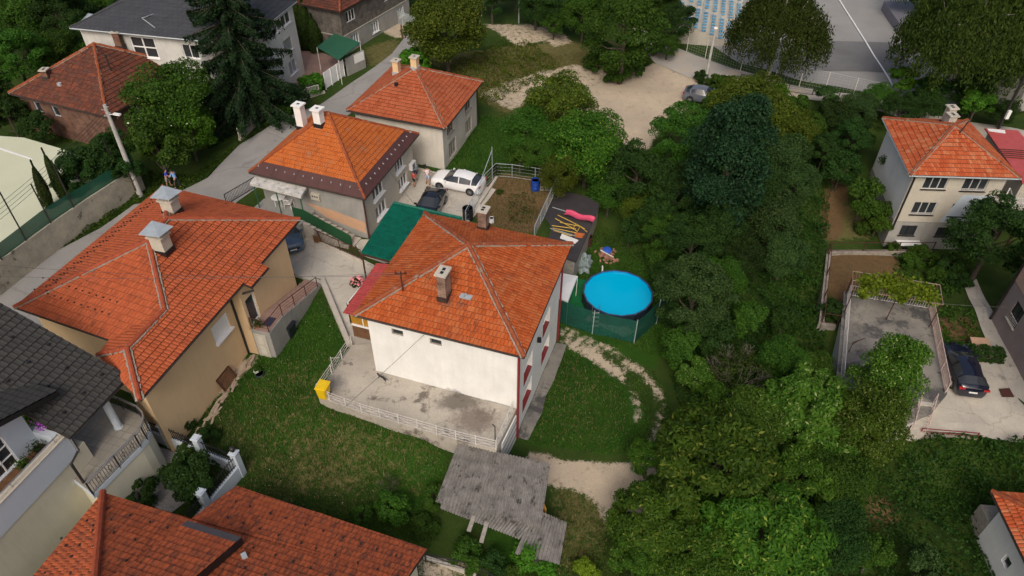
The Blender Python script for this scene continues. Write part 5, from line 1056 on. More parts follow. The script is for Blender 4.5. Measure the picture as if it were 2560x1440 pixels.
mb = MB(); b = gp(1006, 96); mb.tube([b, b+P(0, 0, 1.6)], .1, 6); tag(mb.build('wooden_post', M_['brown_wood']), 'brown wooden post by the gravel patch at the top', 'post')
# driveway retaining kerb with railing between the two drives
a = [gp(738, 572), gp(800, 608), gp(905, 655), gp(1000, 705)]; mb = MB()
for s, e in zip(a[:-1], a[1:]): mb.bar(s+P(0, 0, -.1), e+P(0, 0, -.1), .25, .6)
tag(mb.build('kerb_wall', M_['concrete']), 'concrete kerb wall between the two driveways', 'kerb'); fence('driveway_railing', 'dark brown picket railing between the two driveways', 'railing', [q+P(0, 0, .2) for q in a[:3]], .95, 'rust_metal', 2.6, .14)
fence('driveway_railing', 'dark brown picket railing between street and patio canopy', 'railing', [gp(568, 512), gp(642, 468)], 1.0, 'black_metal', 2.4, .14)
a, b = gp(742, 690), gp(806, 712); mb = MB(); mb.bar(a, b, .3, .5); tag(mb.build('kerb_wall', M_['concrete']), 'short concrete kerb at the corner of the tan house', 'kerb')
# sheets: street, yards, courts
sheet('road', [(1040, 85), (1050, 110), (1000, 150), (930, 235), (820, 330), (700, 430), (600, 500), (500, 580), (320, 760), (130, 910), (-60, 1010), (-60, 715), (95, 652), (250, 572), (335, 512), (380, 505), (440, 485), (520, 445), (600, 362), (700, 300), (800, 262), (905, 190), (980, 135), (1015, 90)], M_['asphalt'], .04, 'narrow grey asphalt street')
sheet('driveway', [(690, 585), (738, 570), (905, 652), (1010, 712), (1000, 800), (965, 868), (905, 870), (876, 860), (808, 700), (742, 690), (650, 620)], M_['concrete'], .06, 'pale concrete driveway between the houses')
sheet('yard', [(1018, 428), (1060, 425), (1150, 447), (1240, 475), (1165, 568), (1100, 640), (960, 660), (905, 640), (880, 600), (930, 600)], M_['concrete'], .06, 'concrete yard with parked cars')
sheet('road', [(1590, 60), (1660, 105), (1740, 140), (1830, 172), (1930, 200), (2060, 228), (2300, 275), (2700, 370), (2700, 410), (2290, 306), (2040, 252), (1900, 222), (1790, 200), (1720, 195), (1640, 160), (1570, 90)], surf('dusty_road', (.40, .37, .32), (.33, .31, .28), .3, .95, .005, c3=(.44, .36, .27), t3=.55, s3=.4), .05, 'dusty road beside the sports court fence')
ct = sheet('sports_ground', [(1900, -90), (2230, -90), (2290, 40), (2300, 130), (2420, 260), (2260, 262), (2010, 205), (1850, 160), (1700, 60)], M_['court_grey'], .06, 'grey asphalt sports ground')
sheet('sports_ground_patch', [(2040, 104), (2236, 109), (2290, 190), (2000, 176), (1960, 165)], M_['asphalt_dark'], .10, 'darker asphalt band across the sports ground')
l0, l1 = gp(2090, -10), gp(2232, 222); sheet('court_line', None, M_['white_pvc'], .16, 'white line across the sports ground', world=[l0+P(-.09, 0, 0), l0+P(.09, 0, 0), l1+P(.09, 0, 0), l1+P(-.09, 0, 0)])
sheet('yard', [(2335, 905), (2350, 862), (2480, 900), (2510, 905), (2545, 1000), (2600, 1060), (2600, 1115), (2440, 1090), (2290, 1086), (2300, 1050), (2330, 980), (2345, 940)], M_['concrete'], .06, 'concrete yard of the pink house')
sheet('path', [(2408, 712), (2440, 700), (2490, 800), (2580, 985), (2560, 1010), (2528, 985), (2450, 820)], M_['concrete'], .10, 'concrete path along the pink house')
sheet('gravel', [(370, 1110), (470, 1140), (500, 1230), (420, 1290), (360, 1250)], surf('gravel', (.36, .35, .33), (.22, .21, .2), 9, .95, .03), .06, 'grey gravel beside the round terrace')
sheet('yard', [(2530, 330), (2700, 330), (2700, 470), (2555, 455)], M_['concrete'], .07, 'concrete yard at the far right')
# stage and bleachers
st = thing('stage', 'grey stage platform with small steps beside the sports ground', 'stage', gp(2260, 60)); zb = gz(*gp(2260, 60).xy); q = [at(*r_, zb+1.2) for r_ in ((2210, 3), (2276, 3), (2316, 52), (2250, 60))]; mb = MB(); mb.prism(ccw([Vector(x.xy) for x in q]), zb-.5, zb+1.2); mb.build('platform', plain('stage_grey', (.15, .145, .17), .6), st)
mb = MB(); t_ = (q[2]-q[3]).normalized(); n_ = P(t_.y, -t_.x, 0); b = q[2]-t_*1.9
for i in range(4): mb.slab([P(*(b+n_*(i*.3)).xy, zb+1.0-i*.26), P(*(b+n_*(i*.3+.28)).xy, zb+1.0-i*.26), P(*(b+t_*1.6+n_*(i*.3+.28)).xy, zb+1.0-i*.26), P(*(b+t_*1.6+n_*(i*.3)).xy, zb+1.0-i*.26)], .08)
mb.build('steps', M_['black_metal'], st)
mb = MB(); mb.slab([at(*r_, zb+.08) for r_ in ((2196, 5), (2207, 5), (2250, 62), (2325, 62), (2330, 85), (2262, 90), (2240, 80))], .5); tag(mb.build('stage_apron', M_['court_pale']), 'pale concrete strip around the stage', 'paving')
bl = thing('bleachers', 'tiered stand with rows of light blue seats beyond the court fence', 'bleachers', gp(1780, 100)); d0 = at(1745, 95, 1); d1 = at(1770, -60, 1); rowd = (d1-d0); rowd.z = 0; Lr_ = rowd.length; rowd.normalize(); sd_ = P(rowd.y, -rowd.x, 0)
mb = MB(); ms = MB(); mk_ = MB()
for r_ in range(8):
    b = d0+sd_*(r_*1.0-2.5); z = 2.6-r_*.3; mb.bar(P(b.x, b.y, z/2), P((b+rowd*Lr_).x, (b+rowd*Lr_).y, z/2), 1.0, z)
    for seg in range(3):
        for i in range(7):
            q = b+rowd*(Lr_*seg/3+.3+i*(Lr_/3-1.6)/6.2); s = P(q.x, q.y, z+.12); ang = math.atan2(rowd.y, rowd.x); ms.box(s, (.42, .45, .06), ang); ms.box(s+P(*(-sd_).xy, 0)*.22+P(0, 0, .2), (.42, .05, .35), ang)
mb.build('tier', M_['concrete'], bl); ms.build('seat', plain('seat_blue', (.10, .30, .46), .5, var=.5), bl)['kind'] = 'stuff'
fence('court_fence', 'white framed wire mesh fence along the dusty road', 'fence', [gp(1716, 130), gp(1762, 148), gp(1850, 180), gp(1935, 205), gp(2060, 232), gp(2200, 262)], 2.2, 'galv', 3.4, style='grid', bar_w=.014, pmat='white_metal')
fence('road_railing', 'low dark pipe railing along the road near the bushes', 'railing', [gp(1850, 205), gp(1910, 222), gp(2030, 238), gp(2160, 262)], .9, 'black_metal', 3, style='wire')
wl = thing('far_grey_building', 'grey walled building half hidden by the drooping tree at the right edge', 'building', at(2540, 240, 0)); a, b = at(2500, 260, 0), at(2600, 200, 0); mb = MB(); mb.prism(ccw([Vector(x) for x in (at(2462, 238, 0).xy, at(2535, 282, 0).xy, at(2700, 250, 0).xy, at(2640, 160, 0).xy)]), 0, 6.5); mb.build('wall', M_['grey_plaster'], wl)
mb = MB(); mb.slab([P(*x, 6.7) for x in insetp([P(*x, 0) for x in ccw([Vector(x) for x in (at(2462, 238, 0).xy, at(2535, 282, 0).xy, at(2700, 250, 0).xy, at(2640, 160, 0).xy)])], [-.3]*4)], .25); mb.build('roof', M_['court_grey'], wl)
# ================================================================== VEGETATION
def unit(v): return v/np.maximum(np.linalg.norm(v, axis=1, keepdims=True), 1e-6)
def rdir(n): return unit(nr.normal(size=(n, 3)))
def quadmesh(name, C, T, B, mat_):
    """diamond leaves: centre C, half length T, half width B"""
    n = len(C); v = np.stack([C-T, C+B, C+T, C-B], 1).reshape(-1, 3); me = bpy.data.meshes.new(name)
    me.vertices.add(4*n); me.vertices.foreach_set('co', v.ravel().astype(np.float32)); me.loops.add(4*n); me.loops.foreach_set('vertex_index', np.arange(4*n))
    me.polygons.add(n); me.polygons.foreach_set('loop_start', np.arange(n)*4); me.polygons.foreach_set('loop_total', np.full(n, 4)); me.update(); me.validate(); me.materials.append(mat_); return me
def leaves(name, C, out, size, asp, mat_, up=.4, jit=.9, hang=0.0):
    n = len(C); Nn = unit(out*.8+rdir(n)*jit+np.array([0, 0, up])); T = np.cross(Nn, rdir(n)); T = unit(T)
    if hang: T = unit(T*(1-hang)+np.array([0, 0, -hang])*1.0+1e-4)
    B = unit(np.cross(Nn, T)); s = size*nr.uniform(.6, 1.3, (n, 1)); return quadmesh(name, C, T*s*.5, B*s*.5*asp, mat_)
def crown_pts(rx, rz, K, n, zc, cr=(.2, .34), low=-.75, flat=1.0):
    """clumps of leaves spread through an ellipsoid: returns leaf centres and outward directions"""
    C = []; O = []; per = n//K; cl = []
    for i in range(K):
        d = rdir(1)[0]; 
        if d[2] < low: d[2] *= -.5
        f = nr.uniform(.35, 1.0)**.45; r = rx*nr.uniform(*cr); c = d*np.array([rx, rx, rz])*f*(1-r/rx*.55); cl.append(c+np.array([0, 0, zc]))
        q = rdir(per); q[:, 2] = np.where(q[:, 2] < -.35, -q[:, 2], q[:, 2]); rr = r*(.45+.6*nr.uniform(0, 1, (per, 1))**.5)
        C.append(c+q*rr*np.array([1, 1, .8*flat])+np.array([0, 0, zc])); O.append(q+d*.5)
    return np.concatenate(C), unit(np.concatenate(O)), cl
def trunk_mesh(h, r, cl, nl=8, lean=(0, 0), start=.35):
    mb = MB(); base = P(0, 0, -.5); top = P(lean[0], lean[1], h); pts = [base, P(lean[0]*.3, lean[1]*.3, h*.35), P(lean[0]*.6+.08, lean[1]*.6, h*.7), top]
    mb.tube(pts, [r*1.25, r*.95, r*.65, r*.3], 8)
    for c in rnd.sample(cl, min(nl, len(cl))):
        c = P(*[float(x) for x in c]); f = rnd.uniform(start, .85); s = pt(base, f, top) if lean == (0, 0) else pt(pts[1], rnd.random(), pts[2]); m_ = (s+c)/2+P(0, 0, -.1*(c-s).length); mb.tube([s, m_, c], [r*.45, r*.28, r*.08], 5)
    return mb
def fromMB(mb, name, mat_):
    o = mb.build(name, mat_); me = o.data; bpy.data.objects.remove(o); return me
K_ = {}
def kind(key, R0, hc, crown, trunk): K_[key] = (R0, hc, crown, trunk)
def mk_round(key, rx, rz, hc, K, n, size, mat_, trunk_r=.2, cr=(.2, .34), up=.4, hang=0, asp=.5, bark='bark', flat=1, nl=9):
    C, O, cl = crown_pts(rx, rz, K, n, hc, cr, flat=flat); kind(key, rx, hc, leaves(key+'_leaves', C, O, size, asp, mat_, up, hang=hang), fromMB(trunk_mesh(hc+rz*.4, trunk_r, cl, nl), key+'_trunk', M_[bark]))
mk_round('round1', 4.2, 3.6, 4.6, 54, 23000, .25, L['mid'])
mk_round('round2', 4.0, 4.2, 5.2, 66, 24000, .23, L['dark'], cr=(.16, .28))
mk_round('oval', 2.6, 4.8, 5.0, 70, 30000, .19, L['blue'], cr=(.26, .40), up=.2)
mk_round('walnut', 4.6, 3.2, 5.0, 84, 22000, .38, L['walnut'], cr=(.13, .22), asp=.38, up=.7, nl=16)
mk_round('small', 2.2, 2.0, 2.6, 30, 7500, .24, L['mid'], .1)
mk_round('bush1', 1.6, 1.2, 1.0, 22, 5200, .22, L['mid'], .05)
mk_round('bush2', 1.5, 1.0, .9, 26, 4200, .26, L['bright'], .05, asp=.45)
mk_round('sumac', 2.4, 1.9, 3.2, 30, 5200, .50, L['bright'], .1, cr=(.16, .26), asp=.32, up=.9)
# drooping tree
C = []; O = []; cl = []
for i in range(560):
    d = rdir(1)[0]; d[2] = abs(d[2])*.95-.3; f = nr.uniform(.4, 1)**.45; s = d*np.array([4.3, 4.3, 4.6])*f+np.array([0, 0, 5.6]); cl.append(s); n = 72; l = nr.uniform(1.0, 2.8)
    t = nr.uniform(0, 1, (n, 1)); out = np.array([[d[0], d[1], 0]]); C.append(s+np.concatenate([out[:, :2]*.5*np.sin(t*1.6)*np.ones((n, 1)), -t*l], 1)+nr.normal(size=(n, 3))*np.array([.2, .2, .1])); O.append(np.repeat(out+.01, n, 0))
kind('weep', 4.6, 5.0, leaves('weep_leaves', np.concatenate(C), unit(np.concatenate(O)), .23, .42, L['olive'], .3, .8, hang=.6), fromMB(trunk_mesh(8, .22, cl, 14), 'weep_trunk', M_['birch_bark']))
# spruce: whorls of drooping boughs
C = []; O = []; mb = MB(); Hs = 22.0; mb.tube([P(0, 0, -.5), P(0, 0, Hs*.5), P(0, 0, Hs)], [.38, .24, .03], 8)
for z in np.arange(1.4, Hs-.3, .78):
    Lb = (1-(z/Hs))**.85*5.6+.25; nb = int(6+Lb*.9); a0 = nr.uniform(0, 6.28)
    for j in range(nb):
        a = a0+j*6.283/nb+nr.uniform(-.25, .25); ll = Lb*nr.uniform(.62, 1.15); dx, dy = math.cos(a), math.sin(a); zt = z+nr.uniform(-.25, .25)
        mb.tube([P(0, 0, zt), P(dx*ll*.5, dy*ll*.5, zt-.12*ll), P(dx*ll*.97, dy*ll*.97, zt-.30*ll+.25)], [.05, .035, .01], 4, cap=False)
        n = int(150*ll)+30; t = nr.uniform(.05, 1, n)**.8; side = nr.normal(size=n)*(.13*(1.1-t)*ll*.6+.04); hg = np.abs(nr.normal(size=n))*.16*(ll/3+.4)
        x = dx*ll*t-dy*side; y = dy*ll*t+dx*side; zz = zt-.30*ll*t**1.3+.30*t**3-hg-np.abs(side)*.35; C.append(np.stack([x, y, zz], 1)); O.append(np.stack([-dy*side, dx*side, np.full(n, .25)], 1)+np.array([[dx*.3, dy*.3, 0]]))
kind('spruce', 5.4, 8, leaves('spruce_needles', np.concatenate(C), unit(np.concatenate(O)), .27, .42, L['spruce'], .3, .6, hang=.3), fromMB(mb, 'spruce_trunk', M_['bark']))
# columnar thuja
n = 7000; z = nr.uniform(.05, 1, n); a = nr.uniform(0, 6.28, n); r = .72*np.sin(np.clip(z*1.0+.12, 0, 1)**.75*math.pi)**.6*nr.uniform(.75, 1.05, n)*(1+.12*np.sin(a*5+z*9)); C = np.stack([np.cos(a)*r, np.sin(a)*r, z*5.2], 1)
mb = MB(); mb.tube([P(0, 0, -.3), P(0, 0, 4.6)], [.12, .03], 6); kind('thuja', .75, 2.6, leaves('thuja_leaves', C, unit(np.stack([np.cos(a), np.sin(a), a*0+.2], 1)), .24, .45, L['thuja'], .1, .5, hang=-.55), fromMB(mb, 'thuja_trunk', M_['bark']))
# leafless shrub
mb = MB()
def twig(p, d, l, r, k):
    q = p+d*l; mb.tube([p, (p+q)/2+P(rnd.uniform(-.06, .06), rnd.uniform(-.06, .06), .03)*l, q], [r, r*.8, r*.6], 4, cap=False)
    if k: 
        for _ in range(3): twig(q, (d+P(rnd.uniform(-.75, .75), rnd.uniform(-.75, .75), rnd.uniform(-.1, .5))).normalized(), l*rnd.uniform(.6, .82), r*.6, k-1)
for a in range(5): twig(P(0, 0, 0), P(math.cos(a*1.26)*.6, math.sin(a*1.26)*.6, 1).normalized(), 1.3, .06, 4)
C, O, _ = crown_pts(2.2, 1.5, 30, 1500, 2.4); kind('bare', 2.4, 2.2, leaves('bare_leaves', C, O, .2, .5, L['olive']), fromMB(mb, 'bare_branches', surf('dry_twigs', (.16, .14, .115), (.10, .085, .07), 4, .9)))
def plant(key, px, py, rpx, mat_, label, cat='tree', group=None, name='tree', sy=1.0, sz=None, dz=0, gpos=None, s=None):
    R0, hc, crown, trunk = K_[key]; z = gz(*gp(px, py+rpx*.8).xy); R = 2
    for _ in range(5):
        p = at(px, py, z+hc*R/R0*(sz or 1)); z = gz(p.x, p.y); dep = (p-CAM).dot(fw); R = rpx*dep/FPX
    if gpos is not None: p = gpos; z = gpos.z; R = s*R0
    t = thing(name, label, cat, P(p.x, p.y, z+dz), group, rnd.uniform(0, 6.28)); k_ = R/R0; t.scale = (k_, k_*sy, k_*(sz or 1)); ORG[t.name] = P(0, 0, 0)
    for nm, me in (('crown' if cat in ('tree',) else 'foliage', crown), ('trunk' if cat == 'tree' else 'stem', trunk)):
        o = bpy.data.objects.new(nm, me); S.collection.objects.link(o); o.parent = t
        if nm in ('crown', 'foliage') and mat_: o.material_slots[0].link = 'OBJECT'; o.material_slots[0].material = L[mat_]
    return t
# -- named trees
p = gp(632, 292); t = plant('spruce', 0, 0, 0, None, 'very tall dark spruce in front of the tall white house', gpos=P(p.x, p.y, p.z), s=1.08, name='spruce_tree', sz=1.0)
plant('weep', 1950, 72, 128, 'olive', 'drooping tree in front of the sports ground beside the blue seats', name='willow_tree')
plant('weep', 2425, 95, 165, 'olive', 'large drooping birch at the upper right in front of the grey building', name='birch_tree', sz=1.1)
plant('round1', 1115, 70, 108, 'gold', 'big round tree at the top between block house and weedy plot')
plant('sumac', 1042, 150, 46, 'bright', 'feathery bright green sapling behind the chimneys of the cream house')
plant('round2', 1565, 72, 112, 'mid', 'dense tree at the bend of the dusty road')
plant('oval', 1812, 430, 112, 'blue', 'dark bluish green dense tree in the middle of the grove', sz=1.12)
plant('round2', 2490, 590, 112, 'dark', 'dark tree with pale trunk beside the pink house')
plant('round1', 435, 250, 118, 'mid', 'light green tree overhanging the old brick house'); plant('small', 395, 372, 85, 'mid', 'lower green tree behind the concrete pole beside the street'); plant('small', 470, 330, 70, 'bright', 'green tree between spruce and concrete pole')
plant('round1', 1405, 262, 96, 'gold', 'yellow-green tree beside the gravel lot'); plant('round1', 1318, 325, 72, 'mid', 'tree at the end of the grassy strip beside the cream house'); plant('round1', 1465, 405, 108, 'walnut', 'broad tree behind the brown garden plot and felt roof shed')
plant('round1', 1880, 275, 120, 'gold', 'wide yellow-green tree beside the parked grey car', sz=.85); plant('round2', 1705, 352, 88, 'mid', 'tree at the right end of the gravel lot')
plant('round2', 1590, 455, 95, 'dark', 'dark tree beyond the slide on the felt roof'); plant('round1', 1955, 395, 80, 'grey', 'greyish green tree right of the bluish tree'); plant('round1', 1925, 545, 88, 'grey', 'silvery green tree below the bluish tree')
plant('round2', 1730, 610, 78, 'dark', 'dark tree beyond the pool'); plant('round2', 1735, 745, 105, 'grey', 'round dark tree at the right end of the pool screen'); plant('small', 2105, 425, 52, 'dark', 'small orchard tree left of the three-storey house'); plant('small', 2160, 500, 60, 'mid', 'orchard tree touching the left wall of the three-storey house'); plant('small', 2200, 545, 46, 'walnut', 'leaning small tree at the corner of the three-storey house')
plant('bare', 1845, 930, 88, 'olive', 'half bare shrub with pale dry branches above the walnut trees', 'shrub', name='dry_shrub')
plant('walnut', 1790, 1170, 190, 'walnut', 'largest walnut tree at the lower right of the garden', name='walnut_tree'); plant('walnut', 1650, 1300, 130, 'walnut', 'walnut tree at the end of the gravel track', name='walnut_tree'); plant('walnut', 1900, 1330, 170, 'walnut', 'walnut tree at the bottom edge', name='walnut_tree'); plant('walnut', 2030, 1030, 140, 'ivy', 'green tree left of the garage deck', name='walnut_tree')
plant('round1', 1880, 1050, 95, 'ivy', 'tree just below the half bare shrub'); plant('round1', 2080, 1190, 100, 'mid', 'tree below the garage deck'); plant('round1', 2080, 1330, 100, 'dark', 'dark tree at the bottom right of the walnut trees')
plant('oval', 2215, 950, 84, 'ivy', 'ivy covered tree leaning over the garage deck', sz=1.15, name='ivy_tree'); plant('oval', 2165, 1060, 100, 'ivy', 'ivy covered trunk beside the garage wall', sz=.8, name='ivy_tree')
plant('small', 402, 1005, 38, 'dark', 'slim dark tree at the lower corner of the tan house', sz=1.5); plant('small', 478, 1195, 80, 'dark', 'dense garden shrub between round terrace and white posts', 'shrub', name='shrub', sz=.8); plant('bush1', 345, 1235, 52, 'dark', 'leafy shrub under the round terrace', 'shrub', name='shrub'); plant('bush2', 470, 1130, 38, 'mid', 'pale leafy shrub on the gravel', 'shrub', name='shrub'); plant('bush1', 455, 1050, 36, 'dark', 'low dark shrub at the foot of the tan wall', 'shrub', name='shrub')
plant('bush2', 1470, 1425, 38, 'vine', 'yellow-green shrub at the bottom edge', 'shrub', name='shrub'); plant('bush1', 1330, 1410, 62, 'bright', 'bright shrub below the corrugated shed', 'shrub', name='shrub'); plant('bush1', 985, 1265, 52, 'mid', 'wild shrub in the long grass left of the corrugated shed', 'shrub', name='shrub'); plant('bare', 970, 1215, 30, 'olive', 'brown withered shrub in the long grass', 'shrub', name='dry_shrub')
plant('bush1', 1165, 1390, 50, 'mid', 'white flowering bush at the garden corner by the foreground roof', 'shrub', name='shrub'); plant('bush2', 775, 212, 38, 'bright', 'bright green hedge bush at the driveway gate', 'hedge', name='hedge_bush'); plant('bush2', 735, 240, 36, 'bright', 'bright green hedge bush behind the street railing', 'hedge', name='hedge_bush'); plant('bush2', 700, 272, 30, 'mid', 'hedge bush nearest the spruce', 'hedge', name='hedge_bush')
rb = plant('bush1', 893, 705, 18, 'dark', 'rose bush with pink blossoms beside the red porch roof', 'bush', name='rose_bush')
C, O, _ = crown_pts(1.6, 1.3, 20, 60, 1.1); me = leaves('blossom_mesh', C, O, .75, .9, L['rose']); o = bpy.data.objects.new('blossom', me); S.collection.objects.link(o); o.parent = rb; o.scale = (1.05, 1.05, 1.05)
for i, (x, y, r) in enumerate([(272, 505, 16), (292, 490, 20), (250, 520, 14)]): plant('bush2', x, y, r, 'mid', ('middle', 'right', 'left')[i]+' one of three weed shrubs at the foot of the retaining wall', 'shrub', 'weeds at the retaining wall', name='shrub')
# columnar conifers
for i_, (x, y, h) in enumerate(((738, 128, 2.0), (756, 122, 2.2), (775, 124, 2.0), (793, 130, 1.4), (815, 118, 1.7), (748, 108, 2.3))):
    p = gp(x, y); plant('thuja', 0, 0, 0, 'thuja', ['thick dark cypress nearest the white wall in the row by the block house', 'tall second cypress of the row by the block house', 'third cypress of the row, behind the paved drive', 'short cypress of the row beside the green canopy', 'single slim cypress standing right of the row above the green canopy', 'hindmost tall cypress of the row beside the white wall'][i_], gpos=p, s=1.2, sz=.5*h, name='cypress_tree', group='cypresses beside the block house')
for x, y, lab in ((125, 520, 'thin leaning cypress behind the green windbreak, left of the pair'), (165, 500, 'taller cypress behind the green windbreak, right of the pair')):
    p = at(x, y, 2.0); t = plant('thuja', 0, 0, 0, 'thuja', lab, gpos=p, s=.55, sz=1.5, name='cypress_tree'); t.rotation_euler.x = .12
for x, y, r in ((205, 455, 60), (260, 430, 62), (300, 395, 50), (180, 500, 42), (330, 455, 40)): 
    t = plant('small', x, y, r, 'dark', 'green tree behind the retaining wall, '+{205: 'second from the left', 260: 'in the middle of the row', 300: 'fourth, just left of the concrete pole foot', 180: 'leftmost, above the green windbreak', 330: 'rightmost, touching the concrete pole'}[x], 'tree', 'trees behind the retaining wall', dz=1.0)
# -- woods where neighbours look alike
def grove(lst, lab, grp):
    od_ = 'first second third fourth fifth sixth seventh eighth ninth tenth eleventh twelfth thirteenth fourteenth fifteenth sixteenth seventeenth eighteenth'.split()
    for i_, (key, x, y, r, m_) in enumerate(sorted(lst, key=lambda q: q[1])): plant(key, x, y, r, m_, od_[i_]+' from the left '+lab, 'bush' if 'bush' in key else 'tree', grp, sz=1.18 if grp in ('central grove', 'smaller walnut trees') else None, name='bush' if 'bush' in key else 'tree')
grove([('round1', 40, 40, 90, 'mid'), ('round2', 150, 40, 80, 'dark'), ('round1', 250, 15, 70, 'mid'), ('round1', 330, -10, 60, 'dark'), ('round2', 40, 150, 85, 'mid'), ('round1', 130, 130, 70, 'mid'), ('round2', 200, 95, 55, 'dark'), ('small', 250, 75, 42, 'grey'), ('round2', -30, 230, 60, 'dark'), ('small', 20, 290, 55, 'dark'), ('small', 95, 320, 45, 'dark'), ('round1', 130, -40, 90, 'dark'), ('small', 320, 110, 30, 'mid'), ('small', 215, 140, 40, 'mid')], 'among the trees around the old brick house, top left', 'wood at the top left')
grove([('round2', 1230, -20, 60, 'dark'), ('round1', 1340, 10, 60, 'dark'), ('round2', 1400, -10, 70, 'dark'), ('round1', 1460, 30, 70, 'mid'), ('round2', 1500, -20, 75, 'dark'), ('round1', 1640, -10, 70, 'mid'), ('round2', 1690, 60, 55, 'dark'), ('round1', 1670, 115, 34, 'mid'), ('round2', 1170, -30, 60, 'mid'), ('round1', 1010, -30, 50, 'dark'), ('round1', 1290, -40, 60, 'mid'), ('small', 1385, 60, 34, 'mid'), ('bush1', 1540, 172, 46, 'mid'), ('bush1', 1585, 165, 40, 'mid'), ('bush1', 1495, 158, 36, 'mid'), ('bush1', 1590, 138, 40, 'mid'), ('bush1', 1500, 128, 34, 'dark'), ('bush1', 1625, 118, 30, 'dark')], 'of the trees along the top edge beyond the weedy plot', 'wood along the top edge')
grove([('round1', 2330, -40, 90, 'dark'), ('round1', 2520, 20, 90, 'olive'), ('round2', 2560, 120, 70, 'dark'), ('round1', 2430, 230, 60, 'dark'), ('round1', 2360, 10, 50, 'mid')], 'of the dark trees beyond the drooping birch', 'trees behind the birch')
grove([('round2', 2080, 300, 55, 'dark'), ('round1', 2150, 270, 52, 'grey'), ('round1', 2200, 245, 46, 'mid'), ('round2', 2250, 280, 50, 'dark'), ('round1', 2310, 260, 50, 'dark'), ('round2', 2130, 350, 55, 'dark'), ('round2', 2060, 380, 48, 'dark'), ('sumac', 2260, 200, 44, 'bright'), ('sumac', 2445, 258, 50, 'bright'), ('sumac', 2070, 235, 36, 'grey'), ('sumac', 2330, 225, 34, 'bright'), ('round2', 2330, 225, 44, 'dark'), ('round1', 2510, 280, 40, 'dark'), ('small', 2150, 330, 36, 'dark'), ('round2', 2020, 330, 50, 'mid')], 'in the thicket between road and three-storey house', 'thicket behind the three-storey house')
grove([('bush2', 1790, 205, 30, 'mid'), ('bush1', 1835, 215, 34, 'gold'), ('bush2', 1890, 225, 34, 'bright'), ('bush2', 1950, 240, 40, 'bright'), ('bush1', 1755, 190, 22, 'dark'), ('bush1', 2000, 262, 36, 'mid'), ('bush1', 1808, 245, 42, 'gold'), ('bush1', 1786, 262, 30, 'mid')], 'of the roadside bushes above the parked grey car', 'roadside bushes')
grove([('round1', 1525, 470, 66, 'mid'), ('round1', 1600, 520, 58, 'gold'), ('round2', 1655, 590, 52, 'mid'), ('small', 1575, 580, 36, 'dark'), ('round1', 1535, 410, 62, 'mid'), ('round1', 1740, 400, 70, 'mid'), ('round2', 1690, 480, 70, 'dark'), ('round2', 1640, 540, 62, 'dark'), ('round2', 1890, 480, 75, 'dark'), ('round1', 1990, 460, 60, 'grey'), ('round1', 1350, 385, 50, 'mid'), ('round1', 1400, 420, 60, 'gold'), ('round2', 1800, 570, 70, 'dark'), ('round1', 1960, 640, 62, 'grey'), ('small', 1300, 400, 34, 'mid'), ('round1', 1990, 330, 60, 'gold'), ('round2', 1850, 650, 60, 'dark'), ('round1', 1810, 690, 60, 'mid')], 'in the grove between gravel lot and pool slope', 'central grove')
grove([('small', 1662, 690, 44, 'dark'), ('small', 1640, 648, 34, 'mid'), ('small', 1690, 800, 52, 'dark'), ('small', 1700, 870, 60, 'mid'), ('small', 1790, 850, 60, 'dark'), ('small', 1870, 800, 55, 'mid'), ('small', 1740, 940, 50, 'ivy'), ('round1', 1960, 900, 70, 'mid'), ('round1', 2040, 930, 62, 'ivy'), ('small', 1790, 1000, 50, 'walnut'), ('small', 1960, 800, 45, 'under')], 'of the low trees right of the round lawn', 'trees on the overgrown slope')
grove([('walnut', 1620, 1150, 60, 'walnut'), ('walnut', 1980, 1200, 110, 'walnut'), ('walnut', 1760, 1400, 110, 'walnut'), ('walnut', 1590, 1400, 80, 'walnut'), ('small', 2180, 1390, 60, 'mid'), ('small', 2300, 1420, 60, 'grey'), ('small', 2040, 1410, 70, 'dark')], 'of the smaller trees among the walnuts, lower right', 'smaller walnut trees')
grove([('bush1', 2090, 775, 34, 'dark'), ('bush1', 2310, 640, 36, 'mid'), ('bush1', 2370, 660, 38, 'dark'), ('bush2', 2280, 655, 30, 'mid'), ('bush1', 2400, 700, 30, 'dark'), ('bush1', 2350, 690, 30, 'mid'), ('bush1', 2350, 850, 24, 'mid'), ('bush1', 2230, 620, 22, 'mid'), ('bush1', 2160, 570, 26, 'mid')], 'of the bushes around pergola and garden bed', 'bushes around the garden bed')
grove([('bush1', 1230, 1410, 40, 'dark'), ('bush1', 1290, 1440, 40, 'mid'), ('bush1', 1060, 1320, 40, 'mid'), ('bush1', 900, 1290, 36, 'mid'), ('bush1', 1080, 1240, 40, 'mid'), ('bush1', 520, 1090, 30, 'dark'), ('bush1', 560, 1140, 28, 'under'), ('bush2', 640, 925, 14, 'mid'), ('bush1', 1250, 480, 10, 'olive'), ('bush1', 1235, 425, 18, 'olive')], 'of the low weedy bushes in the garden grass', 'weedy bushes in the grass')
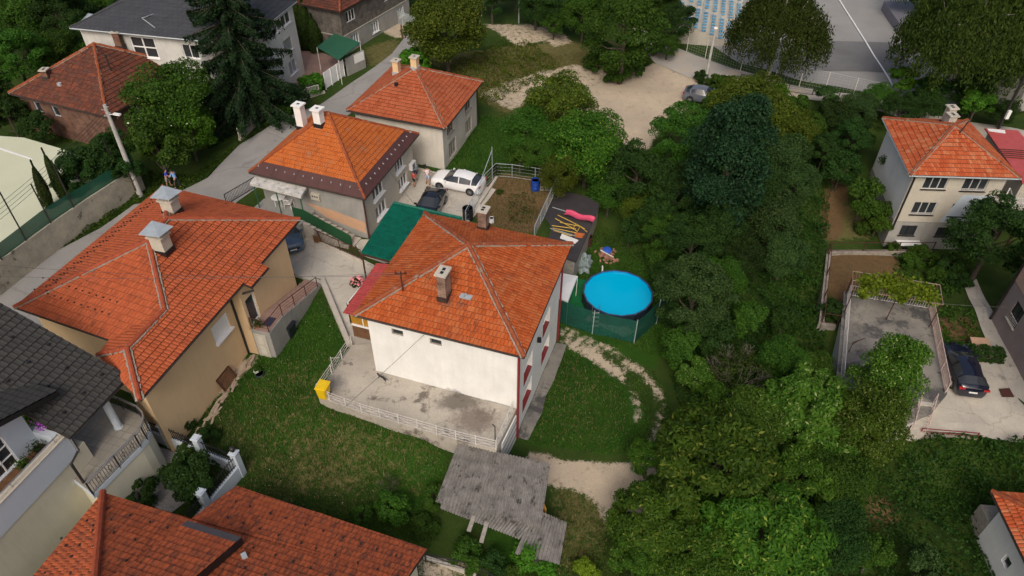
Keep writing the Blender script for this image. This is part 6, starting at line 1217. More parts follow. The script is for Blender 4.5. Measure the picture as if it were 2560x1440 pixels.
# hedge beside the black car
mbx = at(2400, 892, -1.8); a, b = at(2352, 880, -1.9), at(2502, 897, -1.9); n = 9000; f = nr.uniform(0, 1, n); w_ = nr.uniform(-.45, .45, n); zz = nr.uniform(0, .95, n); tt_ = np.array([*(b-a)]); side = np.array([*left(a, b)])
m_ = (np.abs(w_) > .38) | (zz > .8); f, w_, zz = f[m_], w_[m_], zz[m_]; C = np.array([*a])+f[:, None]*tt_+w_[:, None]*side+np.stack([zz*0, zz*0, zz-.2+.06*np.sin(f*30)], 1)
hd = thing('hedge', 'clipped dark green box hedge beside the black car', 'hedge', (0, 0, 0)); o = bpy.data.objects.new('foliage', leaves('hedge_leaves', C, rdir(len(C)), .16, .6, L['under'])); S.collection.objects.link(o); o.parent = hd
mb = MB(); mb.bar(a+P(0, 0, .2), b+P(0, 0, .2), .62, .9); mb.build('stem_core', M_['bark'], hd)
# vine on the pergola
q = [at(*r_, .9) for r_ in ((2133, 678), (2350, 712), (2358, 762), (2130, 724))]; C = []
for u0_, v0_, r_ in ((.18, .4, .09), (.22, .7, .08), (.35, .35, .09), (.45, .3, .1), (.5, .6, .1), (.62, .45, .1), (.72, .55, .1), (.8, .45, .09), (.86, .7, .08), (.12, 1.1, .05), (.55, 1.0, .05)):
    n = 260; u = u0_+nr.normal(size=n)*r_*.6; v = v0_+nr.normal(size=n)*r_*2.0; Q0, Q1, Q2, Q3 = [np.array([*x]) for x in q]; C.append((Q0*(1-u[:, None])+Q1*u[:, None])*(1-v[:, None])+(Q3*(1-u[:, None])+Q2*u[:, None])*v[:, None]+nr.normal(size=(n, 3))*np.array([.05, .05, .12]))
C = np.concatenate(C); o = bpy.data.objects.new('grape_vine', leaves('vine', C, rdir(len(C)), .26, .8, L['vine'], .9)); S.collection.objects.link(o); tag(o, 'yellow-green vine growing over the rusty pergola', 'vine')
# ivy under the patio edge
def scatter(polys, dens, world=False):
    X = []
    for pl in polys:
        w_ = pl if world else [gp(*q) for q in pl]; x0_, x1_ = min(p.x for p in w_), max(p.x for p in w_); y0_, y1_ = min(p.y for p in w_), max(p.y for p in w_); n = int((x1_-x0_)*(y1_-y0_)*dens)
        x = nr.uniform(x0_, x1_, n); y = nr.uniform(y0_, y1_, n); k_ = inpoly(x, y, w_); X.append(np.stack([x[k_], y[k_]], 1))
    return np.concatenate(X)
def stuff(name, label, polys, dens, hgt, size, mat_, asp=.5, up=.9, sc=.9, excl=True):
    X = scatter(polys, dens); x, y = X[:, 0], X[:, 1]
    if excl:
        k_ = np.zeros(len(x), bool)
        for s in SHP+[tp]: k_ |= inpoly(x, y, s)
        x, y = x[~k_], y[~k_]
    h = (.5+.5*np.sin(x*sc+1.3*np.sin(y*.7*sc))*np.cos(y*sc*1.1+1.1*np.sin(x*.9*sc)))*(.55+.45*np.sin(x*2.7*sc+y*1.9*sc)); z = gzv(x, y)+h*hgt*nr.uniform(.55, 1.05, len(x))+.04
    o = bpy.data.objects.new(name, leaves(name, np.stack([x, y, z], 1), rdir(len(x)), size, asp, mat_, up)); S.collection.objects.link(o); tag(o, label, None, kind='stuff'); return o
stuff('undergrowth', 'brambles and creepers covering the overgrown slope', [[(1590, 640), (1700, 560), (1900, 600), (2060, 560), (2060, 1000), (1700, 1020), (1660, 900), (1700, 800), (1650, 700)], [(1640, 420), (2080, 380), (2070, 600), (1640, 600)], [(2160, 1100), (2300, 1092), (2620, 1110), (2620, 1500), (2000, 1560), (1700, 1480), (1750, 1100)]], 75, 1.3, .24, L['under'])
stuff('ground_cover', 'leafy creepers below the car yard and beside the garden bed', [[(2250, 1095), (2440, 1095), (2600, 1115), (2600, 1200), (2400, 1330), (2240, 1240)], [(2240, 640), (2440, 640), (2420, 730), (2330, 760), (2230, 700)], [(2300, 765), (2430, 770), (2450, 850), (2350, 860)], [(1960, 640), (2045, 700), (2060, 900), (1980, 900)]], 45, .55, .26, L['mid'])
stuff('verge_weeds', 'weeds along the foot of the retaining wall and street', [[(-60, 735), (0, 668), (110, 615), (250, 535), (345, 480), (385, 480), (340, 515), (250, 575), (95, 655), (0, 700)], [(370, 430), (480, 440), (640, 330), (740, 280), (600, 365), (520, 450), (440, 490), (380, 500)]], 120, .5, .20, L['mid'])
stuff('tall_weeds', 'tall green and dry weeds on the rough plot', [[(1040, 180), (1120, 170), (1240, 110), (1340, 110), (1400, 170), (1330, 210), (1240, 260), (1120, 250)], [(60, 300), (330, 420), (400, 470), (330, 410), (120, 340)]], 60, .8, .22, L['gold'])
stuff('garden_weeds', 'clumps of weeds on the brown garden plot and by the pool', [[(1270, 490), (1340, 480), (1330, 560), (1270, 560)], [(1500, 580), (1600, 640), (1640, 700), (1560, 690)], [(1420, 1400), (1520, 1380), (1560, 1450), (1420, 1460)]], 40, .35, .18, L['olive'])
# grass blades
def grass(name, label, polys, dens, mat_, test, h=.16, w=.035):
    X = scatter(polys, dens); x, y = X[:, 0], X[:, 1]; k_ = mval('dirt', x, y) < .35
    for s in SHP+[tp]: k_ &= ~inpoly(x, y, s)
    k_ &= test(x, y); x, y = x[k_], y[k_]; n = len(x); a = nr.uniform(0, 6.28, n); hh = h*nr.uniform(.4, 1.3, n); C = np.stack([x, y, gzv(x, y)+hh*.35], 1)
    T = np.stack([np.cos(a)*hh*.5, np.sin(a)*hh*.5, hh*.75], 1); B = np.stack([-np.sin(a)*w, np.cos(a)*w, a*0], 1)
    o = bpy.data.objects.new(name, quadmesh(name, C, T*.6, B*.7, mat_)); S.collection.objects.link(o); tag(o, label, None, kind='stuff')
lawn = [[(420, 1060), (640, 900), (800, 730), (880, 860), (800, 1000), (1140, 1110), (1100, 1260), (1060, 1440), (1500, 1440), (1560, 1260), (1380, 1200), (1420, 1300), (1250, 1440), (640, 1300), (500, 1180)], [(1310, 1110), (1400, 870), (1640, 930), (1690, 1050), (1600, 1150)], [(1030, 400), (1200, 290), (1330, 300), (1290, 420), (1230, 460), (1150, 440)], [(1400, 640), (1500, 560), (1640, 620), (1720, 760), (1660, 900), (1400, 800)]]
rnz = lambda x, y: np.random.RandomState(3).uniform(0, 1, len(x))
grass('grass', 'green grass of the lawns', lawn, 190, leafmat('grass_green', (.024, .068, .008), (.058, .11, .014)), lambda x, y: rnz(x, y) > mval('dry', x, y)*.75)
grass('dry_grass', 'dry yellowish grass', lawn+[[(1060, 150), (1480, 130), (1560, 200), (1500, 330), (1250, 290), (1190, 200)], [(1190, 560), (1240, 440), (1390, 450), (1340, 600)]], 120, leafmat('grass_dry', (.10, .10, .03), (.19, .165, .065)), lambda x, y: rnz(x, y) < mval('dry', x, y)*.7, .24)
X = scatter([lawn[0]], .45); C = np.stack([X[:, 0], X[:, 1], gzv(X[:, 0], X[:, 1])+.15], 1); o = bpy.data.objects.new('clover_flowers', leaves('clover_flowers', C, rdir(len(C)), .045, .9, L['flower'], 2)); S.collection.objects.link(o); tag(o, 'small white flowers scattered in the lawn', None, kind='stuff')
c = np.array([*at(400, 300, 4.5)]); C = c+nr.normal(size=(45, 3))*np.array([2.0, 2.0, 1.2]); o = bpy.data.objects.new('blossom', leaves('blossom_cluster', C, rdir(45), .14, .9, L['flower'], 2)); S.collection.objects.link(o); tag(o, 'white elder blossom in the tree by the brick house', None, kind='stuff')
# ================================================================== VEHICLES
def car(name, label, x0_, y0_, ang, paint, L_=4.4, Wd=1.8, Hh=1.46, style='hatch', plate=True):
    """x0_, y0_: world centre; ang: heading of the nose"""
    z = gz(x0_, y0_)+.06; t = thing(name, label, 'car', P(x0_, y0_, z)); t.rotation_euler.z = ang; ORG[t.name] = P()
    if style == 'hatch': st_ = [(.0, .42, .62, .72), (.06, .52, .72, .80), (.35, .60, .84, .90), (.8, .66, .92, .96), (1.18, .70, .97, .99), (1.98, .70, .97, 1.42), (2.5, .70, .96, 1.47), (3.0, .70, .97, 1.44), (3.62, .70, 1.00, 1.33), (4.12, .70, 1.04, 1.07), (4.33, .62, .98, 1.00), (4.4, .5, .62, .9)]
    else: st_ = [(.0, .42, .62, .72), (.06, .52, .74, .82), (.35, .60, .88, .94), (.8, .66, .95, .99), (1.15, .70, .99, 1.01), (1.85, .70, .98, 1.44), (2.4, .70, .98, 1.49), (3.1, .70, .99, 1.47), (3.75, .70, 1.02, 1.42), (4.18, .66, 1.04, 1.08), (4.35, .60, .95, .98), (4.4, .5, .62, .88)]
    sc_ = L_/4.4; hw = Wd/2; secs = []
    for i, (x, wf_, belt, top) in enumerate(st_):
        w_ = hw*min(1, .80+.5*min(x, 4.4-x)**.6) if min(x, 4.4-x) < .5 else hw; cab = 5 <= i <= 8; rw = hw*.66 if cab else w_*.80; k_ = Hh/1.46
        secs.append([P((L_/2-x*sc_), y, zz*k_) for y, zz in ((w_*.9, .20), (w_*.99, .36), (w_, .62), (w_*.965, belt if cab or i in (4, 9) else min(belt, top-.03)), (rw, top-(.05 if cab else 0)), (rw*.55, top+(.0 if cab else .015)), (0, top+.012+(.0 if cab else .015)))])
    body, gl = MB(), MB()
    for i in range(len(secs)-1):
        a, b = secs[i], secs[i+1]
        for j in range(6):
            glass = (4 <= i <= 8 and j == 3) or (i == 4 and j >= 3) or (i == 8 and j >= 4)
            for sg in (1, -1):
                q = [a[j], b[j], b[j+1], a[j+1]]; q = [P(p.x, p.y*sg, p.z) for p in q]
                if sg < 0: q.reverse()
                (gl if glass else body).face(q[::-1])
    for s_, rv_ in ((secs[0], 0), (secs[-1], 1)):
        q = s_+[P(p.x, -p.y, p.z) for p in s_[:-1][::-1]]; body.face(q if rv_ else q[::-1])
    mr = {'white': ((.80, .80, .80), .25), 'black': ((.010, .011, .016), .12), 'blue': ((.06, .10, .16), .2), 'grey': ((.11, .12, .15), .3), 'navy': ((.008, .010, .022), .12)}[paint]
    bo = body.build('body', plain('car_paint_'+paint, *mr, spec=.6, var=.02, coat=.6), t, smooth=True, merge=True); gl.build('windows', M_['glass'], t, smooth=True, merge=True)
    pl = MB(); 
    for sg in (1, -1):
        for x, za, zb, ra in ((L_/2-2.55*sc_, .97, 1.44, .68), (L_/2-1.25*sc_, .985, 1.0, .9), (L_/2-3.62*sc_, 1.0, 1.34, .68)):
            pl.bar(P(x, sg*hw*.975, za), P(x, sg*hw*ra, zb), .07, .03, up=(0, 1, 0))
    pl.build('pillar', plain('pillar_'+paint, mr[0] if paint in ('white', 'grey') else (.01, .01, .01), .3), t)
    for sg in (1, -1):
        for x in (L_/2-.85*sc_, -L_/2+.85*sc_):
            Mx = Matrix.Rotation(R_(90)*-sg, 3, 'X'); w_ = MB(); w_.lathe(P(x, sg*(hw-.20), .32), [(.20, 0), (.31, .0), (.32, .06), (.32, .17), (.30, .215), (.22, .215), (.22, .16)], 22, 0, Mx, cap=False)
            wo = w_.build('wheel', M_['tyre'], t, smooth=False); r2 = MB(); c = P(x, sg*(hw+.005), .32)
            r2.lathe(P(x, sg*(hw-.03), .32), [(.0, 0), (.215, .01), (.225, .04)], 20, 0, Mx)
            r2.build('rim', plain('rim_back', (.06, .06, .065), .4), wo); r3 = MB()
            for k_ in range(10): a = k_*.628; r3.bar(c+P(0, 0, 0), c+P(math.cos(a)*.21, 0, math.sin(a)*.21), .035, .02)
            r3.lathe(P(x, sg*(hw-.01), .32), [(.205, 0), (.235, 0), (.235, .02), (.205, .02)], 20, 0, Mx, cap=False); r3.build('spokes', M_['rim'], wo)
            ar = MB(); ar.lathe(P(x, sg*(hw-.03), .34), [(.0, 0), (.375, 0), (.375, .04)], 20, 0, Mx); ar.build('wheel_arch', M_['black'], t)
        h = MB(); h.slab([P(L_/2-.10, sg*hw*.60, .74), P(L_/2-.32, sg*hw*.95, .80), P(L_/2-.55, sg*hw*.94, .86), P(L_/2-.30, sg*hw*.55, .83)], .12); h.build('headlight', M_['glass_light' if paint != 'white' else 'glass'], t)
        h = MB(); h.box(P(-L_/2+.06, sg*hw*.78, .88), (.14, .36, .14)); h.build('taillight', plain('tail_red', (.35, .01, .01), .3), t)
        h = MB(); h.box(P(L_/2-1.42*sc_, sg*(hw+.09), 1.0), (.12, .2, .12)); h.build('wing_mirror', plain('mirror_'+paint, mr[0], .3), t)
    b = MB(); b.box(P(L_/2-.02, 0, .5), (.06, hw*1.1, .16)); b.build('grille', M_['black'], t)
    if plate:
        for s_ in (1, -1): b = MB(); b.box(P(s_*(L_/2+.012), 0, .44 if s_ > 0 else .62), (.02, .5, .11)); b.build('number_plate', M_['plastic_white'], t)
    return t
def carpx(name, label, f, r, paint, **kw):
    a, b = gp(*f), gp(*r); c = (a+b)/2; d = a-b; return car(name, label, c.x, c.y, math.atan2(d.y, d.x), paint, **kw)
carpx('parked_car', 'white hatchback parked in the concrete yard beside the garden plot', (1092, 458), (1203, 480), 'white', L_=4.45, Wd=1.82)
c1 = gp(1078, 527); d1 = gp(1064, 572); carpx('parked_car', 'black car parked in the yard half under the green carport roof', (1060, 560), (1094, 498), 'black', L_=4.0)
carpx('parked_car', 'dark blue car whose front shows behind the corner of the tan house', (738, 640), (705, 560), 'blue')
carpx('parked_car', 'silver-grey hatchback in the bushes beside the gravel lot', (1790, 262), (1726, 248), 'grey', L_=4.1)
carpx('parked_car', 'black hatchback in the yard of the pink house beside the deck railing', (2372, 882), (2418, 996), 'navy', L_=4.5, Wd=1.85)
# ================================================================== PEOPLE AND CAT
def skinned(name, joints, bones, mat_, parent, sub=1, root=0):
    me = bpy.data.meshes.new(name); me.from_pydata([j[0] for j in joints], bones, []); o = bpy.data.objects.new(name, me); S.collection.objects.link(o); me.skin_vertices or None
    md = o.modifiers.new('skin', 'SKIN'); md.use_smooth_shade = True; md.branch_smoothing = .4
    if not me.skin_vertices: me.attributes
    for i, j in enumerate(joints):
        r = j[1] if isinstance(j[1], tuple) else (j[1], j[1]); me.skin_vertices[0].data[i].radius = r; me.skin_vertices[0].data[i].use_root = (i == root)
    s = o.modifiers.new('sub', 'SUBSURF'); s.levels = s.render_levels = sub; me.materials.append(mat_); o.parent = parent; ORG[o.name] = P(); return o
def person(label, pos, face, top, bottom, h=1.75, lean=0.0, arms=((.25, .1), (.25, .1)), step=.12, shorts=True, hair='hair', held=None, sleeve=.5):
    t = thing('person', label, 'person', pos); t.rotation_euler.z = face; ORG[t.name] = P(); t.scale = (h/1.75,)*3; ln = lean
    def B(x, y, z): return (x+ln*max(0, z-.9), y, z)         # +x is forward, +y is left
    J = [(B(0, 0, .95), (.13, .16)), (B(.0, 0, 1.15), (.11, .15)), (B(0, 0, 1.36), (.11, .18)), (B(.01, 0, 1.48), (.055, .06)), (B(.02, 0, 1.57), (.085, .075)), (B(.035, 0, 1.67), (.10, .08)), (B(.02, 0, 1.74), (.06, .05))]
    Bn = [(0, 1), (1, 2), (2, 3), (3, 4), (4, 5), (5, 6)]
    hands = []
    for sg, (fwd, bend) in zip((1, -1), arms):
        n = len(J); sh = B(0, sg*.2, 1.42); el = (sh[0]+fwd*.28, sh[1]+sg*.07, sh[2]-.27); wr = (el[0]+.05+bend*.55, el[1]-sg*(.02+bend*.25), el[2]-.24+bend*.42)
        J += [(sh, .055), (el, .043), (wr, .028)]; Bn += [(2, n), (n, n+1), (n+1, n+2)]; dx = (np.array(wr)-np.array(el)); dx /= np.linalg.norm(dx); pm = tuple(np.array(wr)+dx*.07); J.append((pm, (.035, .02))); Bn.append((n+2, n+3)); hands.append((sg, pm, dx))
        m_ = n+4; hx = n+4; hp = (0+sg*0, sg*.10, .92); kn = (sg*step*.6+.03, sg*.11, .50); an = (sg*step*1.0-.01, sg*.12, .09); to = (an[0]+.15, an[1]+sg*.02, .035)
        J += [(hp, .095), (kn, .062), (an, .042), (to, (.045, .03))]; Bn += [(0, m_), (m_, m_+1), (m_+1, m_+2), (m_+2, m_+3)]
    body = skinned('body', J, Bn, M_['skin'], t)
    for sg, pm, dx in hands:          # fingers
        fj = [(pm, .014)]; fb = []
        for k_, (oy, l_) in enumerate(((-.028, .06), (-.01, .075), (.01, .07), (.028, .055), (-.045, .03))):
            b0 = (pm[0]+dx[0]*.03+oy*.3, pm[1]+oy, pm[2]+dx[2]*.03); b1 = (b0[0]+dx[0]*l_*.6+.01, b0[1]+(oy*.3), b0[2]+dx[2]*l_*.6); b2 = (b1[0]+dx[0]*l_*.4+.015, b1[1], b1[2]+dx[2]*l_*.4)
            n = len(fj); fj += [(b0, .010), (b1, .009), (b2, .007)]; fb += [(0, n), (n, n+1), (n+1, n+2)]
        skinned('fingers', fj, fb, M_['skin'], body, 1)
    hm = MB(); c = B(.02, 0, 1.66); hm.lathe(P(*c)+P(-.015, 0, 0), [(.0, .115), (.06, .105), (.095, .06), (.105, .01), (.09, -.05), (.06, -.09)], 12); hm.build('hair', M_[hair], t, smooth=True)
    f = MB()
    for sg in (1, -1): f.lathe(P(*B(.118, sg*.033, 1.655)), [(.0, .01), (.01, 0), (.0, -.01)], 6)
    f.bar(B(.115, -.03, 1.60), B(.115, .03, 1.60), .012); f.build('face', M_['hair'], body); f = MB(); f.bar(B(.11, 0, 1.65), B(.14, 0, 1.62), .022)
    for sg in (1, -1): f.box(P(*B(.01, sg*.088, 1.65)), (.05, .02, .06))
    f.build('nose_and_ears', M_['skin'], body)
    SJ = [(B(0, 0, .90), (.155, .185)), (B(0, 0, 1.12), (.135, .175)), (B(0, 0, 1.36), (.135, .20)), (B(0, 0, 1.46), (.08, .10))]; SB_ = [(0, 1), (1, 2), (2, 3)]
    for i in range(2):
        n = len(SJ); a = J[7+i*8][0]; e = J[8+i*8][0]; m_ = tuple(a[k_]+(e[k_]-a[k_])*min(1, sleeve*1.6) for k_ in range(3)); SJ += [(a, .075), (m_, .062)]; SB_ += [(2, n), (n, n+1)]
    skinned('shirt', SJ, SB_, top, t)
    TJ = [(B(0, 0, .98), (.15, .175)), (B(0, 0, .90), (.15, .17))]; TB = [(0, 1)]
    for i in range(2):
        hp, kn, an = [J[11+i*8+k_][0] for k_ in range(3)]; n = len(TJ); e = kn if shorts else an; TJ += [(hp, .112), (tuple((hp[k_]+e[k_])/2 for k_ in range(3)), .095 if shorts else .08), (tuple(hp[k_]+(e[k_]-hp[k_])*.95 for k_ in range(3)), .085 if shorts else .062)]; TB += [(1, n), (n, n+1), (n+1, n+2)]
        s_ = MB(); s_.box(P(an[0]+.06, an[1], .035), (.27, .10, .07)); s_.build('shoe', M_['black' if not shorts else 'brown_wood'], t)
    skinned('trousers' if not shorts else 'shorts', TJ, TB, bottom, t)
    return t
def cl(n, c): return plain('cloth_'+n, c, .85, var=.08)
def on(px, py): p = gp(px, py); return P(p.x, p.y, p.z+.06)
person('person in royal blue shirt looking down at something held in both hands, on the street', on(424, 468), R_(10), cl('royal', (.03, .05, .42)), cl('khaki', (.24, .22, .18)), arms=((.5, .75), (.5, .75)), lean=.25, sleeve=.45)
person('person in light blue shirt and dark trousers leaning towards the one in royal blue', on(447, 471), R_(165), cl('light_blue', (.20, .40, .75)), cl('dark', (.015, .017, .03)), shorts=False, arms=((.5, .5), (.2, .2)), lean=.18, step=.16)
person('person in light blue shirt and dark shorts standing at the house corner in the yard', on(1040, 450), R_(105), cl('pale_blue', (.33, .52, .72)), cl('shorts_dark', (.03, .035, .06)), arms=((.35, .15), (.45, .35)))
person('child in red top and black shorts standing beside the person in the light blue shirt', on(1036, 466), R_(60), cl('red', (.55, .06, .06)), cl('black_cloth', (.012, .012, .015)), h=1.45, arms=((.2, .1), (.3, .2)))
person('person in pale pink shirt carrying a dark bag next to the white car', on(1070, 462), R_(95), cl('pale_pink', (.75, .60, .62)), cl('light_shorts', (.35, .42, .55)), arms=((.2, .6), (.3, .6)))
p = on(1064, 449); mb = MB(); mb.box(P(p.x, p.y, p.z+1.25), (.3, .16, .3), .3); tag(mb.build('dark_bag', M_['black']), 'dark bag held by the person in pale pink', 'bag')
p = at(956, 949, TZ); ct = thing('cat', 'black cat walking across the terrace by the white wall', 'cat', P(p.x, p.y, TZ+.0)); ct.rotation_euler.z = R_(150); ORG[ct.name] = P()
J = [((-.2, 0, .26), .075), ((0, 0, .25), .07), ((.17, 0, .27), .075), ((.27, 0, .33), .05), ((.34, 0, .35), .055), ((.40, 0, .335), .03), ((-.28, 0, .27), .03), ((-.42, 0, .22), .02), ((-.55, 0, .28), .015)]; Bn = [(1, 0), (1, 2), (2, 3), (3, 4), (4, 5), (0, 6), (6, 7), (7, 8)]
for sg in (1, -1):
    n = len(J); J += [((.17+.05*sg, sg*.05, .16), .03), ((.15+.07*sg, sg*.05, .07), .018), ((.19+.07*sg, sg*.05, .015), .02)]; Bn += [(2, n), (n, n+1), (n+1, n+2)]
    n = len(J); J += [((-.17-.03*sg, sg*.05, .17), .045), ((-.27-.04*sg, sg*.05, .10), .02), ((-.22-.05*sg, sg*.05, .015), .02)]; Bn += [(0, n), (n, n+1), (n+1, n+2)]
    e = len(J); J += [((.33, sg*.035, .40), .015), ((.33, sg*.042, .43), .006)]; Bn += [(4, e), (e, e+1)]
skinned('body', J, Bn, M_['black'], ct, 1, 1)
# ================================================================== POOL CORNER
ZPL = -3.4; zr = ZPL+1.22; pc_ = (at(1458, 727, zr)+at(1632, 735, zr))/2; pr_ = (at(1632, 735, zr)-at(1458, 727, zr)).length/2; pl = thing('swimming_pool', 'round above-ground swimming pool with bright blue water', 'pool', P(pc_.x, pc_.y, ZPL)); c = P(pc_.x, pc_.y, ZPL-.1)
mb = MB(); mb.lathe(c, [(pr_, 0), (pr_, 1.30), (pr_-.03, 1.30), (pr_-.03, .1)], 16, cap=False); mb.build('pool_wall', plain('pool_wall', (.02, .03, .05), .4), pl); mb = MB(); mb.lathe(c, [(pr_+.05, 1.30), (pr_+.05, 1.34), (pr_-.06, 1.34), (pr_-.06, 1.30), (pr_+.05, 1.30)], 16, cap=False); mb.build('pool_rim', plain('pool_rim', (.05, .06, .12), .3), pl)
mb = MB(); mb.lathe(c, [(pr_-.035, 1.3), (pr_-.035, 1.1)], 16, cap=False); mb.build('liner', plain('liner', (.0, .30, .62), .3), pl)
k = NT('pool_water'); k.b.inputs['Base Color'].default_value = (.0, .43, .72, 1); k.b.inputs['Roughness'].default_value = .12; k.b.inputs['Specular IOR Level'].default_value = .35; k.bump(k.noise(k.pos(), 4, 3), .004); mb = MB(); mb.lathe(c, [(pr_-.06, 1.0), (pr_-.06, 1.19)], 16); mb.build('water', k.m, pl)
for i in range(16): a = i*2*math.pi/16; q = c+P(math.cos(a), math.sin(a), 0)*(pr_+.03); mb = MB(); mb.bar(q, q+P(0, 0, 1.3), .06); mb.build('upright', M_['black_metal'], pl)
ld = thing('pool_ladder', 'pale pool ladder with steps on the near side of the pool', 'ladder', at(1490, 790, ZPL)); q = at(1489, 776, zr); q = P(q.x, q.y, ZPL); mb = MB()
for sx in (-.25, .25): mb.tube([q+P(sx, -.75, 0), q+P(sx, -.1, 1.35), q+P(sx, 0, 1.75), q+P(sx, .15, 1.4)], .025, 6)
mb.build('frame', M_['steel'], ld)
for i in range(4): f_ = .2+i*.22; mb = MB(); mb.box(q+P(0, -.75+.62*f_, 1.35*f_), (.5, .16, .04)); mb.build('step', M_['plastic_white'], ld)
q = at(1506, 672, zr); mb = MB(); mb.tube([q+P(0, .1, -.5), q+P(0, .1, .2), q+P(0, -.15, .2), q+P(0, -.15, -.1)], .05, 8); tag(mb.build('skimmer', M_['plastic_white']), 'white skimmer hooked on the far pool rim', 'pool skimmer')
gz_ = thing('gazebo', 'white party tent canopy between white house and pool', 'gazebo', at(1410, 720, ZPL)); zt = ZPL+2.3; q = [at(*r_, zt) for r_ in ((1378, 742), (1420, 752), (1444, 690), (1402, 682))]; cc = sum(q, P())/4+P(0, 0, .1); mb = MB()
for i in range(4): mb.face([q[i], q[(i+1) % 4], cc])
for i in range(4): a, b = q[i], q[(i+1) % 4]; mb.face([a, b, b-P(0, 0, .2), a-P(0, 0, .2)])
mb.build('canopy', M_['plastic_white'], gz_)
for x in q: mb = MB(); mb.tube([x-P(0, 0, .05), P(x.x, x.y, ZPL)], .025, 6); mb.build('pole', M_['white_pvc'], gz_)
sheet('green_carpet', [(1380, 770), (1400, 690), (1470, 702), (1475, 780), (1450, 800)], plain('green_carpet', (.0, .13, .035), .9), .07, 'green artificial turf carpet beside the pool')
sheet('pool_base', [(1462, 800), (1560, 845), (1640, 800), (1580, 830), (1500, 700), (1500, 690), (1560, 680)], M_['concrete'], .05, 'pale slab under the pool edge')
ms = thing('mesh_screen', 'green mesh screen on thin posts in front of the pool', 'screen', at(1590, 850, ZPL)); fts = [at(1388, 805, ZPL), at(1480, 838, ZPL), at(1584, 862, ZPL), at(1640, 810, ZPL), at(1700, 742, ZPL)]; mb = MB(); hs_ = 2.35
for a, b in zip(fts[:-1], fts[1:]):
    for k_ in range(5): s, e = pt(a, k_/5, b), pt(a, (k_+1)/5, b); mb.face([s+P(0, 0, .15), e+P(0, 0, .15), e+P(0, 0, hs_-.05*math.sin((k_+1)/5*3.14)), s+P(0, 0, hs_-.05*math.sin(k_/5*3.14))])
mb.build('mesh_cloth', meshcloth('green_net', (.004, .085, .06), .8), ms)
for x in fts: mb = MB(); mb.tube([x, x+P(0, 0, hs_+.1)], .035, 6); mb.build('post', M_['galv'], ms)
# junk on the felt shed roof
zf += .02; mb = MB(); a, b = at(1412, 536, zf+.1), at(1484, 556, zf+.1); n = 16; w_ = left(a, b)*.28
for i in range(n):
    f0, f1 = i/n, (i+1)/n; h0, h1 = .12+.08*math.sin(f0*9), .12+.08*math.sin(f1*9); p0, p1 = pt(a, f0, b), pt(a, f1, b)
    for (s0, z0_), (s1, z1_) in (((-1.15, .16), (-1, .16)), ((-1, .16), (-.8, 0)), ((-.8, 0), (.8, 0)), ((.8, 0), (1, .16)), ((1, .16), (1.15, .16))):
        mb.face([p0+w_*s0+P(0, 0, h0+z0_), p1+w_*s0+P(0, 0, h1+z0_), p1+w_*s1+P(0, 0, h1+z1_), p0+w_*s1+P(0, 0, h0+z1_)])
tag(mb.build('plastic_slide', plain('pink_plastic', (.62, .09, .17), .35), smooth=True), 'pink plastic slide lying on the black felt roof', 'slide')
mb = MB(); pp_ = lambda x, y, z=.1: at(x, y, zf+z)
for s in ([(1395, 538), (1440, 560), (1462, 572)], [(1388, 546), (1432, 570)], [(1400, 556), (1450, 566), (1468, 580)], [(1380, 564), (1440, 572)], [(1382, 570), (1440, 582), (1446, 574)], [(1384, 576), (1430, 590)], [(1440, 560), (1432, 572), (1444, 578), (1450, 566)]): mb.tube([pp_(x, y, rnd.uniform(.08, .3)) for x, y in s], .03, 6)
tag(mb.build('swing_frame', plain('yellow_paint', (.62, .40, .06), .45)), 'dismantled yellow metal swing frame on the felt roof', 'frame')
mb = MB(); mb.slab([pp_(1436, 580), pp_(1462, 584), pp_(1456, 592), pp_(1438, 590)], .12); tag(mb.build('orange_tray', plain('orange_plastic', (.50, .14, .04), .5)), 'orange tray among the yellow frame parts', 'tray')
mb = MB(); mb.slab([pp_(1405, 584), pp_(1446, 600), pp_(1438, 608), pp_(1400, 594)], .08); tag(mb.build('white_board', M_['plastic_white']), 'white board lying on the near end of the felt roof', 'board')
# tarp, barrels, rubble
tz = ZPL+.2; c = at(1455, 655, -2.6); bm = bmesh.new(); bmesh.ops.create_icosphere(bm, subdivisions=4, radius=1.0)
for v in bm.verts: v.co.z = max(v.co.z, -.5); f_ = 1+.16*math.sin(v.co.x*7+v.co.y*3)+.12*math.sin(v.co.y*11+v.co.z*8); v.co = Vector((v.co.x*.75*f_, v.co.y*1.1*f_, v.co.z*.85*f_))
me = bpy.data.meshes.new('tarp'); bm.to_mesh(me); bm.free(); me.materials.append(M_['tarp']); o = bpy.data.objects.new('tarpaulin_heap', me); S.collection.objects.link(o); o.location = (c.x, c.y, -2.7); tag(o, 'heap covered by a crumpled grey-green tarpaulin at the end of the felt shed', 'tarpaulin')
def drum(name, label, cat, pos, r, h, m_, lid=None, open_=True):
    t = thing(name, label, cat, pos); mb = MB(); mb.lathe(P(*pos), [(r, 0), (r, h*.32), (r*1.04, h*.34), (r, h*.36), (r, h*.65), (r*1.04, h*.67), (r, h*.69), (r, h), (r*.93, h), (r*.93, h*.75)], 20); mb.build('barrel_body', m_, t); mb = MB(); mb.lathe(P(*pos)+P(0, 0, h*.86), [(0, .0), (r*.95, 0)], 20); mb.build('contents' if open_ else 'lid', lid or m_, t); return t
drum('blue_barrel', 'blue barrel with rusty top on the brown garden plot', 'barrel', gp(1338, 474), .36, 1.0, plain('blue_barrel', (.01, .05, .30), .4), plain('rust_top', (.30, .09, .05), .8))
drum('rusty_barrel', 'rusty barrel beside the felt shed', 'barrel', gp(1467, 612), .4, .9, M_['rust_metal'], M_['black'])
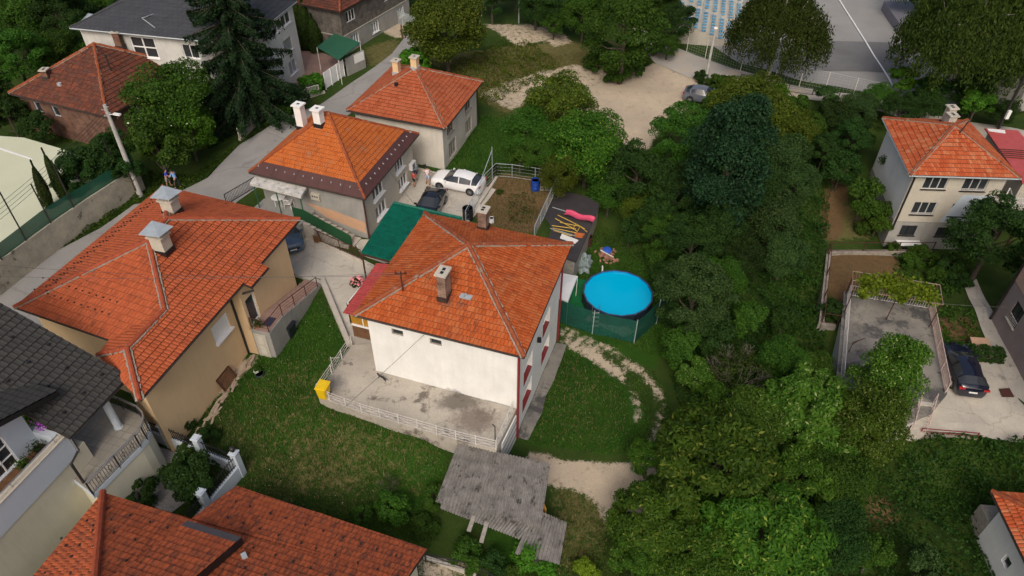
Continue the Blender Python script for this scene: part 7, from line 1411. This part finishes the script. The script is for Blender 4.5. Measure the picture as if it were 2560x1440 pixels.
drum('compost_bin', 'black compost barrel at the corner of the concrete yard', 'barrel', gp(1170, 548), .42, 1.1, M_['black'], M_['black_metal'])
drum('white_bucket', 'small white bucket on the edge of the garden plot', 'bucket', gp(1229, 556), .2, .45, M_['plastic_white'])
drum('red_bucket', 'white bucket with red inside standing on the lawn', 'bucket', gp(643, 934), .17, .35, M_['plastic_white'], plain('red_paint', (.5, .01, .04), .5)); drum('dark_basin', 'dark round tub under the red and white bucket', 'tub', gp(650, 938), .28, .2, plain('dark_tub', (.03, .05, .05), .5), M_['black'])
drum('round_basin', 'dark basin with blue and white lid at the foot of the tan wall', 'basin', gp(520, 992), .36, .18, plain('basin', (.04, .07, .08), .5), plain('blue_lid', (.03, .2, .5), .4))
plt = thing('wooden_pallet', 'weathered wooden pallet behind the blue barrel', 'pallet', gp(1368, 472)); b = gp(1366, 470); mb = MB()
for i in range(6): mb.box(b+P(-.5+i*.2, 0, .14), (.1, .9, .03), 0)
for y in (-.4, 0, .4): mb.box(b+P(0, y, .07), (1.1, .1, .1))
mb.build('boards', M_['grey_wood'], plt)
hp_ = thing('brick_pile', 'pile of bricks with a blue disc beyond the pool', 'pile', gp(1516, 645)); b = gp(1516, 645); mb = MB()
for i in range(60): mb.box(b+P(rnd.gauss(0, .4), rnd.gauss(0, .45), rnd.uniform(.05, .4)), (.25, .12, .1), rnd.uniform(0, 3))
mb.build('bricks', plain('brick_rubble', (.34, .17, .12), .9, var=.3), hp_); mb = MB(); mb.lathe(b+P(.05, .4, .5), [(.0, .05), (.36, .0), (.36, -.06)], 16, 0, Matrix.Rotation(.3, 3, 'X')); mb.build('blue_disc', plain('blue_disc', (.02, .08, .42), .4), hp_); mb = MB()
mb.bar(b+P(-.5, .4, .5), b+P(.5, -.4, .4), .06); mb.build('board', M_['plastic_white'], hp_)
# bins
def bin_(name, label, px, py, m_, rz, zb=None, s=1.0):
    b = gp(px, py) if zb is None else at(px, py, zb); t = thing(name, label, 'waste bin', b); mb = MB(); q0 = [P(x*.24*s, y*.27*s, 0) for x, y in ((-1, -1), (1, -1), (1, 1), (-1, 1))]; q1 = [P(x*.31*s, y*.36*s, .92*s) for x, y in ((-1, -1), (1, -1), (1, 1), (-1, 1))]; M = Matrix.Rotation(rz, 3, 'Z'); q0 = [b+M @ x for x in q0]; q1 = [b+M @ x for x in q1]
    mb.face(q0[::-1])
    for i in range(4): mb.face([q0[i], q0[(i+1) % 4], q1[(i+1) % 4], q1[i]])
    mb.build('bin_body', m_, t); mb = MB(); mb.slab([b+M @ P(x*.35*s, y*.40*s+.02, (.99 if y > 0 else .96)*s) for x, y in ((-1, -1), (1, -1), (1, 1), (-1, 1))], .06); mb.slab([b+M @ P(x*.27*s, y*.31*s, 1.02*s) for x, y in ((-1, -1), (1, -1), (1, 1), (-1, 1))], .04); mb.build('lid', m_, t)
    mb = MB(); mb.bar(b+M @ P(-.28*s, .42*s, .93*s), b+M @ P(.28*s, .42*s, .93*s), .04); mb.build('handle', m_, t)
    for x in (-1, 1): w_ = MB(); w_.lathe(b+M @ P(x*.25*s, .25*s, .1), [(.0, -.03), (.1, -.03), (.1, .03), (0, .03)], 12, 0, M @ Matrix.Rotation(R_(90), 3, 'Y')); w_.build('wheel', M_['tyre'], t)
bin_('waste_bin', 'yellow wheelie bin at the left corner of the terrace', 812, 990, plain('yellow_plastic', (.75, .50, .01), .4), R_(-15), TZ, .98); bin_('waste_bin', 'black wheelie bin on the lawn by the stair wall', 727, 838, plain('bin_black', (.015, .018, .024), .4), R_(-20), None, 1.05)
# patio furniture
def ptable(b, r, name, label, m_=None):
    t = thing(name, label, 'table', b); mb = MB(); mb.lathe(b+P(0, 0, .7), [(0, .03), (r, .03), (r, 0), (0, 0)], 20, sx=1.1); mb.build('table_top', M_['plastic_white'], t)
    for a in range(4): q = b+P(math.cos(a*1.57+.7), math.sin(a*1.57+.7), 0)*r*.7; mb = MB(); mb.tube([q, q+P(0, 0, .7)], .03, 6); mb.build('leg', M_['plastic_white'], t)
def pchair(b, rz, label, m_='plastic_white', group=None):
    t = thing('plastic_chair', label, 'chair', b, group); t.rotation_euler.z = rz; ORG[t.name] = P(); mb = MB(); mb.slab([P(x*.24, y*.24, .43) for x, y in ((-1, -1), (1, -1), (1, 1), (-1, 1))], .04); mb.build('seat', M_[m_], t); mb = MB()
    for i in range(5): mb.bar(P(-.22, -.2+i*.1, .43), P(-.33, -.2+i*.1, .85), .05, .02)
    mb.bar(P(-.33, -.25, .86), P(-.33, .25, .86), .06); mb.build('backrest', M_[m_], t)
    for y in (-.27, .27): mb = MB(); mb.bar(P(.22, y, .64), P(-.28, y, .66), .06, .03); mb.build('armrest', M_[m_], t)
    for x in (-.24, .24):
        for y in (-.25, .25): mb = MB(); mb.bar(P(x, y, .64), P(x*1.1, y*1.1, 0), .04); mb.build('leg', M_[m_], t)
    return t
ptable(at(700, 512, 1.5), .5, 'patio_table', 'oval white plastic table under the concrete canopy'); pchair(at(724, 518, 1.5), R_(80), 'white plastic armchair at the oval table under the canopy'); pchair(at(690, 492, 1.5), R_(-60), 'white plastic armchair partly hidden behind the oval table')
C = np.array([*CB(0, 1.9, 1.65)])+np.outer(nr.uniform(0, L0*.0+5.4, 2600), np.array([*t2.to_3d()]) if 0 else np.array([(fA[1]-fA[0]).normalized().x, (fA[1]-fA[0]).normalized().y, 0]))+nr.normal(size=(2600, 3))*np.array([.12, .14, .2]); o = bpy.data.objects.new('flower_hedge', leaves('hedge2', C, rdir(len(C)), .17, .5, L['mid'])); S.collection.objects.link(o); tag(o, 'leafy creeper along the edge of the patio under the canopy', 'plant')
gt_ = thing('garden_table', 'white garden table in front of the three-storey house', 'table', at(2272, 608, -2.9)); b = at(2272, 606, -2.2); mb = MB(); mb.box(b, (1.9, .9, .05)); mb.build('table_top', M_['plastic_white'], gt_)
for x in (-.8, .8):
    for y in (-.35, .35): mb = MB(); mb.bar(b+P(x, y, 0), b+P(x, y, -.75), .05); mb.build('leg', M_['plastic_white'], gt_)
for i, x in enumerate((2264, 2284)): q = at(x, 619, -2.4); pchair(P(q.x, q.y-.15, -2.95), R_(90), ('left', 'right')[i]+' dark chair in front of the white garden table', 'black', 'dark chairs at the garden table')
b = at(2442, 852, -1.6); mb = MB(); mb.slab([at(*r_, -1.55) for r_ in ((2425, 842), (2470, 845), (2478, 866), (2433, 864))], .06); tbo = thing('orange_table', 'low bench with orange top among the flowers by the hedge', 'table', b); mb.build('table_top', M_['peach_paint'], tbo)
for x, y in ((2430, 846), (2468, 848), (2438, 862), (2473, 864)): q = at(x, y, -1.6); mb = MB(); mb.bar(q, q-P(0, 0, .6), .07); mb.build('leg', M_['grey_wood'], tbo)
mb = MB(); mb.slab([at(*r_, -1.98) for r_ in ((2498, 972), (2524, 970), (2536, 992), (2506, 992))], .03); tag(mb.build('door_mat', M_['brown_metal']), 'brown mat on the yard by the pink house', 'mat')
# foot of the tan wall: hatch, planks
hb_ = thing('hatch_cover', 'dark brown metal hatch leaning against the tan wall', 'hatch', at(545, 945, -1)); mb = MB(); q = [at(*r_) for r_ in ((518, 955, -.6), (570, 912, -.3), (574, 930, -1.0), (528, 966, -1.1))]
a = SB(ud-3.4, .80); b = SB(ud-2.1, .80); mb.face([P(*a, -.95)+nS*.35, P(*b, -.95)+nS*.35, P(*b, -.15), P(*a, -.15)]); mb.face([P(*a, -.15)-nS*.03, P(*b, -.15)-nS*.03, P(*b, -.95)+nS*.3, P(*a, -.95)+nS*.3]); mb.build('hatch_panel', M_['brown_wood'], hb_); mb = MB(); mb.bar(P(*a, -.95)+nS*.37, P(*a, -.13)+nS*.02, .06); mb.bar(P(*b, -.95)+nS*.37, P(*b, -.13)+nS*.02, .06); mb.bar(P(*a, -.13), P(*b, -.13), .06); mb.build('hatch_frame', M_['rust_metal'], hb_)
pk_ = thing('plank_pile', 'scraps of planks and bricks along the foot of the tan wall', 'planks', P(*SB(ud-1, 0), -1)); mb = MB()
for i in range(26): u = ud-.4-rnd.random()**1.3*6.5; q = P(*SB(u, .45+rnd.uniform(-.25, .25)-.35*0), 0); q.z = gz(q.x, q.y)+rnd.uniform(.04, .14); mb.box(q+nS*.15, (rnd.uniform(.3, 1.0), rnd.uniform(.08, .2), .05), rzB+rnd.uniform(-.4, .4))
mb.build('planks', surf('scrap_wood', (.42, .33, .24), (.30, .24, .18), 5, .85, .01), pk_)
q = gp(571, 972); mb = MB(); mb.box(q+P(0, 0, .05), (.75, .2, .07), R_(105)); tag(mb.build('loose_plank', M_['wood']), 'single pale plank on the grass below the plank scraps', 'plank')
# door mat, plant pots
q = P(*RB(.9, .8), LZ+.04); mb = MB(); mb.box(q, (.8, .55, .02), rzB); tag(mb.build('door_mat', plain('mat_blue', (.02, .025, .06), .9)), 'dark blue door mat on the stair landing of the tan house', 'mat')
def pot(b, m_, lab, fm='mid', r=.14, n=160, lr=.2):
    t = thing('potted_plant', lab, 'plant', b); mb = MB(); mb.lathe(b, [(r*.7, 0), (r, r*1.8), (r*.9, r*1.8), (r*.8, r*1.3)], 14); mb.build('pot', m_, t); C = np.array([*b])+np.array([0, 0, r*2.4])+nr.normal(size=(n, 3))*lr*.5; o = bpy.data.objects.new('foliage', leaves('pot_leaves', C-np.array([*b]), rdir(n), .12, .6, L[fm] if fm in L else fm)); S.collection.objects.link(o); o.parent = t
    return t
pot(P(*RB(.25, .45), LZ+.03), M_['terracotta'], 'green plant in terracotta pot on the stair landing', 'mid', .16, 220, .3)
pot(P(*at(86, 1052, 4.65)), M_['grey_wood'], 'green trailing plant on the parapet of the flower balcony', 'bright', .14, 260, .34); pot(P(*at(112, 1070, 4.65)), M_['white_pvc'], 'purple flowering plant on the parapet of the flower balcony', 'flower_purple', .14, 260, .3)
pot(P(*at(68, 1172, 3.72)), M_['eaves'], 'plant in a dark box on the balcony floor, nearest the window', 'mid', .18, 220, .3); pot(P(*at(100, 1132, 3.72)), M_['eaves'], 'dark leaved plant with a red flower on the balcony floor', 'dark', .18, 200, .34)
# fence with white pillars below the round terrace
pf = [(412, 1100), (497, 1142), (592, 1175), (515, 1270)]; gf = thing('garden_wall_fence', 'black iron fence between white pillars on a white garden wall', 'fence', gp(500, 1180)); base = [P(*at(x, y, .35).xy, 0) for x, y in ((365, 1055), (408, 1072), (494, 1105), (588, 1142), (505, 1240), (440, 1320))]; fm_ = MB(); rl_ = MB()
for i, (a, b) in enumerate(zip(base[:-1], base[1:])):
    fm_.bar(P(a.x, a.y, -1.0), P(b.x, b.y, -1.0), .25, 1.3); n = int((b-a).length/.16)
    for j in range(1, n): q = pt(a, j/n, b); rl_.bar(P(q.x, q.y, -.35), P(q.x, q.y, .55+.06*(j % 2)), .03)
    for z in (-.2, .4): rl_.bar(P(a.x, a.y, z), P(b.x, b.y, z), .04)
fm_.build('wall', M_['blue_white'], gf); rl_.build('iron_pickets', M_['black_metal'], gf)
for q in base[1:5]: mb = MB(); mb.box(P(q.x, q.y, -.4), (.36, .36, 2.2), rzB); mb.box(P(q.x, q.y, .72), (.46, .46, .08), rzB); mb.box(P(q.x, q.y, .79), (.36, .36, .07), rzB); mb.build('pillar', M_['blue_white'], gf)
q = base[3]; mb = MB(); mb.lathe(P(q.x, q.y, .83), [(.08, 0), (.05, .06), (.16, .16), (.15, .3), (.05, .36), (0, .45)], 12); mb.build('lantern', M_['black_metal'], gf)
fence('garden_fence', 'thin green wire fence along the garden edge by the foreground roof', 'fence', [gp(1065, 1405), gp(1180, 1432), gp(1250, 1470)], .9, 'black_metal', 1.8, style='grid'); mb = MB(); a, b = gp(1060, 1395), gp(1190, 1440); mb.bar(a, b, .2, .35); tag(mb.build('kerb_wall', M_['concrete']), 'low concrete kerb at the garden corner beside the foreground roof', 'kerb')
# fences of the garden plot
gpz = lambda x, y: gp(x, y)+P(0, 0, .02)
fence('plot_fence', 'thin wire fence on pale posts between yard and brown garden plot', 'fence', [gpz(1165, 562), gpz(1212, 470), gpz(1240, 442)], 1.3, 'galv', 1.9, style='wire', post_w=.045); fence('plot_fence', 'thin wire fence along the far edge of the brown garden plot', 'fence', [gpz(1240, 442), gpz(1280, 445), gpz(1395, 462)], 1.3, 'galv', 2.2, style='wire', post_w=.045); fence('plot_fence', 'wire fence with dry bindweed between garden plot and felt roof shed', 'fence', [gpz(1395, 465), gpz(1335, 600)], 1.3, 'galv', 2.2, style='grid', post_w=.05)
mb = MB(); a, b = gp(1160, 570), gp(1242, 446); mb.bar(a, b, .2, .4); tag(mb.build('kerb_wall', M_['concrete']), 'concrete kerb between car yard and brown garden plot', 'kerb'); mb = MB(); a, b = gp(1020, 420), gp(1105, 442); mb.bar(a, b, .25, .5); tag(mb.build('kerb_wall', M_['concrete']), 'concrete kerb between car yard and grass strip', 'kerb')
mb = MB(); b = gp(1222, 455); q = at(1230, 395, 3.2); q = P(b.x+.3, b.y+.2, 0); a = gp(1180, 545); mb.tube([a+P(0, 0, 1.2), q+P(0, 0, 3.0)], .03, 5); mb.tube([q, q+P(0, 0, 3.3)], .03, 5); tag(mb.build('clothes_line_pole', M_['galv']), 'tall thin pole with a slanting bar at the garden plot corner', 'pole')
mb = MB(); b = at(836, 1010-50, 0); b = gp(838, 945); mb.tube([b, b+P(.0, .0, 1.9)], .03, 5); mb.tube([b+P(0, 0, 1.8), b+P(.5, .1, 1.75)], .015, 5); tag(mb.build('clothes_post', M_['white_metal']), 'thin white clothes post left of the terrace', 'post')
b = at(1238, 1108, TZ); mb = MB(); mb.tube([b, b+P(0, 0, 1.5)], .035, 6); mb.tube([b+P(0, 0, 1.5), b+P(-.15, .1, 1.6)], .035, 6); tag(mb.build('terrace_pipe', M_['black_metal']), 'black upright pipe at the near right corner of the terrace', 'pipe')
# ================================================================== POLES AND WIRES
b = gp(352, 490); zt_ = ztop(262, 262, b); pb = thing('power_pole', 'tall tapered concrete power pole beside the street', 'power pole', b); mb = MB(); mb.tube([b, P(b.x, b.y, zt_)], [.24, .13], 10); mb.build('pole', M_['pole'], pb, smooth=True); mb = MB()
for i in range(4): mb.tube([P(b.x, b.y, zt_-.15-i*.25), P(b.x+.3*(-1)**i, b.y-.12, zt_-.1-i*.25)], .035, 5)
mb.build('insulator', M_['galv'], pb); mb = MB(); mb.tube([P(b.x, b.y, zt_-.8), P(b.x+.6, b.y-.2, zt_-.65)], .03, 6); mb.box(P(b.x+.85, b.y-.28, zt_-.62), (.6, .22, .12), -.3); mb.build('street_lamp_head', M_['plastic_white'], pb); PT = P(b.x, b.y, zt_-.2)
b = gp(1763, 206); zt_ = ztop(1791, 74, b); ls = thing('street_lamp', 'pale concrete lamp post beside the parked grey car', 'street lamp', b); mb = MB(); mb.tube([b, P(b.x, b.y, zt_)], [.17, .10], 10); mb.build('pole', M_['pole'], ls); mb = MB(); mb.lathe(P(b.x, b.y, zt_), [(.05, 0), (.2, .05), (.22, .15), (.1, .25), (0, .27)], 12); mb.build('lamp_head', M_['plastic_white'], ls)
b = gp(1297, 58); ls = thing('street_lamp', 'thin grey lamp post at the top edge beyond the weedy plot', 'street lamp', b); mb = MB(); mb.tube([b, b+P(0, 0, 8)], .08, 8); mb.build('pole', M_['galv'], ls); mb = MB(); mb.tube([b+P(0, 0, 8), b+P(.8, 0, 8.2)], .05, 6); mb.build('lamp_head', M_['galv'], ls)
b = gp(1745, 96); ls = thing('floodlight_mast', 'tall grey mast in front of the blue seats', 'mast', b); mb = MB(); mb.tube([b, b+P(0, 0, 8)], [.13, .08], 8); mb.build('pole', M_['galv'], ls); mb = MB(); mb.box(b+P(0, 0, 8.1), (.8, .3, .3)); mb.build('floodlight', M_['galv'], ls)
b = gp(2475, 362); zt_ = min(ztop(2555, 185, b), 9); ls = thing('utility_pole', 'black pole with a white box behind the three-storey house', 'utility pole', b); mb = MB(); mb.tube([b, P(b.x, b.y, zt_)], .13, 8); mb.build('pole', M_['black_metal'], ls); q = P(b.x+.1, b.y-.2, ztop(2535, 270, b)*.8); mb = MB(); mb.box(q, (.3, .25, .8)); mb.build('meter_box', M_['plastic_white'], ls)
def wire(a, b, sag, name, label, r=.012):
    mb = MB(); mb.tube([pt(a, i/14, b)-P(0, 0, sag*4*(i/14)*(1-i/14)) for i in range(15)], r, 4); tag(mb.build(name, M_['black']), label, 'cable')
mA = onroof(1007, 727, AE, AX, 0)+P(0, 0, 1.35)
wire(at(-40, 690, 7.2), mA, .3, 'power_line', 'upper overhead cable crossing above the tan house roof to the white house mast'); wire(at(-40, 660, 6.6), mA-P(0, 0, .15), .5, 'power_line', 'lower overhead cable crossing the tan house and its stairs')
q = onroof(1170, 742, AE, AX, 0)+P(0, 0, .3); wire(q, P(*at(862, 1018, .9)), .1, 'power_line', 'dark cable running from the white house roof down to the terrace fence', .016)
wire(onpl(975, 440, CE[1], CE[2], CA)+P(0, 0, .5), onroof(1062, 545, AE, AX, 3)+P(0, 0, .2), .2, 'power_line', 'cable between the brown-fringed house and the white house roof')
for i in range(4): wire(PT-P(0, 0, .25*i), at(-60, 555+i*14, 6.5), .3, 'power_line', ('topmost', 'second', 'third', 'lowest')[i]+' of the four cables from the concrete pole over the pale court', .014)
mS_ = onpl(2410, 325, *hRE) if 0 else A_; wire(at(2284, 752, .4), at(2520, 768, 1.2), .1, 'power_line', 'pale line from the pergola to the pink house', .012)
